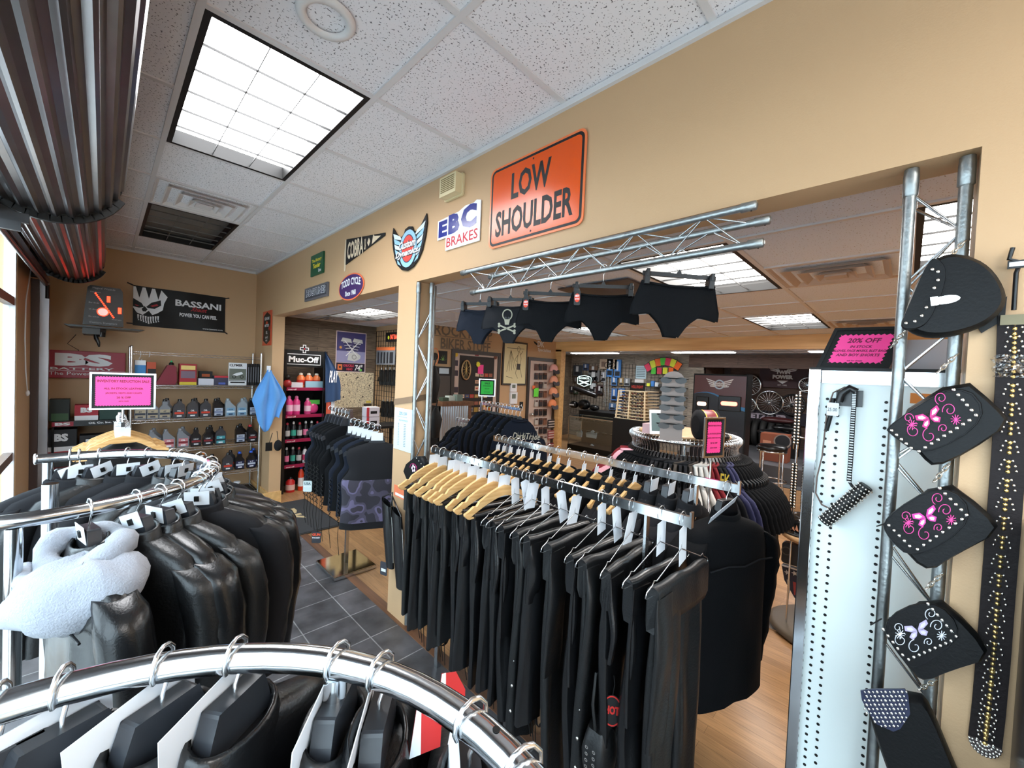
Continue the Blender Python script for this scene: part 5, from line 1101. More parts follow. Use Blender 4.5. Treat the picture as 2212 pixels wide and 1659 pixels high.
for z in shz: MB().box(MX0+.03, MX1-.03, MY+.02, 6.08, z-.015, z, 'black').build('shelf', t); o = MB().box(MX0+.03, MX1-.03, MY-.01, MY+.02, z-.035, z+.005, K(150, 30, 70, .4)); o.text('muc-off', MX0+.05, z-.028, .1, .018, .0101, white, Fr((0, MY, 0), (1, 0, 0), (0, 0, 1)), .02); o.build('shelf_edge', t)
MB().box(MX0+.03, MX1-.03, 6.08, 6.10, 0, hz0-.25, 'black').build('back_panel', t)
def pot(x, y, z, kind, label, grp='cleaning bottles on the display rack'):
    t = thing('cleaner_bottle', label, 'cleaner bottle', (x, y, z), grp)
    c1, c2, lab = kind[0], kind[1], kind[2]; r_, h_ = kind[3], kind[4]
    MB().lathe((x, y, z+.002), [(r_*.95, 0), (r_, .01), (r_, h_*.72), (r_*.55, h_*.85), (r_*.42, h_*.9)], c1, 14).build('body', t); MB().lathe((x, y, z+h_*.9), [(r_*.5, 0), (r_*.45, h_*.1), (r_*.2, h_*.14)], c2, 12).build('cap', t)
    MB().lathe((x, y, z+h_*.2), [(r_+.001, 0), (r_+.001, h_*.35)], lab, 14, cap=False).build('label_band', t)
pinkb = (K(215, 60, 130, .3), K(230, 120, 170), K(240, 190, 215), .045, .24); bk_ = (blkb, K(200, 60, 80), K(190, 190, 190), .032, .21); rd_ = (K(190, 40, 50, .3), K(40, 60, 160), K(240, 200, 180), .033, .24); cn_ = (K(35, 35, 40, .3), K(225, 225, 225), K(60, 170, 150), .03, .22); tub = (K(225, 120, 70, .3), K(235, 225, 210), K(200, 50, 40), .05, .19)
for i in range(3): pot(MX1-.30+i*.10, 5.80, shz[0], tub, 'orange and red wipes tub on the top of the display rack, %s from the left' % nth(i))
tag(MB().box(MX1-.26, MX1-.04, 5.73, 5.76, shz[0]+.002, shz[0]+.09, K(150, 190, 205)).build('product_box', loc=(MX1-.15, 5.74, shz[0])), 'pale blue carton in front of the wipes tubs', 'box')
tag(MB().box(MX0+.10, MX0+.24, 5.74, 5.84, shz[0]+.002, shz[0]+.07, K(215, 215, 220)).build('product_box', loc=(MX0+.17, 5.8, shz[0])), 'small white carton on the left of the display rack top', 'box')
for i in range(2): pot(MX0+.09+i*.09, 5.78, shz[1], pinkb, 'tall pink cleaner bottle on the second display shelf, %s from the left' % nth(i))
pot(MX0+.32, 5.78, shz[1], (K(210, 70, 130, .3), K(240, 170, 200), K(235, 200, 215), .042, .21), 'short pink cleaner bottle in the middle of the second display shelf')
t = thing('soap_pouch', 'pink pouch with a bright green top on the second display shelf', 'pouch', (MX1-.14, 5.78, shz[1])); MB().ball((MX1-.14, 5.78, shz[1]+.075), .07, K(215, 70, 130, .25), 14, 8, (1, .5, 1.05)).build('pouch', t); MB().box(MX1-.22, MX1-.06, 5.765, 5.795, shz[1]+.13, shz[1]+.19, K(90, 190, 80), ).build('top_strip', t)
kk = [bk_, cn_, bk_, (blkb, white, K(230, 120, 160), .03, .22), cn_, bk_, (K(230, 230, 235), blkb, K(200, 60, 100), .03, .21)]
for i in range(6): pot(MX0+.075+i*.075, 5.77, shz[2], kk[i % 7], 'small dark bottle on the third display shelf, %s from the left' % nth(i))
for i in range(4): pot(MX0+.075+i*.075, 5.77, shz[3], kk[(i+3) % 7], 'small dark can on the fourth display shelf, %s from the left' % nth(i))
pot(MX1-.12, 5.77, shz[3], (K(200, 45, 50, .3), K(200, 45, 50), white, .05, .24), 'red spray bottle on the right of the fourth display shelf')
pot(MX0+.13, 5.77, shz[4], (K(200, 45, 45, .3), blkb, K(240, 200, 190), .055, .20), 'wide red tub on the bottom display shelf'); pot(MX0+.26, 5.77, shz[4], (K(225, 70, 40, .3), K(40, 60, 160), white, .036, .33), 'tall orange can with blue cap on the bottom display shelf')
t = thing('plush_toy', 'small red and black round figure at the left end of the display rack top', 'figurine', (MX0+.02, 5.66, shz[0])); MB().ball((MX0+.02, 5.63, shz[0]+.06), .05, K(150, 40, 45, .4), 12, 8).ball((MX0+.02, 5.63, shz[0]+.14), .035, 'black', 12, 8).build('body', t)
# flag on the side of the rack
t = thing('flag', 'navy flag with white script hanging beside the display rack', 'flag', (MX1+.06, 5.60, 1.1)); fa = at(1, 5.60, 706, 765); fb = at(1, 5.60, 712, 875)
mb = MB(); mb.grid(lambda u, v: (fa.x-.02+.21*u*math.sin(min(1, v*1.2)*pi*.55)+.02*v, 5.60+.02*math.sin(u*9), fa.z-.66*v+.04*u), 14, 16, mat('flag_navy', (.02, .05, .12), .8)); mb.build('cloth', t); f = FY(fa.x, 5.57, fa.z-.4); mb = MB(); mb.text('PLAY', .03, .02, .12, .16, 0, white, f, .02, .3); mb.build('script', t)
mb = MB(); mb.grid(lambda u, v: (fa.x+.02+.09*u, 5.62+.01*math.sin(u*9), fa.z-.60-.3*v+.08*u), 6, 6, K(190, 80, 55)); mb.build('red_tail', t); mb = MB(); mb.grid(lambda u, v: (fa.x+.08+.05*u, 5.61+.01*math.sin(u*9), fa.z-.62-.2*v), 4, 4, K(220, 220, 225)); mb.build('white_tail', t)
MB().tube([(fa.x-.03, 5.61, fa.z+.03), (fa.x-.03, 5.61, .0)], .006, 'black').build('pole', t)
# ------------------------------------------------------------------ barn plank wall: poster, map, peg packs
YP = YB-.002
def knuckle(mb, f, w_, h_, d):
    mb.rect(.012, w_-.012, h_*.235, h_-.012, d, K(70, 70, 118, .3), f); mb.rect(.012, w_-.012, h_*.235, h_*.52, d+.0006, K(150, 150, 190), f); mb.rect(.012, w_-.012, .012, h_*.225, d, K(32, 22, 46), f)
    mb.text('KNUCKLE', w_*.26, h_*.13, w_*.34, h_*.065, d+.001, K(225, 70, 90), f, .02); mb.text('HEAD', w_*.36, h_*.045, w_*.20, h_*.06, d+.001, K(225, 70, 90), f, .02); mb.text('74"', w_*.63, h_*.04, w_*.27, h_*.15, d+.001, white, f, .03, .2); mb.rect(w_*.07, w_*.22, h_*.05, h_*.19, d+.001, K(220, 120, 70), f); mb.ball(f.p(w_*.145, h_*.12, d), .02, blk, 8, 4, (1, .1, 1)); mb.disc(w_*.84, h_*.06, .02, d+.002, K(110, 200, 90), f)
    cc, dk = K(205, 208, 205, .3), K(40, 40, 52)
    for s in (-1, 1):
        base = (w_*.52, h_*.42); dx, dy = s*w_*.21, h_*.36; nx_, ny_ = dy*.28, -dx*.28*1.0
        for q in range(7):
            a = .25+q*.1; mb.bar(f.p(base[0]+dx*a-.055+.0*s, base[1]+dy*a, d+.001), f.p(base[0]+dx*a+.055, base[1]+dy*a-.012*s, d+.001), .010, .002, dk if q % 2 else cc, f.n)
        mb.prism([(base[0]+dx*.9-.085, base[1]+dy*.92), (base[0]+dx*.9+.085, base[1]+dy*.86), (base[0]+dx*.9+.07, base[1]+dy*1.12), (base[0]+dx*.9-.06, base[1]+dy*1.18)], d, d+.003, cc, f)
        mb.bar(f.p(base[0]-s*.09, h_*.40, d+.002), f.p(base[0]+dx*1.2, base[1]+dy, d+.002), .012, .003, white, f.n)
    mb.prism([(w_*.38, h_*.30), (w_*.62, h_*.27), (w_*.80, h_*.34), (w_*.82, h_*.42), (w_*.66, h_*.50), (w_*.42, h_*.48)], d, d+.003, cc, f); mb.disc(w_*.60, h_*.38, .04, d+.004, K(160, 162, 160), f); mb.disc(w_*.60, h_*.38, .025, d+.005, cc, f)
    mb.poly([(w_*.15+.03*math.cos(k*pi/8)*(1 if k % 2 else .45), h_*.6+.03*math.sin(k*pi/8)*(1 if k % 2 else .45)) for k in range(16)], d+.001, K(220, 160, 80), f)
card('poster', 'tin poster of a chrome motorcycle engine on the barn planks', 'poster', rp(1, YP, 725, 717, 790, 804), K(225, 205, 205), .004, None, knuckle)
mp = mat('road_map', (.72, .60, .40), .6); nt, b, N, L = nodes(mp); tc = N('ShaderNodeTexCoord'); v_ = N('ShaderNodeTexVoronoi'); v_.feature = 'DISTANCE_TO_EDGE'; v_.inputs['Scale'].default_value = 26; n_ = N('ShaderNodeTexNoise'); n_.inputs['Scale'].default_value = 9; ad = N('ShaderNodeVectorMath'); L(tc.outputs['Object'], n_.inputs['Vector']); L(tc.outputs['Object'], ad.inputs[0]); sc = N('ShaderNodeVectorMath'); sc.operation = 'SCALE'; sc.inputs['Scale'].default_value = .25; L(n_.outputs['Color'], sc.inputs[0]); L(sc.outputs[0], ad.inputs[1]); L(ad.outputs[0], v_.inputs['Vector'])
r_ = ramp(nt, .02, .07, (.16, .13, .10), (.74, .64, .44)); L(v_.outputs[0], r_.inputs[0]); L(r_.outputs[0], b.inputs['Base Color'])
def pins(mb, f, w_, h_, d):
    for a, b_ in ((.1, .9), (.35, .92), (.62, .86), (.9, .62), (.3, .3), (.75, .3)): mb.disc(w_*a, h_*b_, .012, d, blk, f, 10)
    mb.rect(w_*.78, w_*.97, h_*.02, h_*.10, d, K(70, 60, 50), f); mb.rect(w_*.83, w_*.95, h_*.12, h_*.18, d, K(225, 200, 90), f)
card('wall_map', 'large beige road map pinned to the barn planks below the engine poster', 'map', rp(1, YP, 712, 804, 806, 880), mp, .004, None, pins)
def gridwall(name, label, fr, w_, h_, step=.076, grp='black wire grid panels'):
    t = thing(name, label, 'wire grid panel', fr.p(w_/2, 0), grp); mb = MB(); n1, n2 = int(w_/step), int(h_/step)
    for k in range(n1+1): mb.box(w_*k/n1-.003, w_*k/n1+.003, 0, h_, .02, .026, 'black', fr)
    for k in range(n2+1): mb.box(0, w_, h_*k/n2-.003, h_*k/n2+.003, .026, .031, 'black', fr)
    mb.build('grid', t); return t
fg_ = FX(3.098, 6.12, .55); gridwall('grid_panel', 'black wire grid panel on the side wall of the small opening, hung with gloves', fg_, 1.08, 1.72)
XG = 3.05
def hangs(n_, label, x0, dx, y0, y1, fn, grp):
    for i in range(n_): fn(i, x0+dx*i, y0, y1, label % nth(i), grp)
def pack(i, px, y0, y1, label, grp):
    r = rp(0, XG-.02*i, px, y0, px+14, y1); card('tool_pack', label, 'packaged part', r, K(120, 125, 130, .25), .008, grp, lambda mb, f, w_, h_, d: (mb.rect(0, w_, h_*.82, h_, d, K(215, 110, 60), f), mb.rect(w_*.2, w_*.75, h_*.08, h_*.72, d, K(40, 42, 46), f)))
hangs(5, 'clear tool pack with orange header on the grid panel, %s from the left', 814, 6.5, 750, 788, pack, 'tool packs on the grid panel')
glm = Proto(None)
def glove_pair(name, label, p, s=1, rz=0, grp=None):
    t = thing(name, label, 'gloves', tuple(p), grp)
    for q in (0, 1):
        mb = MB(); d = V((.012*q, -.04*q, 0))
        mb.rings([[(p.x+d.x+.012*math.cos(a)*w_, p.y+d.y+.045*math.sin(a)*w_*s, p.z+z*s) for a in [2*pi*k/12 for k in range(12)]] for z, w_ in ((0, .8), (-.05, .9), (-.09, .75), (-.13, 1.0), (-.17, .95))], 'black')
        for k in range(4): yy = p.y+d.y+(-.030+.02*k)*s; mb.tube([(p.x+d.x, yy, p.z-.165*s), (p.x+d.x+.004, yy, p.z-(.235-.012*abs(k-1.5))*s)], .009*s, 'black', 6)
        mb.tube([(p.x+d.x, p.y+d.y+.04*s, p.z-.10*s), (p.x+d.x, p.y+d.y+.065*s, p.z-.17*s)], .010*s, 'black', 6); mb.build('glove', t)
    MB().tube([(p.x+.006, p.y-.02, p.z+.045), (p.x+.006, p.y-.02, p.z)], .003, 'wire', 6).box(p.x-.012, p.x+.018, p.y-.04, p.y, p.z-.02, p.z+.01, 'black').build('clip_hanger', t); return t
for j, (y0, nn) in enumerate(((800, 5), (868, 4))):
    for i in range(nn): glove_pair('glove_pair', 'pair of black gloves on the %s row of the grid panel, %s from the left' % (('upper', 'lower')[j], nth(i)), at(0, XG-.03, 822+i*9+j*4, y0), 1, grp='gloves on the grid panel')
f, w_, h_ = rp(0, XG, 838, 718, 870, 738); t = thing('lit_sign', 'small dark sign with glowing red letters above the grid panel', 'sign', f.p(w_/2, 0)); mb = MB(); mb.box(0, .5, 0, h_, 0, .03, 'black', f); mb.build('box', t); MB().text('FAT BAGGER', .13, h_*.25, .34, h_*.5, .031, mat('red_neon', (1, .1, .05), emit=1.2, ecol=(1, .1, .05)), f, .01).build('letters', t); MB().disc(.08, h_*.45, .028, .032, K(220, 230, 60), f).build('price_dot', t)
for i, (y0, y1) in enumerate(((880, 900), (901, 922))): boxed('red and white goggle carton behind the vests, %s' % ('upper', 'lower')[i], 792, 820, y0, K(215, 205, 210), lambda mb, f, w_, h_, d: (mb.rect(0, w_*.2, 0, h_, d, K(200, 60, 70), f), mb.rect(w_*.3, w_*.8, h_*.3, h_*.6, d, blk, f)), .12, 'carton', 'product_box', 4.6, at(1, 4.6, 805, y1).z, 'goggle cartons behind the vests')
t = thing('display_table', 'small black table behind the vests carrying goggle cartons', 'table', (2.35, 4.7, 0)); zt_ = at(1, 4.6, 805, 922).z; MB().box(2.1, 2.75, 4.58, 4.95, zt_-.03, zt_-.001, 'black').build('table_top', t)
for x in (2.13, 2.72):
    for y in (4.61, 4.92): MB().box(x-.015, x+.015, y-.015, y+.015, 0, zt_-.03, 'black').build('leg', t)
# leather gaiters on the pillar side
t = thing('leather_gaiters', 'pair of black zipped leather gaiters hanging from the pillar corner', 'gaiters', (1.34, 2.44, .5)); ct = thing
for i, (x0, x1, y0, y1, yy) in enumerate(((818, 852, 1085, 1225, 2.42), (838, 876, 1105, 1270, 2.30))):
    a = at(0, 1.34, (x0+x1)/2, y0); b_ = at(0, 1.34, (x0+x1)/2+8, y1); w0 = .055; mb = MB(); rg = []
    for k in range(11):
        f_ = k/10; c = a.lerp(b_, f_); ww = w0*(1.05-.35*f_+.15*math.sin(f_*3)); rg.append([(c.x+.02*math.cos(q*2*pi/16), c.y+ww*math.sin(q*2*pi/16), c.z+(.02*math.sin(q*2*pi/16) if k == 0 else 0)) for q in range(16)])
    mb.rings(rg, 'leather', False, True); mb.build('gaiter', t); MB().tube([rg[k][12] for k in range(2, 10)], .003, 'nickel', 5).build('zip', t)
    MB().tube([rg[0][4], (1.345, 2.38, a.z+.08), rg[0][12]], .005, 'leather', 6).build('strap', t)
p = at(0, 1.33, 829, 1228); f = Fr(p, (.3, -.95, 0), (0, 0, 1)); mb = MB(); mb.prism(rrect(-.03, .03, -.045, .045, .01), 0, .002, K(50, 52, 60), f); mb.rect(-.02, .02, -.02, .0, .003, white, f); tag(mb.build('swing_tag', loc=p), 'dark card label hanging under the black gaiters', 'swing tag')
f, w_, h_ = rp(0, 1.35, 852, 1052, 886, 1078); mb = MB(); mb.prism([(0, 0), (w_, .0), (w_, h_), (w_*.0, h_*.95)], 0, .004, K(225, 120, 80), f); mb.rect(w_*.1, w_*.9, .01, h_*.35, .005, white, f); tag(mb.build('price_card', loc=f.p(0, 0)), 'orange header card hanging on the pillar behind the first wooden hanger', 'price card')
# ================================================================== steel trusses
def truss_tube(mb, a, b, r=.0125): return mb.tube([a, b], r, 'steel', 14)
def vtruss(label, p1, p2, p3, z0, z1, pitch=.17, phase=0, bead=True):
    t = thing('steel_truss', label, 'steel truss', (p1[0], p1[1], z0))
    for p in (p1, p2, p3):
        mb = truss_tube(MB(), (*p, z0), (*p, z1)); mb.lathe((*p, z1-.07), [(.0125, 0), (.0155, .004), (.0155, .05), (.014, .07)], 'steel', 14); mb.build('pole', t)
    for a, b in ((p1, p2), (p2, p3), (p1, p3)):
        z = z0+.05+phase; k = 0; pts = []
        while z < z1-.05: q = a if k % 2 else b; pts.append((q[0], q[1], z)); z += pitch; k += 1
        MB().tube(pts, .0042, 'brush', 6).build('lacing', t)
    return t
vtruss('slim steel truss standing against the inner face of the tan pillar', (1.412, 2.262), (1.53, 2.262), (1.47, 2.20), 0.02, 2.245, .20)
RT_ = vtruss('steel ladder truss at the right edge of the opening, hung with belt bags', (1.44, -.075), (1.44, .020), (1.545, .0212), .02, 2.25, .115, .05)
# horizontal truss above the rail
t = thing('steel_truss', 'horizontal steel truss hung under the header, carrying the boy shorts', 'steel truss', (1.36, 1.0, 2.15))
A, B_, C3 = (1.345, 2.215), (1.42, 2.190), (1.36, 2.105)
y0_, y1_ = .345, 1.735
for (x, z), ya_, yb_ in ((A, y0_, y1_), (B_, y0_-.02, y1_-.14), (C3, y0_-.02, y1_-.07)):
    mb = MB().tube([(x, ya_, z), (x, yb_, z)], .0115, 'steel', 14); 
    for y, s in ((ya_, 1), (yb_, -1)): mb.lathe((x, y, z), [(.006, -.004*s), (.014, 0), (.0145, .04*s)], 'steel', 12, (0, 1, 0)); mb.ball((x-.0, y+.012*s, z-.013), .003, 'black', 6, 4)
    mb.build('tube', t)
for P, Q in ((A, B_), (A, C3), (B_, C3)):
    pts = []; k = 0; y = y0_+.03
    while y < y1_-.05: q = P if k % 2 else Q; pts.append((q[0], y, q[1])); y += .118; k += 1
    MB().tube(pts, .003, 'brush', 6).build('lacing', t)
MB().bar((1.42, 1.2, 2.20), (1.42, 1.2, 2.254), .01, .01, 'brush').bar((1.42, .45, 2.20), (1.42, .45, 2.254), .01, .01, 'brush').build('hanging_strap', t)
# ------------------------------------------------------------------ boy shorts on clip hangers
X3, Z3 = 1.36, 2.105
lst = [(1037, 'navy2', False, 0, 'navy blue boy shorts, furthest left under the steel truss', False, .135), (1103, 'charc', True, 1, 'charcoal boy shorts printed with a skull and crossbones', False, .15), (1190, 'cloth', False, 2, 'black boy shorts with an oval swing tag, middle of the five', True, .155), (1303, 'cloth', False, 3, 'black boy shorts with a tall swing tag, second from the right', True, .155), (1470, 'cloth', False, 4, 'plain black boy shorts, furthest right under the steel truss', False, .155)]
for i, (px, m, sk_, sd, lab, cd_, w_) in enumerate(lst):
    y = ypos(px, X3, Z3-.06); a = [-1.05, -1.0, -.95, -.86, -.95][i]
    h_ = put(clip_hanger('black clip hanger holding the %s' % lab.split(',')[0], 'clip hangers under the truss', cd_, w_-.02), X3, y, Z3+.008, a)
    h_.rotation_euler = (0, [0, 0, .03, 0, .08][i], a)
    s_ = put(boy_shorts(lab, 'boy shorts under the truss', m, sk_, w_, sd), X3, y, Z3+.008, a); s_.rotation_euler = h_.rotation_euler; h_.scale = s_.scale = (.76,)*3
# ------------------------------------------------------------------ right: white slotted display cabinet
XC = 1.62; ya0, ya1 = .232, -.20
t = thing('display_cabinet', 'white slotted display cabinet with a chrome corner post at the right of the opening', 'display cabinet', (1.8, .0, 0))
MB().box(XC+.006, XC+.02, ya1, ya0-.02, .02, 1.70, 'wpaint').build('slotted_panel', t)
mb = MB()
for yc in (.168, .030, -.108):
    for dy in (-.014, .014):
        z = .12
        while z < 1.66: mb.lathe((XC+.0055, yc+dy, z), [(.0045, -.0015), (.0045, 0)], 'black', 8, (1, 0, 0)); z += .0255
o = mb.build('slot_holes', t); o['kind'] = 'stuff'
MB().box(XC-.012, XC+.03, ya0-.032, ya0, 0, 1.745, 'chrome').build('corner_post', t, bevel=.003); MB().box(XC-.006, XC+.03, ya1, ya0-.034, 1.70, 1.74, 'chrome').build('top_rail', t)
MB().box(XC+.03, XC+.48, ya1, ya0-.004, .02, 1.70, 'wpaint').build('carcass', t); MB().box(XC+.03, XC+.50, ya0-.004, ya0, 0, 1.745, mat('blue_black_side', (.01, .014, .025), .15)).build('side_panel', t); MB().box(XC, XC+.48, ya1, ya0, 1.741, 1.750, 'black').build('top_board', t)
# pink 20% off frame leaning on top
pa, pb, pc = at(0, XC+.02, 1772, 793), at(0, XC+.02, 1916, 800), at(0, XC+.02, 1808, 722)
fr = Fr((XC+.02, pa.y, 1.754), (0, pb.y-pa.y, 0), (.35, 0, .94)); fr = Fr((XC+.02, pa.y, 1.754), (.12, -1, 0), (.25, -.28, .93))
sale_card(fr.p(.1, 0), fr, .155, .125, [('20% OFF', .66, .13), ('IN STOCK', .52, .07), ('GLOVES, FACE MASKS, BLET BAGS', .40, .075), ('AND BOY SHORTS', .29, .075), ('ask for details', .15, .04)], 'pink 20% OFF notice in a black frame leaning on the white cabinet', frame='black', ink_=K(110, 10, 60))
tag(MB().prism(rrect(0, .15, 0, .09, .02), -.10, 0, mat('foam_box_grey', (.52, .54, .60), .8), FX(XC+.12, .03, 1.754)).build('foam_box', loc=(XC+.15, 0, 1.754)), 'grey padded foam block on top of the white cabinet behind the truss', 'foam block')
f, w_, h_ = rp(0, XC-.001, 1966, 850, 2010, 872); tag(MB().box(0, w_, 0, h_, 0, .003, K(235, 140, 60), f).build('price_sticker', loc=f.p(0, 0)), 'orange sticker on the white cabinet behind the second bag', 'sticker')
# studded strap loop on a bracket and studded cuff
XL = XC-.02
t = thing('studded_belt', 'thin black and white studded belt looped over a black bracket on the white cabinet', 'belt', tuple(at(0, XL, 1830, 860)))
f, w_, h_ = rp(0, XC-.001, 1806, 843, 1864, 878); MB().box(0, w_, 0, h_, 0, .002, 'plast', f).build('bracket_plate', t)
cbelt = [at(0, XL, *q) for q in ((1848, 842), (1825, 836), (1800, 848), (1788, 880), (1782, 930), (1776, 985), (1765, 1030), (1762, 1065), (1775, 1090), (1795, 1100))]
mb = MB(); mb.tube(cbelt, [.006]*len(cbelt), mat('strap_brown', (.16, .10, .08), .5), 6, flat=.35)
mb.tube([at(0, XL-.003, *q) for q in ((1800, 860), (1795, 895), (1785, 930))], .006, 'black', 6); mb.build('strap', t)
c2 = [at(0, XL-.004, *q) for q in ((1846, 845), (1844, 880), (1841, 930), (1838, 985), (1834, 1040))]
mb = MB(); mb.tube(c2, .006, 'black', 6, flat=.4)
for k in range(40):
    f_ = k/39*(len(c2)-1); i = min(int(f_), len(c2)-2); p = c2[i].lerp(c2[i+1], f_-i); mb.box(p.x-.006, p.x-.003, p.y-.0045, p.y+.0045, p.z-.0015, p.z+.0015, 'white')
mb.build('studded_strap', t)
mb = MB(); mb.tube([at(0, XL-.012, *q) for q in ((1850, 846), (1836, 838), (1818, 850), (1812, 868))], .010, 'leather2', 8); mb.build('buckle_loop', t)
f, w_, h_ = rp(0, XL-.008, 1786, 870, 1812, 898); mb = MB(); mb.prism(rrect(0, w_, 0, h_, .003), 0, .001, 'white', f); mb.text('25.00', .002, h_*.35, w_*.8, h_*.25, .002, blk, f); mb.build('price_tag', t)
a, b_ = at(0, XC-.03, 1780, 1128), at(0, XC-.03, 1872, 1050)
t = thing('studded_cuff', 'rolled black cuff covered in white studs hanging low on the white cabinet', 'studded cuff', tuple((a+b_)/2)); d_ = (b_-a); ln = d_.length; d_.normalize()
mb = MB(); mb.lathe(a, [(.016, 0), (.018, .01), (.019, ln*.5), (.017, ln)], 'black', 20, d_); mb.build('cuff', t)
ex = d_.orthogonal().normalized(); ey = d_.cross(ex); mb = MB()
for k in range(14):
    for q in range(14):
        an = 2*pi*q/14+(.22 if k % 2 else 0); p = a+d_*(ln*(k+.5)/14)+(ex*math.cos(an)+ey*math.sin(an))*.0195; mb.ball(p, .0032, 'nickel', 5, 3)
o = mb.build('studs', t); o['kind'] = 'stuff'; MB().tube([at(0, XL-.004, 1834, 1040), at(0, XL-.01, 1842, 1052)], .004, 'black').build('loop', t)
# ------------------------------------------------------------------ belt bags hung on the ladder truss
XBG = 1.385
def poly_yz(px, X=XBG):
    o = FX(X, 0, 0); r = []
    for q in px: p = at(0, X, *q); r.append((-p.y, p.z))
    return o, r
def inset(pts, k):
    cx, cy_ = sum(p[0] for p in pts)/len(pts), sum(p[1] for p in pts)/len(pts); return [(cx+(a-cx)*k, cy_+(b-cy_)*k) for a, b in pts]
def puffy(mb, f, pts, d0, d1, m, edge=.92):
    n_ = len(pts); p2 = inset(pts, edge); vs = [f.p(a, b, d0) for a, b in pts]+[f.p(a, b, d0+(d1-d0)*.7) for a, b in pts]+[f.p(a, b, d1) for a, b in p2]
    mb.add(vs, [(j*n_+i, j*n_+(i+1) % n_, (j+1)*n_+(i+1) % n_, (j+1)*n_+i) for j in (0, 1) for i in range(n_)], m, True); mb.add(vs, [tuple(range(2*n_, 3*n_)), tuple(range(n_))[::-1]], m); return mb
def smooth(pts, it=2):
    for _ in range(it):
        o = []
        for i, p in enumerate(pts): q = pts[(i+1) % len(pts)]; o += [(p[0]*.75+q[0]*.25, p[1]*.75+q[1]*.25), (p[0]*.25+q[0]*.75, p[1]*.25+q[1]*.75)]
        pts = o
    return pts
def bag(label, body, flap, studs, motif, group='black belt bags on the ladder truss'):
    o, b_ = poly_yz(body); t = thing('belt_bag', label, 'belt bag', tuple(o.p(b_[0][0], b_[0][1])), group)
    puffy(MB(), o, smooth(b_, 1), .0, .030, 'bagl').build('body', t)
    _, fl = poly_yz(flap, XBG-.030); of = FX(XBG-.030, 0, 0); mb = MB(); fp = smooth(fl, 2); puffy(mb, of, fp, .0, .007, 'bagl', .985); mb.build('flap', t)
    mb = MB(); mb.tube([of.p(a, b, .0068) for a, b in inset(fp, .955)], .0008, 'charc', 4, True)
    mb.build('stitching', t)
    mb = MB()
    for (x0, y0), (x1, y1), n_ in studs:
        for k in range(n_):
            f_ = k/(n_-1); p = at(0, XBG-.038, x0+(x1-x0)*f_, y0+(y1-y0)*f_); mb.ball(p, .0040, 'nickel', 8, 4, (.7, 1, 1))
    mb.build('studs', t); motif(t)
    return t
def P2(px, py, X=XBG-.0385): return at(0, X, px, py)
pkt, pkl = K(190, 40, 120, .6), K(240, 215, 230, .4)
def butterfly(cx, cy_, s, ang, m1=pkt, m2=pkl, m3=K(235, 80, 160, .5)):
    def fn(t):
        mb = MB(); ca, sa = math.cos(ang), math.sin(ang)
        def q(a, b): return P2(cx+s*(a*ca-b*sa), cy_+s*(a*sa+b*ca))
        def wingp(pts, m): vs = [q(*p) for p in pts]; mb.add(vs, [tuple(range(len(vs)))], m)
        for sx in (1, -1):
            w1 = [(0, 0), (sx*.14, -.22), (sx*.40, -.28), (sx*.42, -.12), (sx*.22, .0)]; w2 = [(0, 0), (sx*.22, .02), (sx*.34, .14), (sx*.24, .27), (sx*.08, .18)]
            for w_ in (w1, w2):
                wingp(w_ if sx < 0 else w_[::-1], m1)
                c_ = (sum(p[0] for p in w_)/5, sum(p[1] for p in w_)/5); w3 = [(c_[0]+(p[0]-c_[0])*.55, c_[1]+(p[1]-c_[1])*.55) for p in w_]
                vs = [q(*p)+V((-.0006, 0, 0)) for p in (w3 if sx < 0 else w3[::-1])]; mb.add(vs, [tuple(range(5))], m2)
        def curl(c0, r0, a0, turns, sg):
            pts = []
            for k in range(22):
                f_ = k/21; r_ = r0*(1-.75*f_); a = a0+sg*turns*2*pi*f_; pts.append(q(c0[0]+r_*math.cos(a), c0[1]+r_*math.sin(a)))
            mb.tube(pts, .0008, m3, 4)
        curl((.62, -.42), .22, 2.4, 1.3, 1); curl((-.65, .15), .26, -.6, 1.2, -1); curl((.70, .05), .24, 3.3, 1.2, 1); curl((-.25, .52), .26, -1.4, 1.0, -1); curl((.25, .50), .16, 3.1, 1.2, 1); curl((-.62, -.30), .17, .6, 1.2, -1)
        for k in range(7): a = k*2*pi/7; mb.poly([(0, 0), (1, 0), (1, 1)], 0, m3, Fr(q(0, 0), (0, -1, 0), (0, 0, 1))) if 0 else None
        for c_ in ((.75, .42), (-.62, -.05)):
            for k in range(10): a = k*2*pi/10; mb.tube([q(*c_), q(c_[0]+.17*math.cos(a), c_[1]+.17*math.sin(a))], .0008, m3, 4)
        mb.tube([q(0, -.18), q(0, .2)], .0014, 'black', 5); mb.build('embroidery', t)
    return fn
def noop(t): pass
bag('upper pink butterfly belt bag, second from the top of the truss', [(1925, 905), (2075, 812), (2150, 875), (2182, 912), (2090, 975), (2018, 1008), (1990, 985)], [(1909, 922), (2076, 818), (2146, 903), (1996, 990), (1925, 940)],
    [((2060, 842), (2108, 897), 6), ((2094, 908), (1985, 975), 9), ((1926, 930), (1968, 968), 5)], butterfly(2008, 903, 66, -.45))
bag('lower pink butterfly belt bag, third from the top of the truss', [(1915, 1130), (2035, 1030), (2130, 1100), (2160, 1142), (2060, 1195), (2010, 1228), (1970, 1205)], [(1904, 1118), (2040, 1035), (2118, 1120), (1975, 1212), (1915, 1160)],
    [((2030, 1055), (2088, 1113), 6), ((2078, 1122), (1982, 1187), 8), ((1920, 1135), (1965, 1180), 5)], butterfly(2000, 1117, 64, -.40, K(200, 60, 150, .6)))
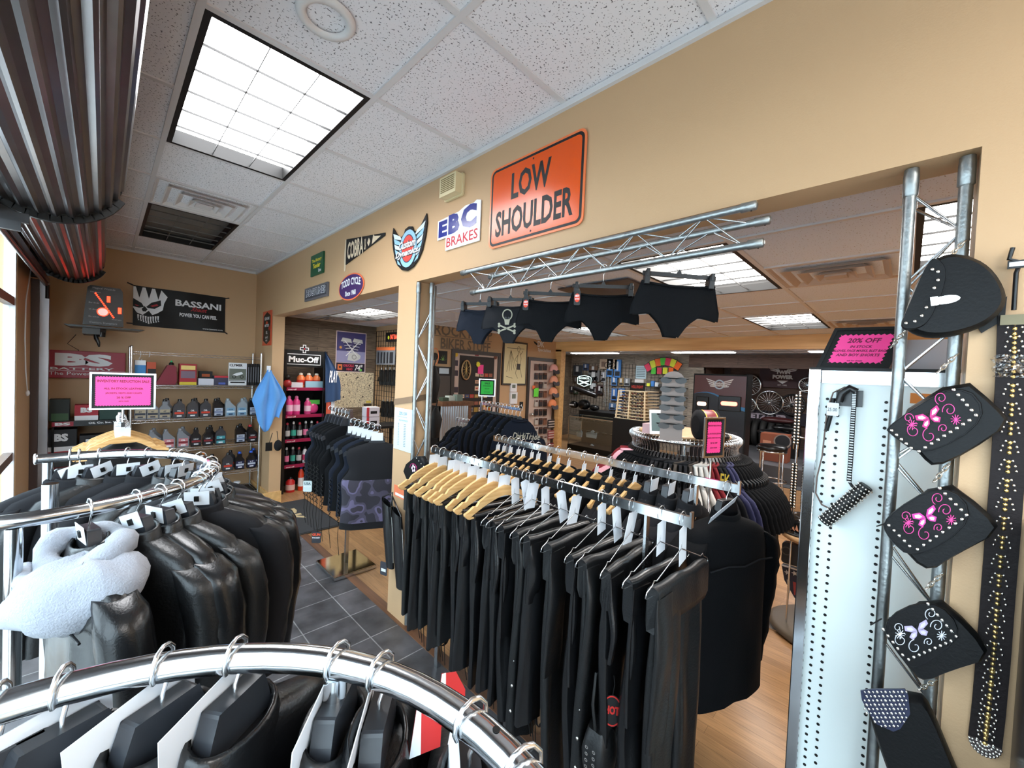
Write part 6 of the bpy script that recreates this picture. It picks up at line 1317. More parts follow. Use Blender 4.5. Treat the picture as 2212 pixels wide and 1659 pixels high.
bag('belt bag with a lilac butterfly, fourth from the top of the truss', [(1905, 1355), (2015, 1278), (2100, 1350), (2140, 1412), (2050, 1440), (2000, 1462), (1975, 1450)], [(1893, 1342), (2012, 1284), (2092, 1370), (1985, 1442), (1958, 1438)],
    [((2005, 1305), (2066, 1375), 7), ((2055, 1385), (1963, 1425), 9), ((1908, 1360), (1950, 1415), 5)], butterfly(1982, 1362, 62, -.30, K(175, 160, 190, .6), K(205, 195, 215, .5), K(225, 225, 235, .5)))
# saddle shaped top bag
body = [(1950, 690), (1985, 600), (2030, 556), (2080, 556), (2135, 580), (2172, 640), (2160, 680), (2110, 715), (2020, 735), (1960, 720)]
o, b_ = poly_yz(body); t = thing('belt_bag', 'large rounded belt bag with a silver clasp at the top of the truss', 'belt bag', tuple(o.p(*b_[0])), 'black belt bags on the ladder truss'); puffy(MB(), o, smooth(b_, 2), 0, .045, 'bagl', .9).build('body', t)
fl = [(1940, 712), (1960, 665), (2005, 560), (2028, 558), (2045, 580), (2040, 620), (2025, 655), (2010, 690), (1985, 712)]; of = FX(XBG-.045, 0, 0); _, f_ = poly_yz(fl, XBG-.045); mb = MB(); puffy(mb, of, smooth(f_, 2), -.01, .006, 'bagl', .97); mb.build('flap', t)
mb = MB()
for q in ((2014, 582), (2026, 587), (2026, 605), (2018, 622), (2001, 664), (1991, 682), (1976, 694), (1957, 698)): mb.ball(P2(*q, XBG-.053), .0038, 'nickel', 8, 4, (.7, 1, 1))
mb.build('studs', t); c_ = P2(2043, 648, XBG-.05); f = Fr(c_, (0, -1, .12), (0, .12, 1)); mb = MB(); mb.prism([(.02*math.cos(k*pi/8)*1.1, .0095*math.sin(k*pi/8)) for k in range(16)], 0, .004, 'nickel', f); mb.prism([(.012*math.cos(k*pi/8), .006*math.sin(k*pi/8)) for k in range(16)], .004, .007, 'nickel', f); mb.box(-.024, -.012, -.01, .01, 0, .008, 'nickel', f); mb.build('clasp', t)
# studded phone pouch at the bottom
body = [(1868, 1492), (1985, 1490), (2010, 1520), (2060, 1640), (2110, 1760), (1980, 1800), (1905, 1620)]
o, b_ = poly_yz(body); t = thing('belt_bag', 'long pouch with a white studded flap at the bottom of the truss', 'belt bag', tuple(o.p(*b_[0])), 'black belt bags on the ladder truss'); puffy(MB(), o, smooth(b_, 1), 0, .035, 'bagl').build('body', t)
fl = [(1859, 1490), (1885, 1487), (1955, 1487), (1962, 1500), (1966, 1540), (1945, 1572), (1930, 1578), (1890, 1560), (1862, 1510)]; _, f_ = poly_yz(fl, XBG-.035); of = FX(XBG-.035, 0, 0); mb = MB(); mb.prism(f_[::-1], 0, .005, K(40, 44, 66, .4), of); mb.build('flap', t)
mb = MB()
for r_ in range(9):
    for k in range(11):
        x = 1868+k*9+(4 if r_ % 2 else 0); y = 1495+r_*9.2
        if x < 1962-max(0, r_-6)*8 and x > 1866+max(0, r_-4.5)*9: mb.ball(P2(x, y, XBG-.041), .0036 if (k+r_) % 2 else .0026, 'nickel', 6, 3, (.7, 1, 1))
o = mb.build('studs', t)
# chains and clips tying each bag to the truss
for i, (a, b_, l) in enumerate((((2050, 555), (2085, 520), 'top chain of the rounded top bag'), ((1955, 715), (1925, 750), 'bottom chain of the rounded top bag'), ((2025, 805), (2068, 765), 'chain of the upper pink butterfly bag'), ((2018, 1040), (2052, 1000), 'chain of the lower pink butterfly bag'), ((2000, 1272), (2035, 1240), 'chain of the lilac butterfly bag'), ((1985, 1490), (2022, 1470), 'chain of the studded pouch'))):
    p, q = P2(*a, XBG-.02), P2(*b_, XBG+.03); t = thing('bag_chain', 'small silver '+l, 'chain', tuple(p), 'bag chains on the truss'); mb = MB(); n_ = 5
    for k in range(n_):
        c_ = p.lerp(q, (k+.5)/n_); d_ = (q-p).normalized(); s_ = d_.orthogonal().normalized() if k % 2 else d_.cross(d_.orthogonal()).normalized(); L_ = (q-p).length/n_*.75
        mb.tube([c_+d_*L_*math.cos(w_*pi/5)+s_*.004*math.sin(w_*pi/5) for w_ in range(10)], .0014, 'nickel', 5, True)
    mb.build('links', t)
for i, (a, b_) in enumerate((((1893, 1137), (1920, 1128)), ((1880, 1350), (1905, 1336)))):
    t = thing('zip_puller', 'black zip cord at the left corner of the %s bag' % ('lower pink butterfly', 'lilac butterfly')[i], 'zip cord', tuple(P2(*a))); MB().tube([P2(*a, XBG-.01), P2(*b_, XBG-.01)], .0016, 'black', 5).build('cord', t)
# second hanging pink bag at the pillar end
p4 = [(866, 1010), (905, 978), (922, 1010), (880, 1045)]
of = FX(1.36, 0, 0); _, f_ = poly_yz(p4, 1.36); t = thing('belt_bag', 'pink flower belt bag hanging alone at the pillar end of the front rail', 'belt bag', tuple(of.p(*f_[0]))); puffy(MB(), of, smooth(f_, 1), -.03, .0, 'bagl').build('body', t)
mb = MB()
for (x0, y0), (x1, y1), n_ in (((900, 990), (915, 1008), 4), ((912, 1014), (882, 1038), 6)):
    for k in range(n_): mb.ball(at(0, 1.356, x0+(x1-x0)*k/(n_-1), y0+(y1-y0)*k/(n_-1)), .004, 'nickel', 6, 3)
mb.build('studs', t); mb = MB(); cc_ = at(0, 1.357, 893, 1012)
for k in range(5): a = k*2*pi/5; mb.ball(cc_+V((0, .016*math.cos(a), .016*math.sin(a))), .010, pkl, 6, 3, (.1, 1, 1))
mb.tube([cc_+V((0, .04*math.cos(a_*.5), .03*math.sin(a_*.5))) for a_ in range(10)], .002, pkt, 4); mb.build('embroidery', t); MB().tube([at(0, 1.36, 905, 978), (1.41, 2.24, at(0, 1.36, 905, 960).z)], .003, 'nickel').build('clip', t)
# ------------------------------------------------------------------ wide studded belt on the wall at the far right
XBL = 1.398; ctr = [at(0, XBL, *q) for q in ((2192, 680), (2188, 800), (2180, 960), (2168, 1120), (2155, 1280), (2145, 1420), (2135, 1530), (2127, 1600))]
t = thing('wide_belt', 'wide dark brown belt with rows of brass studs hanging at the far right edge', 'belt', tuple(ctr[-1])); HW = .0245
brn = mat('dark_brown_leather', (.012, .008, .008), .6, bump=.15, bscale=120, spec=.2)
lft = [(-p.y-HW, p.z) for p in ctr]; rgt = [(-p.y+HW, p.z) for p in ctr]; of = FX(XBL, 0, 0); mb = MB(); mb.prism(lft+rgt[::-1], -.001, .005, brn, of); mb.build('strap', t)
e_ = ctr[-1]; mb = MB(); mb.prism([(-e_.y-HW*1.02*math.cos(k*pi/12), e_.z-HW*1.3*math.sin(k*pi/12)) for k in range(13)][::-1], 0, .006, K(60, 50, 50), of); mb.build('tip', t)
for k in range(26):
    r_ = (k % 5+.7)/5.2; a = (k//5+.5)/6*pi; pass
mb = MB()
for r_ in (.25, .5, .75, .95):
    for k in range(int(3+10*r_)):
        a = (k+.5)/int(3+10*r_)*pi; mb.ball((XBL-.0065, e_.y+HW*r_*math.cos(a), e_.z-HW*1.3*r_*math.sin(a)), .0028, 'nickel', 6, 3)
mb.build('tip_studs', t)
mb = MB(); n_ = 27
for k in range(n_):
    f_ = (k+.6)/n_*(len(ctr)-1)*.985+.1; i = min(int(f_), len(ctr)-2); c_ = ctr[i].lerp(ctr[i+1], f_-i)
    for j, (dy, dz) in enumerate(((0, 0), (0, .011), (0, -.011), (.010, .003), (-.010, .003), (.012, -.008), (-.012, -.008), (.006, .014), (-.006, .014))): mb.ball((XBL-.006, c_.y+dy, c_.z+dz), (.0045 if j < 3 else .0028), 'gold' if j < 3 else 'nickel', 6, 3, (.6, 1, 1))
o = mb.build('studs', t); o['kind'] = 'stuff'
f, w_, h_ = rp(0, XBL-.006, 2160, 680, 2212, 702); MB().box(0, w_, 0, h_, 0, .004, K(120, 110, 80, .4), f).build('ornament_plate', t)
mb = MB(); a = at(0, XBL-.004, 2188, 535); mb.tube([a, at(0, XBL-.004, 2180, 560), at(0, XBL-.004, 2205, 565), at(0, XBL-.004, 2195, 590), at(0, XBL-.004, 2190, 670)], .004, 'plast', 6); mb.build('belt_hanger', t)
f, w_, h_ = rp(0, XBL-.008, 2176, 563, 2212, 580); mb = MB(); mb.box(0, w_, 0, h_, 0, .003, 'plast', f).box(w_*.1, w_, h_*.25, h_*.8, .003, .004, white, f); mb.build('price_label', t)
fr = Fr(P2(2145, 785, XBL-.02), (0, -1, 0), (0, 0, 1)); mb = MB(); mb.grid(lambda u, v: fr.p(.05*u+.004*math.sin(v*14), -.03+.05*v, .010*math.sin(u*9+v*6)), 10, 10, 'film', False); tag(mb.build('plastic_bag', loc=fr.p(0, 0)), 'small crumpled clear plastic bag on the wall beside the wide belt', 'plastic bag')
t = thing('folded_glove', 'black folded leather piece hanging behind the rounded top bag', 'leather piece', tuple(at(0, 1.40, 2140, 690))); MB().prism([(-p[0], p[1]) for p in [(at(0, 1.40, *q).y, at(0, 1.40, *q).z) for q in ((2110, 705), (2175, 640), (2170, 690), (2120, 720))]], 0, .006, 'black', FX(1.402, 0, 0)).build('piece', t)
tag(MB().box(1.20, 1.40, -.30, -.198, 0, 1.42, K(14, 20, 34, .25)).build('side_panel_stand', loc=(1.3, -.25, 0)), 'tall dark glossy panel edge at the far lower right of the view', 'panel')
# ================================================================== inner tan wall: doors, picture, keypads, lettering
YD = 4.998
brnz = mat('dark_bronze_door_frame', (.045, .035, .03), .4); dpan = mat('door_panel_tan', (.62, .48, .41), .5)
def door(n, x0, x1, zt):
    o = struct('door_%d' % n, MB().box(x0, x1, YD-.01, YD, .01, zt, dpan))
    f = MB().box(x0-.06, x0, YD-.03, YD, 0, zt+.06, brnz).box(x1, x1+.06, YD-.03, YD, 0, zt+.06, brnz).box(x0, x1, YD-.03, YD, zt, zt+.06, brnz).build('door_frame', o); f['kind'] = 'structure'
    k = MB().lathe((x0+.07 if n == 1 else x0+.06, YD-.07, .95), [(.02, .06), (.02, .02), (.032, .01), (.03, -.02), (.01, -.03)], 'chrome', 14, (0, 1, 0)).build('door_knob', o); k['kind'] = 'structure'
d1, _, _ = rp(1, YD, 975, 760, 1078, 980); dx0, dx1 = 3.79, 4.70; door(1, dx0, dx1, 1.97); ex0, ex1 = 5.52, 6.22; door(2, ex0, ex1, 1.95)
f, w_, h_ = rp(1, YD, 941, 700, 1020, 748); f = FY(3.40, YD, at(1, YD, 1000, 748).z); t = thing('metal_lettering', 'rusty cut-metal lettering in two rows above the left door', 'lettering', f.p(.5, 0)); rust = mat('rusty_metal', (.20, .15, .105), .6, .2)
mb = MB(); mb.text('ROCKYTOP', 0, .13, 1.15, .17, .012, rust, f, .02); mb.text('BIKER STUFF', .12, -.06, 1.0, .16, .012, rust, f, .02); mb.rect(0, 1.15, .115, .125, .011, rust, f); mb.rect(.12, 1.12, -.07, -.06, .011, rust, f); mb.build('letters', t)
f, w_, h_ = rp(1, YD, 1160, 740, 1190, 762); t = thing('metal_lettering', 'small white winged lettering above the right door', 'lettering', f.p(0, 0)); mb = MB(); mb.text('DK', .0, .10, .2, .11, .01, white, f, .03); mb.text('Specialties', .02, .0, .38, .08, .01, white, f, .02); mb.poly([(-.12, .2), (0, .16), (0, .12), (-.08, .15)], .01, blk, f); mb.build('letters', t)
# painted button-band panel on door 1
f, w_, h_ = rp(1, YD-.012, 990, 770, 1064, 930); W1, H1_ = w_, at(1, YD, 1027, 770).z-.62; f = FY(f.o.x, YD-.012, .62)
t = thing('patch_board', 'black board of small patches and pins hung on the left door', 'merchandise board', f.p(W1/2, 0)); MB().box(0, W1, 0, H1_, 0, .012, K(34, 26, 24), f).build('backing_cloth', t)
R.seed(3); pc = [K(150, 90, 70), K(200, 150, 120), K(180, 60, 50), K(120, 110, 100), K(215, 190, 160), K(60, 70, 110), K(160, 130, 60)]
GP = 'small patches on the black board'; pr_t = None
rows_ = [.08+.115*k for k in range(9)]
k_ = 0
for j, b0 in enumerate(rows_):
    for i in range(7):
        a0 = .03+i*(W1-.05)/7
        if j > 5 and i < 3: continue
        w2 = (W1-.05)/7*.82; h2 = .055 if j % 3 else .075; m_ = pc[(i*3+j*5+R.randrange(7)) % 7]
        mb = MB(); mb.box(a0, a0+w2, b0, b0+h2, .012, .016, m_, f); mb.rect(a0+w2*.2, a0+w2*.8, b0+h2*.35, b0+h2*.65, .017, pc[(i+j) % 7], f)
        tag(mb.build('patch', loc=f.p(a0, b0)), 'small printed patch on the black door board, row %s from the bottom, place %s' % (nth(j) if j else 'one', nth(i)), 'patch', GP)
c = f.p(W1*.16, H1_*.83, .03); t = thing('toy_wheel', 'brass coloured wire wheel ornament at the top left of the door board', 'wheel ornament', tuple(c)); mb = MB(); mb.tube([c+V((.085*math.cos(k*pi/12), 0, .15*math.sin(k*pi/12))) for k in range(24)], .012, mat('old_brass', (.45, .28, .14), .4, .8), 8, True)
for k in range(12): mb.tube([c, c+V((.08*math.cos(k*pi/6), 0, .14*math.sin(k*pi/6)))], .003, 'gold', 4)
mb.build('rim', t)
for l, q, m_ in (('pink price card on the black door board', (1032, 788, 1044, 808), 'pink'),): card('price_card', l, 'price card', rp(1, YD-.03, *q), M[m_])
t = thing('burst_sticker', 'yellow starburst sticker beside the pink price card', 'sticker', tuple(at(1, YD-.035, 1033, 787))); c = V(t.location); MB().poly([(.05*math.cos(k*pi/9)*(1 if k % 2 else .7), .05*math.sin(k*pi/9)*(1 if k % 2 else .7)) for k in range(18)], 0, K(235, 220, 60), FY(*c)).build('star', t)
for i, (px, py, m_) in enumerate(((985, 766, K(225, 180, 50)), (1045, 877, K(225, 170, 50)), (1070, 772, K(110, 60, 40)))): c = at(1, YD-.02, px, py); tag(MB().lathe(c, [(.035, 0), (.035, -.005)], m_, 16, (0, 1, 0)).build('round_sticker', loc=c), ('yellow round sticker at the top left corner of the left door', 'yellow round sticker low on the black door board', 'brown round sticker at the top right of the left door')[i], 'sticker')
for i, py in enumerate((784, 806, 842, 866)): r_ = rp(1, YD-.012, 978, py-6, 989, py+6); card('oval_patch', 'small dark emblem sticker down the left edge of the left door, %s from the top' % nth(i), 'sticker', r_, K(60, 50, 60), .002, 'emblem stickers on the left door')
r_ = rp(1, YD-.012, 1026, 763, 1034, 769); card('flag_sticker', 'tiny american flag sticker above the door board', 'sticker', r_, K(150, 70, 70), .002)
# framed drawing
def draw(mb, f, w_, h_, d):
    mb.rect(.03, w_-.03, .03, h_-.03, d, K(222, 210, 165, .7), f); ik = K(60, 55, 50)
    for k in range(5): mb.tube([f.p(w_*(.30), h_*.80, d+.001), f.p(w_*(.16+.10*k), h_*(.30+.02*k), d+.001)], .003, ik, 4)
    mb.tube([f.p(w_*.62+.035*math.cos(a_*pi/6), h_*.84+.045*math.sin(a_*pi/6), d+.001) for a_ in range(12)], .003, ik, 4, True)
    for p_ in ([(.62, .78), (.58, .62), (.60, .46), (.52, .28), (.62, .16)], [(.66, .78), (.74, .62), (.68, .46), (.76, .28), (.80, .18)], [(.60, .70), (.48, .60), (.56, .54)], [(.70, .70), (.80, .80)], [(.14, .84), (.86, .85)], [(.15, .2), (.4, .16)]): mb.tube([f.p(w_*a, h_*b, d+.001) for a, b in p_], .0035, ik, 4)
    mb.poly([(w_*.57, h_*.36), (w_*.70, h_*.36), (w_*.72, h_*.50), (w_*.56, h_*.50)], d+.002, K(70, 66, 62), f)
r_ = rp(1, YD, 1084, 738, 1136, 832); card('framed_drawing', 'framed ink drawing of a standing figure beside a tent between the doors', 'framed drawing', r_, brnz, .025, None, draw)
for l, q, nm_ in (('white thermostat on the inner wall below the framed drawing', (1101, 828, 1114, 846), 'thermostat'), ('white alarm keypad below the thermostat', (1100, 847, 1115, 872), 'alarm_keypad')):
    card(nm_, l, nm_.replace('_', ' '), rp(1, YD, *q), M['white'], .03, None, lambda mb, f, w_, h_, d: mb.rect(w_*.2, w_*.75, h_*.45, h_*.85, d, K(110, 120, 110), f))
card('wall_outlet', 'black wall outlet plate beside the right door', 'outlet', rp(1, YD, 1122, 868, 1129, 882), blk, .01, None, lambda mb, f, w_, h_, d: mb.disc(w_/2, h_/2, .012, d, white, f, 8))
card('leaf_plaque', 'small black plaque with a green leaf left of the left door', 'plaque', rp(1, YD, 946, 758, 965, 786), blk, .012, None, lambda mb, f, w_, h_, d: [mb.poly([(w_*.5, h_*.25), (w_*.5+math.cos(a)*w_*.42+.01*math.sin(a), h_*.25+math.sin(a)*h_*.5), (w_*.5+.012, h_*.3)], d+.0005*k, K(130, 170, 90), f) for k, a in enumerate((.2, .75, 1.3, 1.85, 2.4, 2.95))])
t = thing('neon_sign', 'orange outlined shield sign partly hidden behind the pillar truss', 'sign', tuple(at(1, YD-.03, 940, 770))); c = V(t.location); mb = MB(); mb.tube([c+V((.06*math.cos(k*pi/8), 0, .12*math.sin(k*pi/8))) for k in range(16)], .006, K(230, 130, 80, .4), 6, True); mb.build('outline', t); MB().lathe(c, [(.055, .005), (.055, .02)], blk, 16, (0, 1, 0)).build('plate', t)
# dark mirror and corrugated counter at the left of the inner wall
r_ = rp(1, YD, 938, 792, 973, 900); card('framed_mirror', 'dark framed mirror or window behind the counter left of the left door', 'mirror', r_, blk, .02, None, lambda mb, f, w_, h_, d: (mb.rect(.03, w_-.03, .03, h_*.82, d, mat('dim_mirror', (.18, .17, .16), .15, .6), f), mb.rect(.06, w_-.06, h_*.86, h_*.97, d, K(190, 205, 215), f)))
t = thing('checkout_counter', 'counter with corrugated metal front and wooden top left of the doors', 'counter', (3.35, 4.6, 0)); zc = at(1, 4.5, 955, 868).z; cor = mat('corrugated_metal', (.55, .57, .6), .35, .8)
mb = MB(); n_ = 60; mb.add([(3.215+.5*k/n_, 4.50+.012*math.sin(k*1.3), z) for z in (.05, zc-.06) for k in range(n_+1)], [(k, k+1, n_+2+k, n_+1+k) for k in range(n_)], cor, True); mb.build('metal_front', t); MB().box(3.21, 3.76, 4.45, 4.96, zc-.06, zc, 'dwood').build('counter_top', t); MB().box(3.70, 3.75, 4.49, 4.96, 0, zc-.06, 'dwood').build('side_panel', t); MB().box(3.21, 3.70, 4.53, 4.96, .0, zc-.06, 'black').build('carcass', t)
for i, (x, y_, m_) in enumerate(((3.35, 4.62, K(60, 75, 60)), (3.48, 4.65, K(205, 215, 205)), (3.58, 4.6, K(110, 125, 115)))): tag(MB().box(x-.05, x+.05, y_-.05, y_+.05, zc+.002, zc+.05+.02*i, m_).build('product_box', loc=(x, y_, zc)), ('small dark green box on the corrugated counter', 'small white box on the corrugated counter', 'small grey box on the corrugated counter')[i], 'box')
for i, (px, y0, y1) in enumerate(((938, 790, 870), (942, 880, 945))):
    a, b_ = at(1, 4.2, px, y0), at(1, 4.2, px, y1); t = thing('hanging_bag', ('black backpack hanging high behind the pillar truss', 'black bag hanging low behind the pillar truss')[i], 'bag', tuple(b_)); mb = MB(); mb.rings([[(a.x+(.09+.03*math.sin(f_*6))*g*math.cos(q*pi/6), a.y+.05*g*math.sin(q*pi/6), a.z+(b_.z-a.z)*f_) for q in range(12)] for f_, g in ((0, .25), (.15, .5), (.4, .9), (.8, 1), (1, .7))], 'black'); mb.build('body', t)
    MB().tube([(a.x, a.y, a.z), (a.x+.02, a.y, a.z+.1)], .008, 'black').build('strap', t)
tag(MB().box(2.55, 3.2, 3.9, 4.2, .70, .73, 'table').box(2.57, 2.61, 3.92, 3.96, 0, .70, 'table').box(3.14, 3.18, 3.92, 3.96, 0, .70, 'table').box(2.57, 2.61, 4.14, 4.18, 0, .70, 'table').box(3.14, 3.18, 4.14, 4.18, 0, .70, 'table').build('wooden_table', loc=(2.9, 4, 0)), 'low wooden table behind the pillar truss', 'table')
# hats and small goods on the right door
GH2 = 'caps on the right door rack'
for i, (px, py, c_) in enumerate(((1196, 797, K(225, 160, 150)), (1196, 822, K(225, 150, 120)), (1195, 847, K(235, 150, 110)), (1193, 873, K(240, 140, 90)))):
    c = at(1, YD-.10, px, py); t = thing('baseball_cap', 'coral and dark mesh cap on the right door, %s from the top' % nth(i), 'cap', tuple(c), GH2)
    mb = MB(); mb.rings([[(c.x+.105*g*math.cos(q*pi/8), c.y+.07*g*math.sin(q*pi/8), c.z+z) for q in range(16)] for z, g in ((-.04, 1), (0, 1), (.05, .85), (.085, .5), (.095, .1))], c_); mb.build('crown', t); mb = MB(); mb.prism([(-.10, 0), (.10, 0), (.09, -.06), (.05, -.085), (-.05, -.085), (-.09, -.06)], -.004, .004, K(50, 40, 44), Fr((c.x, c.y-.06, c.z-.02), (1, 0, 0), (0, .35, .93))); mb.build('brim', t)
R.seed(11)
sm = [K(30, 28, 30), K(90, 60, 50), K(190, 185, 180), K(50, 46, 50), K(130, 90, 70), K(40, 36, 40)]
n_ = 0
for j in range(9):
    for i in range(3):
        px = 1158+i*9.5; py = 792+j*19.5
        r_ = rp(1, YD-.03, px-3.4, py-6, px+3.4, py+8); card('bagged_item', 'small bagged accessory on the right door, row %s from the top, %s across' % (nth(j), nth(i)), 'accessory', r_, sm[(i+2*j+R.randrange(3)) % 6], .012, 'small accessories on the right door', lambda mb, f, w_, h_, d: mb.rect(w_*.1, w_*.9, h_*.7, h_*.95, d, sm[2] if n_ % 2 else sm[1], f))
for i, (py, c_) in enumerate(((915, K(60, 56, 58)), (938, K(160, 90, 90)), (965, K(120, 50, 60)))): r_ = rp(1, YD-.03, 1183, py-9, 1204, py+9); card('folded_bandana', 'folded bandana low on the right door, %s from the top' % nth(i), 'bandana', r_, c_, .02, 'bandanas on the right door', lambda mb, f, w_, h_, d: [mb.rect(0, w_, h_*(.12+.3*k), h_*(.22+.3*k), d, K(215, 205, 200), f) for k in range(3)])
card('price_card', 'bright green price card on the right door', 'price card', rp(1, YD-.05, 1153, 838, 1163, 857), K(110, 225, 70)); card('price_card', 'orange price dot above the green card on the right door', 'price card', rp(1, YD-.05, 1150, 833, 1156, 840), K(235, 110, 60))
tag(MB().box(6.29, 6.335, 4.80, 4.86, 2.19, 2.26, 'white').build('door_sensor', loc=(6.3, 4.8, 2.2)), 'small white sensor box where the pine post meets the beam', 'sensor')
# ceiling art tile
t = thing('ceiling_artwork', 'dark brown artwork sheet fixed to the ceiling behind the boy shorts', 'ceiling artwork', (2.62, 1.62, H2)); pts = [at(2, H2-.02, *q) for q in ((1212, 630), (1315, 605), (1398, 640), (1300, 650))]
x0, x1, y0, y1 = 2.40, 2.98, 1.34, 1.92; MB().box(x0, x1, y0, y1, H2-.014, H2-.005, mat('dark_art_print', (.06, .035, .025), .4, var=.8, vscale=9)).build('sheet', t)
# ================================================================== far room
XP = 9.545
def fgrid(px0, px1, py0, py1, label):
    f, w_, h_ = rp(0, XP, px0, py0, px1, py1); return gridwall('grid_panel', label, f, w_, h_, .09)
fgrid(1236, 1372, 786, 900, 'long black wire grid of packaged parts on the far wall'); fgrid(1398, 1458, 783, 880, 'narrow black wire grid behind the coloured price cards')
R.seed(5)
pk2 = [(1240, 1258, 789, 812, 'dark skull banner pack', K(60, 66, 74)), (1261, 1272, 776+10, 800, 'narrow blue pack', K(70, 90, 130)), (1274, 1292, 790, 805, 'brown goggle pack', K(100, 80, 66)), (1312, 1325, 776, 814, 'tall blue tool pack, left of two', K(60, 120, 190)), (1329, 1342, 777, 816, 'tall blue tool pack, right of two', K(60, 120, 190)), (1300, 1310, 803, 825, 'silver pack', K(150, 155, 160)), (1322, 1334, 814, 833, 'small blue pack on the upper row, left', K(70, 120, 180)), (1338, 1348, 816, 833, 'brown cardboard pack', K(150, 125, 85)), (1349, 1362, 817, 834, 'silver fist ornament pack', K(120, 122, 124)), (1322, 1334, 839, 865, 'small blue pack on the middle row, left', K(60, 105, 170)), (1337, 1350, 839, 865, 'small blue pack on the middle row, right', K(60, 105, 170)), (1317, 1331, 871, 885, 'small blue pack on the low row, left', K(80, 110, 150)), (1334, 1346, 872, 886, 'small blue pack on the low row, right', K(80, 110, 150)), (1272, 1296, 800, 824, 'chrome lever pack', K(110, 112, 114)), (1276, 1287, 828, 847, 'white ribbed grip pack', K(190, 195, 200)), (1290, 1303, 832, 852, 'black pack with a red mark', K(60, 40, 42)), (1232, 1241, 834, 848, 'dark small pack', K(50, 46, 48))]
for x0, x1, y0, y1, l, c_ in pk2: card('parts_pack', l+' on the long far grid', 'packaged part', rp(0, XP-.03, x0, y0, x1, y1), c_, .03, 'packaged parts on the far grid', lambda mb, f, w_, h_, d: (mb.rect(w_*.12, w_*.88, h_*.1, h_*.35, d, K(30, 32, 38), f), mb.rect(w_*.3, w_*.6, h_*.4, h_*.9, d, K(205, 208, 212), f)))
for i, (px, y0, y1) in enumerate(((1308, 800, 895), (1314, 805, 900), (1305, 810, 870))): a, b_ = at(0, XP-.05, px, y0), at(0, XP-.05, px, y1); tag(MB().tube([a, b_], .012, 'wire', 8).build('chrome_rod', loc=b_), 'long thin chrome rod hanging on the far grid, %s of three' % nth(i), 'rod', 'chrome rods on the far grid')
for i in range(10):
    px = 1240+(i % 5)*14; py = 812+(i//5)*26+R.uniform(-3, 3); r_ = rp(0, XP-.03, px, py, px+9, py+14); card('parts_pack', 'small dark hanging part left on the far grid, %s of the upper row' % nth(i) if i < 5 else 'small dark hanging part left on the far grid, %s of the lower row' % nth(i-5), 'packaged part', r_, K(44+R.randrange(30), 42+R.randrange(20), 44), .03, 'packaged parts on the far grid', lambda mb, f, w_, h_, d: mb.rect(w_*.3, w_*.7, h_*.2, h_*.8, d, K(130, 130, 132), f))
card('plate_sign', 'cream plate with an ink motorcycle drawing on the far grid', 'plate', rp(0, XP-.05, 1296, 776, 1333, 797) if 0 else rp(0, XP-.05, 1296, 776, 1333, 797), K(185, 165, 145), .01, None, lambda mb, f, w_, h_, d: ([mb.ringd(w_*a, h_*.4, .07, .09, d, blk, f, 16) for a in (.45, .75)], mb.rect(w_*.45, w_*.75, h_*.42, h_*.5, d+.001, blk, f), mb.rect(w_*.1, w_*.3, h_*.2, h_*.75, d, K(120, 100, 90), f)))
card('paper_list', 'pale blue printed list on the far wall between the grids', 'notice', rp(0, XP, 1373, 790, 1396, 818), K(180, 205, 215), .004, None, lambda mb, f, w_, h_, d: [mb.rect(w_*.1, w_*.9, h_*(.15+.13*k), h_*(.2+.13*k), d, K(90, 110, 120), f) for k in range(6)])
t = thing('lit_emblem', 'white glowing shield emblem in front of the far grid', 'sign', tuple(at(0, XP-.1, 1263, 833))); f, w_, h_ = rp(0, XP-.1, 1248, 811, 1277, 835); gl_ = mat('emblem_glow', (.75, 1, .95), emit=1.1); mb = MB()
sh = [(0, h_*.25), (0, h_*.8), (w_*.12, h_*.9), (w_*.5, h_), (w_*.88, h_*.9), (w_, h_*.8), (w_, h_*.25), (w_*.5, 0)]
mb.prism(sh, -.04, 0, blk, f); mb.tube([f.p(a, b, .01) for a, b in sh], .009, gl_, 5, True); mb.text('KOSSOL', w_*.1, h_*.66, w_*.8, h_*.18, .01, gl_, f, .03)
for s in (1, -1): mb.poly([(w_*.5, h_*.45), (w_*(.5+s*.38), h_*.58), (w_*(.5+s*.38), h_*.48), (w_*(.5+s*.1), h_*.36)], .01, gl_, f); mb.poly([(w_*.5, h_*.40), (w_*(.5+s*.36), h_*.27), (w_*(.5+s*.28), h_*.2), (w_*(.5), h_*.30)], .011, gl_, f)
mb.build('emblem', t)
cl = [K(220, 50, 90, .6), K(220, 225, 60, .6), K(240, 110, 40, .6), K(80, 200, 60, .6), K(215, 55, 90, .6), K(225, 230, 60, .6), K(250, 110, 35, .6)]; nc = ['pink', 'yellow', 'orange', 'green', 'crimson', 'lemon', 'bright orange']
XQ = XP-.06
for i in range(7):
    px = 1400+i*10.7; py = 793-12*math.sin(pi*(i+.3)/7.2)+(2 if i in (0, 6) else 0); c = at(0, XQ, px, py); a = .55-.18*i; f = Fr(c, (0, -math.cos(a), math.sin(a)), (0, math.sin(a), math.cos(a)))
    mb = MB(); mb.box(-.075, .075, -.10, .10, 0, .006, blk, f); mb.box(-.066, .066, -.09, .09, .006, .009, cl[i], f); tag(mb.build('price_card', loc=c), '%s card in the upper arc of coloured cards on the far wall' % nc[i], 'price card', 'coloured price cards on the far wall')
for i in range(4):
    r_ = rp(0, XQ, 1407+i*12.5, 794, 1417+i*12.5, 808); card('price_card', '%s card in the lower row of coloured cards on the far wall' % ('green', 'crimson', 'lemon', 'bright orange')[i], 'price card', r_, (cl[3], cl[4], cl[5], cl[6])[i], .006, 'coloured price cards on the far wall')
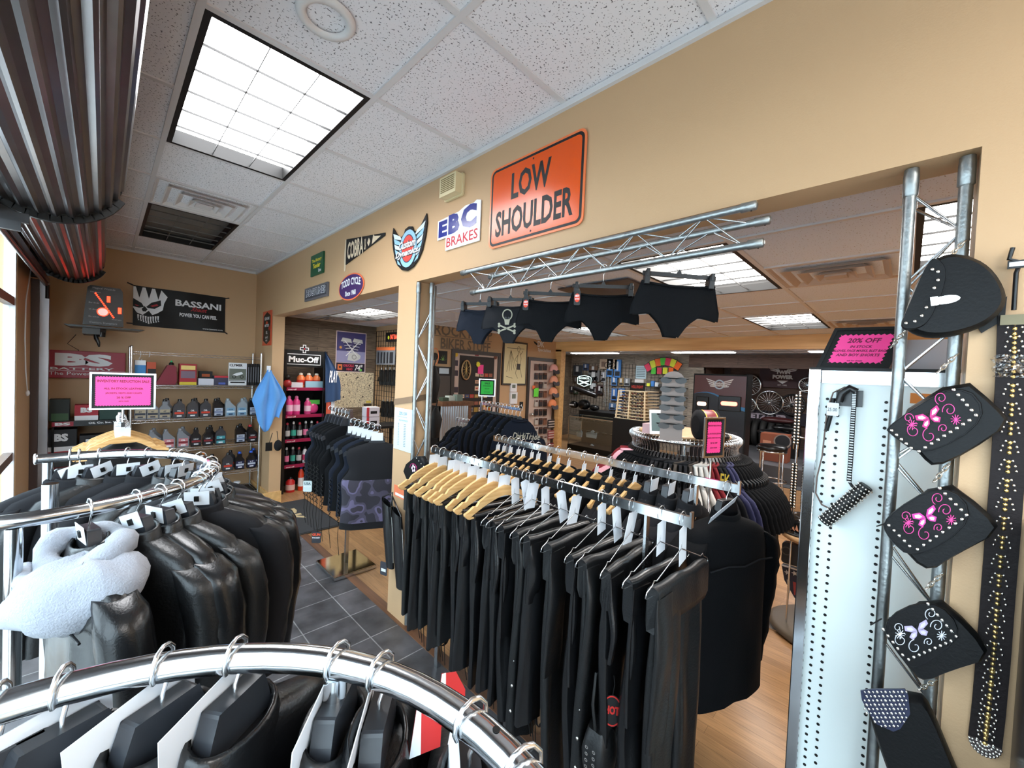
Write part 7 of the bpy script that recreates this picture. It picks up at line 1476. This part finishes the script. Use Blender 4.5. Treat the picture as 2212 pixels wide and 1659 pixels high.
# glass showcase
def showcase(label, x0, x1, y0, y1, zt):
    t = thing('glass_showcase', label, 'glass showcase', ((x0+x1)/2, (y0+y1)/2, 0))
    MB().box(x0, x1, y0, y1, 0, .12, 'black').build('plinth', t)
    for x in (x0, x1-.02):
        for y in (y0, y1-.02): MB().box(x, x+.02, y, y+.02, .12, zt, 'brush').build('corner_post', t)
    MB().box(x0, x1, y0, y0+.02, zt-.02, zt, 'brush').box(x0, x1, y1-.02, y1, zt-.02, zt, 'brush').box(x0, x0+.02, y0, y1, zt-.02, zt, 'brush').box(x1-.02, x1, y0, y1, zt-.02, zt, 'brush').build('top_frame', t)
    for z in (.42, .68): MB().box(x0+.03, x1-.03, y0+.03, y1-.03, z, z+.008, 'glass').build('glass_shelf', t)
    MB().box(x0+.002, x0+.006, y0+.02, y1-.02, .12, zt-.02, 'glass').build('front_glass', t); MB().box(x0+.02, x1-.02, y0+.02, y1-.02, zt-.004, zt+.002, 'glass').build('top_glass', t); MB().box(x1-.01, x1-.005, y0, y1, .12, zt, K(70, 66, 60)).build('back_panel', t); return t
a, b_ = at(0, 7.6, 1226, 950), at(0, 7.6, 1343, 950); zt = at(0, 7.6, 1290, 905).z
showcase('glass showcase of sunglasses and goggles under the far parts wall', 7.6, 8.15, b_.y, a.y, zt)
ya_, yb2 = a.y, b_.y
for i in range(12):
    y = yb2+.12+(ya_-yb2-.24)*i/11; z = .688 if i % 2 else .428; x = 7.8; t = thing('sunglasses', 'pair of sunglasses lying in the glass showcase, %s from the right' % nth(i), 'sunglasses', (x, y, z), 'sunglasses in the showcase')
    mb = MB()
    for s in (1, -1): mb.ball((x, y+.034*s, z+.022), .026, K(40, 36, 34, .1), 10, 6, (.3, 1, .75))
    mb.tube([(x-.006, y-.06, z+.03), (x-.01, y, z+.034), (x-.006, y+.06, z+.03)], .004, K(140, 130, 110, .3), 5); mb.build('frame', t)
for i, (px, py, w2) in enumerate(((1252, 938, 14), (1278, 940, 26), (1276, 970, 26), (1345, 940, 22))): c = at(0, 7.9, px, py); tag(MB().prism([(-.07*w2/14, 0), (.07*w2/14, 0), (.08*w2/14, .12), (.03, .18), (-.03, .14), (-.08*w2/14, .10)], 0, .02, white, FX(7.9, c.y, c.z-.06)).build('display_card', loc=c), 'white cut-out display card inside the glass showcase, %s from the left' % nth(i), 'display card', 'white cards in the showcase')
# counter with black goods above the showcase
zt2 = zt+.006
t = thing('display_table', 'black low table behind the glass showcase carrying helmets and saddle bags', 'table', (8.6, 5.6, 0)); MB().box(8.3, 8.95, yb2-.2, ya_+.2, .60, .86, 'black').build('table_top', t); MB().box(8.35, 8.9, yb2-.1, ya_+.1, 0, .60, 'black').build('base', t)
for i, (px, py, w2, h2) in enumerate(((1240, 872, .26, .20), (1262, 868, .34, .26), (1284, 876, .26, .15))): c = at(0, 8.5, px, py); t = thing('helmet', ('dark helmet with a white visor at the left of the far table', 'large black saddle bag in the middle of the far table', 'black low bag at the right of the far table')[i], 'helmet' if i == 0 else 'saddle bag', (8.5, c.y, .86)); MB().ball((8.5, c.y, .86+h2/2+.005), w2/2, 'plast', 16, 10, (.8, 1, h2/w2)).build('shell', t); MB().box(8.5-w2*.42, 8.5-w2*.38, c.y-w2*.25, c.y+w2*.25, .86+h2*.45, .86+h2*.6, 'white' if i == 0 else 'black').build('trim_band', t)
# seat-like black forms and rods above them
c = at(0, 8.4, 1265, 848); tag(MB().tube([at(0, 8.4, 1240, 838), at(0, 8.4, 1262, 846), at(0, 8.4, 1288, 855)], [.05, .07, .06], 'plast', 12).build('bike_saddle', loc=c), 'long black seat leaning across the far table goods', 'motorcycle seat')
c = at(0, 8.4, 1290, 848)
# wooden sunglass pyramid
XPY = 6.6; f, w_, h_ = rp(0, XPY, 1345, 845, 1412, 904); pyw = mat('birch_ply', (.80, .68, .46), .5)
t = thing('sunglass_pyramid', 'birch plywood tower of sunglass slots behind the round t-shirt rack', 'sunglass display', f.p(w_/2, 0))
mb = MB(); n_ = 9; yc = f.o.y-w_/2
for k in range(n_+1):
    z = f.o.z+h_*k/n_; s = .5*w_*(1.0-.10*k/n_); mb.box(XPY-s*.9, XPY+s*.9, yc-s, yc+s, z-.006, z+.006, pyw)
mb.build('tray', t); MB().box(XPY-.12, XPY+.12, yc-.12, yc+.12, f.o.z, f.o.z+h_, pyw).build('core', t); MB().box(XPY-.3, XPY+.3, yc-.3, yc+.3, 0, f.o.z-.008, 'black').build('pedestal', t)
mb = MB(); s = w_*.48
mb.add([(XPY-s*.92, yc+s*1.0, f.o.z), (XPY-s*.92, yc+s*.90, f.o.z), (XPY-s*.82, yc+s*.88, f.o.z+h_), (XPY-s*.82, yc+s*.94, f.o.z+h_)], [(0, 1, 2, 3)], pyw); mb.bar((XPY-s*.92, yc+.03, f.o.z), (XPY-s*.84, yc+.03, f.o.z+h_), .035, .02, pyw, (0, 1, 0)).bar((XPY-s*.92, yc-s*.95, f.o.z), (XPY-s*.84, yc-s*.86, f.o.z+h_), .03, .02, pyw, (0, 1, 0)).bar((XPY-s*.92, yc+s*.95, f.o.z), (XPY-s*.84, yc+s*.86, f.o.z+h_), .03, .02, pyw, (0, 1, 0)); mb.build('upright', t)
sgm = [K(30, 24, 24, .15), K(90, 50, 40, .15), K(40, 36, 40, .15), K(120, 110, 100, .2)]
for k in range(n_):
    for i in range(3):
        z = f.o.z+h_*(k+.30)/n_; y = yc+s*(-.62+.38*i if i < 2 else .45)*(1-.1*k/n_); mb = MB(); x = XPY-s*.9
        for q in (1, -1): mb.ball((x, y+.033*q, z), .028, sgm[(k+i) % 4], 8, 4, (.3, 1, .6))
        mb.tube([(x, y-.06, z+.008), (x, y+.06, z+.008)], .004, sgm[2], 4); tag(mb.build('sunglasses', loc=(x, y, z)), 'sunglasses in the plywood tower, tray %s from the bottom, %s from the right' % (nth(k), nth(i)), 'sunglasses', 'sunglasses in the plywood tower')
t = thing('price_card', 'dark brand plate with red letters on top of the plywood tower', 'sign', (XPY, yc, f.o.z+h_)); fz = f.o.z+h_+.01; MB().box(XPY-.05, XPY-.03, yc-.14, yc+.14, fz, fz+.14, 'black').text('HELLFIGHT', -yc-.11, fz+.04, .22, .05, -(XPY-.0512), K(190, 60, 50), Fr((0, 0, 0), (0, -1, 0), (0, 0, 1)), .02).build('plate', t); MB().box(XPY, XPY+.02, yc-.08, yc+.08, fz, fz+.2, white).build('paper', t)
# shelf basket of small goods under the colour cards
c = at(0, 9.2, 1430, 832); t = thing('wire_basket', 'shelf basket of small bottles and gloves under the coloured cards', 'basket', tuple(c)); MB().box(9.0, 9.545, c.y-.42, c.y+.35, c.z-.06, c.z-.04, 'black').build('shelf', t)
for i in range(7): tag(MB().box(9.02, 9.10, c.y-.38+i*.1, c.y-.31+i*.1, c.z-.038, c.z+.03+.03*(i % 3), [K(200, 205, 210), K(60, 120, 190), K(220, 225, 70), K(60, 60, 60)][i % 4]).build('product_box', loc=(9.05, c.y-.35+i*.1, c.z)), 'small coloured packet on the basket under the coloured cards, %s from the right' % nth(i), 'packet', 'packets on the far basket')
# ------------------------------------------------------------------ goods on the round rack top
ZW = ZT+.038
c = at(2, ZW, 1448, 952); t = thing('sunglass_stand', 'grey rounded board stand holding six pairs of sunglasses on the round rack', 'sunglass stand', tuple(c)); fdir = V((c.x, c.y, 0)).normalized(); ux = V((fdir.y, -fdir.x, 0)); fr = Fr((c.x, c.y, ZW), ux, (0, 0, 1)); dd = c.dot(fw) if 0 else (c-CAM).dot(fw); wS = 46/FPX*dd*.98; hS = 150/FPX*dd
taup = mat('taupe_board', (.26, .19, .16), .4)
mb = MB(); mb.prism([(-wS/2, 0), (wS/2, 0), (wS/2, hS*.86)]+[(wS/2*math.cos(k*pi/12), hS*.86+hS*.14*math.sin(k*pi/12)) for k in range(1, 12)]+[(-wS/2, hS*.86)], -.03, .0, taup, fr); mb.build('board', t)
for k in range(6):
    z = hS*(.22+.13*k); mb = MB()
    for q in (1, -1): mb.prism([(q*.038+.030*math.cos(j*pi/6), z+.018*math.sin(j*pi/6)) for j in range(12)], .03, .036, K(24, 18, 18, .35) if k % 2 else K(56, 48, 44, .35), fr)
    mb.tube([fr.p(-.075, z+.008, .0), fr.p(-.07, z+.01, .03), fr.p(0, z+.012, .036), fr.p(.07, z+.01, .03), fr.p(.075, z+.008, 0)], .004, 'black', 5); tag(mb.build('sunglasses', loc=fr.p(0, z)), 'sunglasses on the grey board stand, %s from the bottom' % nth(k), 'sunglasses', 'sunglasses on the grey board stand')
c = at(2, ZW, 1520, 950); dd = (c-CAM).dot(fw); r_ = 32/FPX*dd; t = thing('steering_wheel_cap', 'upright round black drum with a dark red and gold band on the round rack', 'drum', tuple(c)); cz = V((c.x+.02, c.y+.0, ZW+r_)); MB().lathe(cz, [(r_*.6, -.06), (r_, -.05), (r_, .05), (r_*.6, .06)], 'charc', 32, (.7, -.7, 0)).build('body', t); MB().lathe(cz, [(r_*1.01, -.03), (r_*1.02, -.028), (r_*1.02, .028), (r_*1.01, .03)], K(110, 30, 36, .4), 32, (.7, -.7, 0), False).lathe(cz, [(r_*1.025, -.034), (r_*1.025, -.028)], K(215, 165, 60, .3), 32, (.7, -.7, 0), False).lathe(cz, [(r_*1.025, .028), (r_*1.025, .034)], K(215, 165, 60, .3), 32, (.7, -.7, 0), False).build('band', t)
c = at(2, ZW, 1420, 938); fr = Fr((c.x, c.y, ZW), (.8, -.6, 0), (.15, .15, 1)); mb = MB(); mb.box(-.05, .05, 0, .15, 0, .006, white, fr).box(-.04, .04, .02, .13, .006, .007, K(90, 110, 110), fr); tag(mb.build('photo_card', loc=c), 'small white framed photo card on the left of the round rack top', 'photo card')
c = at(2, ZW, 1403, 935); tag(MB().box(c.x-.04, c.x+.04, c.y-.03, c.y+.03, ZW, ZW+.06, K(190, 150, 150)).build('product_box', loc=c), 'small pink box beside the photo card on the round rack top', 'box')
c = at(2, ZW, 1555, 955); tag(MB().ball((c.x, c.y, ZW+.03), .05, 'plast', 12, 6, (1.2, 1, .6)).build('goggles', loc=c), 'black goggles lying at the right of the round rack top', 'goggles')
c = at(2, ZW, 1425, 950); pass
# pink sale card on a stem at the near edge of the round rack
a = at(0, 2.25, 1530, 1040); t0 = at(0, 2.25, 1537, 945); fr = Fr(at(0, 2.20, 1521, 985), (.92, -.39, 0), (0, 0, 1)); dd = (fr.o-CAM).dot(fw)
h_ = (at(0, 2.2, 1522, 905).z-at(0, 2.2, 1522, 985).z); sc_ = sale_card(fr.p(.05, 0), fr, .125, h_, [('INVENTORY REDUCTION SALE', .80, .04), ('ALL IN STOCK LEATHER', .58, .045), ('JACKETS, VESTS AND CHAPS', .46, .045), ('20 % OFF', .32, .05), ('ask for details', .2, .035)], 'tall pink sale card on a chrome stem in front of the round t-shirt rack', frame='chrome')
MB().tube([fr.p(.05, 0), (fr.p(.05, 0).x, fr.p(.05, 0).y, 1.0), (XR, fr.p(.05, 0).y-.1, .98)], .006, 'chrome').build('stem', sc_)
# ------------------------------------------------------------------ tall demo display and wheel wall
XDm = 7.6; f, w_, h_ = rp(0, XDm, 1494, 808, 1611, 1000); zt_ = at(0, XDm, 1550, 808).z; f = FX(XDm, f.o.y, 0); h_ = zt_
t = thing('demo_display', 'tall dark display board with glowing tail lights behind the round rack', 'display board', f.p(w_/2, 0)); MB().box(0, w_, 0, h_, -.30, -.004, 'black', f).build('cabinet', t)
mb = MB(); mb.rect(.02, w_-.02, .02, h_*.985, 0, K(40, 40, 46, .3), f); top_ = [(.02, h_*.985), (.02, h_*.80)]+[(.02+(w_-.04)*k/12, h_*(.80-.0*k+.035*math.sin(k/12*2.2*pi/1.4)-.07*(k/12)**1.5)) for k in range(13)]+[(w_-.02, h_*.985)]
mb.poly(top_[::-1] if 0 else top_, .002, K(96, 52, 50, .3), f)
mb.poly([(.02+(w_-.04)*k/12, h_*(.80+.035*math.sin(k/12*2.2*pi/1.4)-.07*(k/12)**1.5)) for k in range(13)]+[(.02+(w_-.04)*k/12, h_*(.80-.035*(k/12)+.035*math.sin(k/12*2.2*pi/1.4)-.07*(k/12)**1.5)) for k in range(12, -1, -1)], .003, K(60, 130, 190, .3), f)
cx_, cz_ = w_*.5, h_*.90
for s in (1, -1):
    for q in range(4): mb.poly([(cx_+s*(.07), cz_-.05+q*.028), (cx_+s*(.15+.02*q), cz_-.04+q*.04), (cx_+s*(.16+.022*q), cz_-.02+q*.042), (cx_+s*.07, cz_-.03+q*.028)], .004, white, f)
mb.ringd(cx_, cz_, .06, .085, .005, K(190, 215, 235), f); mb.text('Custom', cx_-.11, cz_+.0, .2, .05, .007, white, f, .04, .3); mb.text('Dynamics', cx_-.13, cz_-.045, .26, .05, .007, white, f, .04, .3); mb.text('Custom', w_*.3, h_*.42, .5, .12, .004, K(62, 62, 68), f, .03, .3); mb.text('Dynamics', w_*.4, h_*.34, .5, .12, .004, K(62, 62, 68), f, .03, .3)
mb.build('front_print', t); rg_ = mat('tail_light_glow', (1, .1, .05), emit=5, ecol=(1, .12, .08))
for px, w2, m_ in ((1516, .10, mat('amber_light_glow', (1, .35, .2), emit=3, ecol=(1, .5, .35))), (1575, .17, rg_)):
    c = at(0, XDm-.03, px, 872); o = MB().box(XDm-.03, XDm-.005, c.y-w2*1.05, c.y+w2*1.05, c.z-.13, c.z+.13, M['plast']); o.build('lamp_plate', t, bevel=.01); MB().prism(rrect(-w2*.75, w2*.75, -.035, .035, .03), 0, .02, m_, FX(XDm-.031, c.y, c.z)).build('tail_light', t)
c = at(0, XDm-.04, 1578, 967) if 0 else at(0, XDm-.04, 1590, 955); mb = MB(); 
for k in range(5): mb.box(XDm-.05, XDm-.03, c.y-.10+k*.05, c.y-.07+k*.05, c.z-.01+.012*k, c.z+.02+.012*k, mat('white_led_pod', (.8, .9, 1), emit=3))
mb.build('led_pods', t)
XWh = 10.85
def wheel(px, py, r, label, rim='chrome', ell=1):
    c = at(0, XWh-.10, px, py); rr = r/FPX*((c-CAM).dot(fw)); t = thing('spoked_rim', label, 'wheel', tuple(c), 'motorcycle wheels on the far wall'); fr = FX(XWh-.10, c.y, c.z)
    MB().tube([fr.p(rr*math.cos(k*pi/16), rr*math.sin(k*pi/16)) for k in range(32)], .022, rim, 8, True).build('rim', t); mb = MB()
    for k in range(20): a = k*pi/10; mb.tube([fr.p(.03*math.cos(a+.5), .03*math.sin(a+.5), .02), fr.p(rr*math.cos(a), rr*math.sin(a))], .005, 'wire', 4)
    mb.build('spokes', t); MB().lathe(c, [(.02, -.06), (.045, -.05), (.045, .05), (.02, .08)], 'chrome', 14, (1, 0, 0)).build('hub', t); return t
wheel(1618, 832, 22, 'spoked wheel behind the top right corner of the demo display'); wheel(1614, 875, 16, 'spoked wheel half hidden beside the demo display'); wheel(1662, 870, 25, 'large chrome spoked wheel under the maroon banner'); wheel(1712, 875, 22, 'black spoked wheel with a red hub on the far wall', 'plast'); wheel(1745, 832, 16, 'small spoked wheel beside the maroon banner')
def twin(mb, f, w_, h_, d):
    for s in (1, -1):
        for q in range(4): mb.poly([(w_*.5+s*w_*(.06+.015*q), h_*(.62+.07*q)), (w_*.5+s*w_*(.26+.03*q), h_*(.70+.07*q)), (w_*.5+s*w_*(.28+.03*q), h_*(.74+.07*q)), (w_*.5+s*w_*(.06+.015*q), h_*(.67+.07*q))], d, white, f)
    mb.poly([(w_*.38, h_*.30), (w_*.62, h_*.30), (w_*.5, h_*.16)], d, white, f); mb.ctext('TWIN', w_*.5, h_*.56, h_*.15, d+.004, white, f, .06); mb.ctext('POWER', w_*.5, h_*.36, h_*.17, d+.004, white, f, .08); mb.ctext('EST. 1882', w_*.5, h_*.08, h_*.06, d+.004, K(190, 180, 180), f, .02)
card('banner', 'dark maroon banner with white wings on the far wheel wall', 'banner', rp(0, XWh-.02, 1641, 785, 1745, 838), K(62, 28, 36, .5), .006, None, twin)
card('banner', 'long dark banner with pale capitals below the far wheels', 'banner', rp(0, XWh-.02, 1590, 888, 1745, 914), K(30, 26, 40, .5), .006, None, lambda mb, f, w_, h_, d: mb.text('METZELER', w_*.12, h_*.28, w_*.62, h_*.46, d, K(190, 180, 195), f, .06))
card('poster', 'orange and black notice high on the far wall behind the demo display', 'notice', rp(0, XWh-.02, 1533, 785, 1553, 805), K(190, 90, 50), .006); card('poster', 'dark bottle-shaped print beside the orange notice on the far wall', 'notice', rp(0, XWh-.02, 1566, 788, 1578, 808), K(70, 56, 56), .006)
for i in range(7): y = at(0, 10.5, 1618+i*17, 930).y; t = thing('tyre', 'black motorcycle tyre standing in the row under the long dark banner, %s from the left' % nth(i), 'tyre', (10.5, y, .30), 'tyres under the banner'); MB().lathe((10.5, y, .60), [(.20, -.055), (.30, -.05), (.315, 0), (.30, .05), (.20, .055)], 'rub', 28, (0, 1, 0)).build('tread', t)
t = thing('platform', 'grey raised platform under the far tyres', 'platform', (10.2, 2, 0)); MB().box(8.15, 10.85, -1.5, 3.25, .004, .29, mat('platform_grey', (.10, .10, .11), .5)).build('deck', t)
for i, (px, py, wd, l) in enumerate(((1672, 935, .62, 'wide black motorcycle seat on the platform, left'), (1698, 925, .5, 'black motorcycle seat on the platform, upper right'), (1700, 942, .55, 'black motorcycle seat on the platform, lower right'), (1680, 908, .6, 'dark red seat pad leaning above the black seats'))): c = at(0, 9.4, px, py); t = thing('bike_saddle', l, 'motorcycle seat', tuple(c), 'motorcycle seats on the platform'); MB().ball(c, wd/2, K(56, 24, 26, .4) if i == 3 else M['plast'], 16, 8, (.5, 1, .22)).build('pad', t); 
t = thing('shelf_rack', 'low black stand holding the motorcycle seats', 'stand', (9.4, 1.9, .29)); cA, cB = at(0, 9.4, 1650, 950), at(0, 9.4, 1722, 950); MB().box(9.25, 9.7, cB.y, cA.y, .29, cA.z, 'black').build('frame', t)
f, w_, h_ = rp(0, 8.6, 1642, 938, 1702, 976); t = thing('carton', 'orange printed carton on the platform behind the bar stool', 'carton', f.p(w_/2, 0)); MB().box(0, w_, .293-f.o.z, h_, -.3, 0, K(150, 84, 60, .6), f).box(w_*.1, w_*.4, h_*.2, h_*.6, .0, .004, K(215, 150, 120), f).build('box', t)
c = at(0, 8.5, 1690, 955); t = thing('helmet_bowl', 'round chrome and black lid leaning on the orange carton', 'drum', tuple(c)); MB().lathe(c, [(.11, .05), (.14, .02), (.13, -.04)], 'brush', 28, (1, .2, -.5)).lathe(c, [(.0, -.05), (.11, -.045)], 'charc', 28, (1, .2, -.5)).build('lid', t)
# bar stools
def stool(label, x, y, zs=.78):
    t = thing('bar_stool', label, 'bar stool', (x, y, 0), 'chrome bar stools'); r = .19
    MB().lathe((x, y, zs), [(r*.96, -.07), (r*1.02, -.05), (r*1.04, -.01), (r*.9, .015), (.01, .02)], 'plast', 28).build('seat', t); MB().lathe((x, y, zs-.085), [(r*1.0, 0), (r*1.03, .01), (r*1.0, .02)], 'chrome', 28).build('seat_ring', t)
    for k in range(4):
        a = pi/4+k*pi/2+.35; c_, s_ = math.cos(a), math.sin(a); MB().tube([(x+.15*c_, y+.15*s_, zs-.08), (x+.175*c_, y+.175*s_, zs-.10), (x+.18*c_, y+.18*s_, .25), (x+.23*c_, y+.23*s_, 0.005)], .012, 'chrome', 8).build('leg', t)
    MB().tube([(x+.20*math.cos(k*pi/14), y+.20*math.sin(k*pi/14), .27) for k in range(28)], .010, 'chrome', 8, True).build('foot_ring', t)
stool('chrome bar stool with black seat standing alone on the wood floor', 7.0, 1.40); stool('chrome bar stool half hidden behind the hanging studded belts', 7.0, .72, .86)
card('rug', 'dark rug edge on the floor behind the bar stools', 'rug', (Fr((7.9, 2.9, .001), (0, -1, 0), (1, 0, 0)), 3.4, .9), mat('rug_dark', (.06, .06, .065), .9), .01)
# round table with helmet and drill, and its round base
c = at(2, 0, 1705, 1345); tx, ty = 3.46, .33; zt_ = .68
t = thing('round_table', 'small round wooden table on a heavy round base, half hidden by the white cabinet', 'table', (tx, ty, 0)); MB().lathe((tx, ty, 0.005), [(.31, 0), (.32, .02), (.29, .04), (.03, .06)], mat('cast_base', (.12, .09, .06), .5), 36).build('base', t); MB().lathe((tx, ty, .05), [(.035, 0), (.035, zt_-.08)], 'black', 16).build('column', t); MB().lathe((tx, ty, zt_-.035), [(.27, 0), (.28, .005), (.28, .03), (.27, .035)], 'table', 36).build('table_top', t)
hc = V((tx-.08, ty+.12, zt_+.002)); t = thing('helmet', 'glossy black half helmet with flame print on the small round table', 'helmet', tuple(hc)); MB().rings([[(hc.x+.125*g*math.cos(q*pi/12), hc.y+.14*g*math.sin(q*pi/12), hc.z+z) for q in range(24)] for z, g in ((0, 1.0), (.04, 1.02), (.09, .9), (.125, .6), (.14, .05))], mat('gloss_black', (.006, .006, .006), .06, coat=1)).build('shell', t); MB().tube([(hc.x+.127*math.cos(q*pi/12), hc.y+.142*math.sin(q*pi/12), hc.z+.006) for q in range(24)], .006, 'rub', 6, True).build('edge_trim', t)
mb = MB()
for k in range(5): a = 2.6+k*.16; mb.poly([(-.01, 0), (.012, .01), (.004, .045)], .002, K(200, 140, 110), Fr((hc.x+.129*math.cos(a), hc.y+.144*math.sin(a), hc.z+.035), (-math.sin(a)*-1, math.cos(a)*-1, 0), (0, 0, 1)))
mb.build('flame_print', t)
c = at(0, 3.30, 1672, 1180); t = thing('leather_sheath', 'black leather holster hanging at the edge of the small round table', 'holster', tuple(c)); MB().rings([[(3.32+.015*math.cos(q*pi/5), c.y+w_*math.sin(q*pi/5), c.z+z) for q in range(10)] for z, w_ in ((.09, .018), (.05, .02), (.0, .032), (-.05, .04), (-.10, .03), (-.13, .008))], 'leather2').build('sheath', t); MB().box(3.305, 3.335, c.y-.03, c.y+.01, c.z+.09, c.z+.14, 'black').build('buckle', t)
f, w_, h_ = rp(0, 3.36, 1686, 1228, 1740, 1290); t = thing('hanging_bag', 'bag printed with stars and stripes hanging below the small round table', 'bag', f.p(w_/2, 0)); mb = MB(); mb.prism([(0, h_), (w_, h_), (w_, -.05), (w_*.6, 0), (w_*.15, h_*.5)], -.05, 0, K(40, 42, 60, .6), f)
for k in range(3): mb.poly([(w_*(.25+.25*k), h_*.55), (w_*(.38+.25*k), h_*.55), (w_*(.42+.25*k), h_*.1), (w_*(.33+.25*k), h_*.1)], .002, K(150, 60, 60) if k % 2 else K(190, 180, 170), f)
for a, b_ in ((.25, .8), (.55, .85), (.8, .75)): mb.poly([(w_*a+.02*math.cos(k*pi/5)*(1 if k % 2 else .4), h_*b_+.02*math.sin(k*pi/5)*(1 if k % 2 else .4)) for k in range(10)], .002, K(205, 200, 195), f)
mb.build('body', t); MB().tube([f.p(0, h_, 0), f.p(w_, h_, 0)], .006, 'white').build('piping', t)
f, w_, h_ = rp(0, 3.37, 1688, 1176, 1740, 1222); tag(MB().prism(rrect(0, w_, 0, h_, .02), -.05, 0, K(30, 28, 28, .4), f).ringd(w_*.2, h_*.6, .022, .03, .001, K(90, 84, 76), f).build('hanging_bag', loc=f.p(w_/2, 0)), 'small dark buckled bag hanging just under the small round table', 'bag')
# studded belts hanging from a stand at the cabinet's left edge
for i, (px, X_, y0, y1) in enumerate(((1719, 3.2, 852, 960), (1711, 3.3, 1000, 1098), (1735, 3.3, 1000, 1100))):
    a, b_ = at(0, X_, px+6, y0), at(0, X_, px, y1); t = thing('studded_belt', ('chrome studded belt hanging high at the left edge of the white cabinet', 'studded belt hanging low beside the white cabinet, left one', 'studded belt hanging low beside the white cabinet, right one')[i], 'belt', tuple(b_), 'studded belts beside the cabinet')
    MB().bar(a, b_, .035, .004, 'black', (1, 0, 0)).build('strap', t); mb = MB()
    for k in range(16):
        for q in (-.010, .010): mb.ball(a.lerp(b_, (k+.5)/16)+V((-.005, q, 0)), .008, 'nickel', 6, 3, (.6, 1, 1))
    mb.build('studs', t)
    MB().tube([b_+V((-.002, -.012, 0)), b_+V((-.002, -.012, -.03)), b_+V((-.002, .012, -.03)), b_+V((-.002, .012, 0))], .004, 'nickel', 6).build('buckle', t)
t = thing('belt_stand', 'thin chrome stand behind the studded belts at the left edge of the cabinet', 'belt stand', (3.3, .35, 0)); yb3 = at(0, 3.32, 1724, 900).y; MB().tube([(3.34, yb3, 0), (3.34, yb3, at(0, 3.34, 1724, 845).z), (3.34, yb3-.1, at(0, 3.34, 1724, 840).z)], .006, 'chrome').box(3.25, 3.43, yb3-.1, yb3+.1, 0, .01, 'chrome').build('frame', t); MB().tube([(3.26, yb3+.02, 1.34), (3.34, yb3, 1.34), (3.26, yb3-.08, 1.34)], .005, 'chrome').build('hook_arm', t)

f, w_, h_ = rp(0, 2.40, 1556, 1024, 1577, 1052); t_ = bpy.data.objects['t_shirt.040']; p_ = MB().text('EK', 0, 0, w_, h_, 0, K(225, 185, 60), f, .02).build('shirt_print')
c_ = at(0, 2.40, 1566, 1040); best = min((o for o in bpy.data.objects if o.name.startswith('t_shirt') and not o.parent), key=lambda o: (V((o.location.x, o.location.y, 0))-V((c_.x+.1, c_.y+.05, 0))).length)
p_.parent = best; p_.matrix_parent_inverse = (Matrix.Translation(best.location) @ Matrix.Rotation(best.rotation_euler.z, 4, 'Z')).inverted()
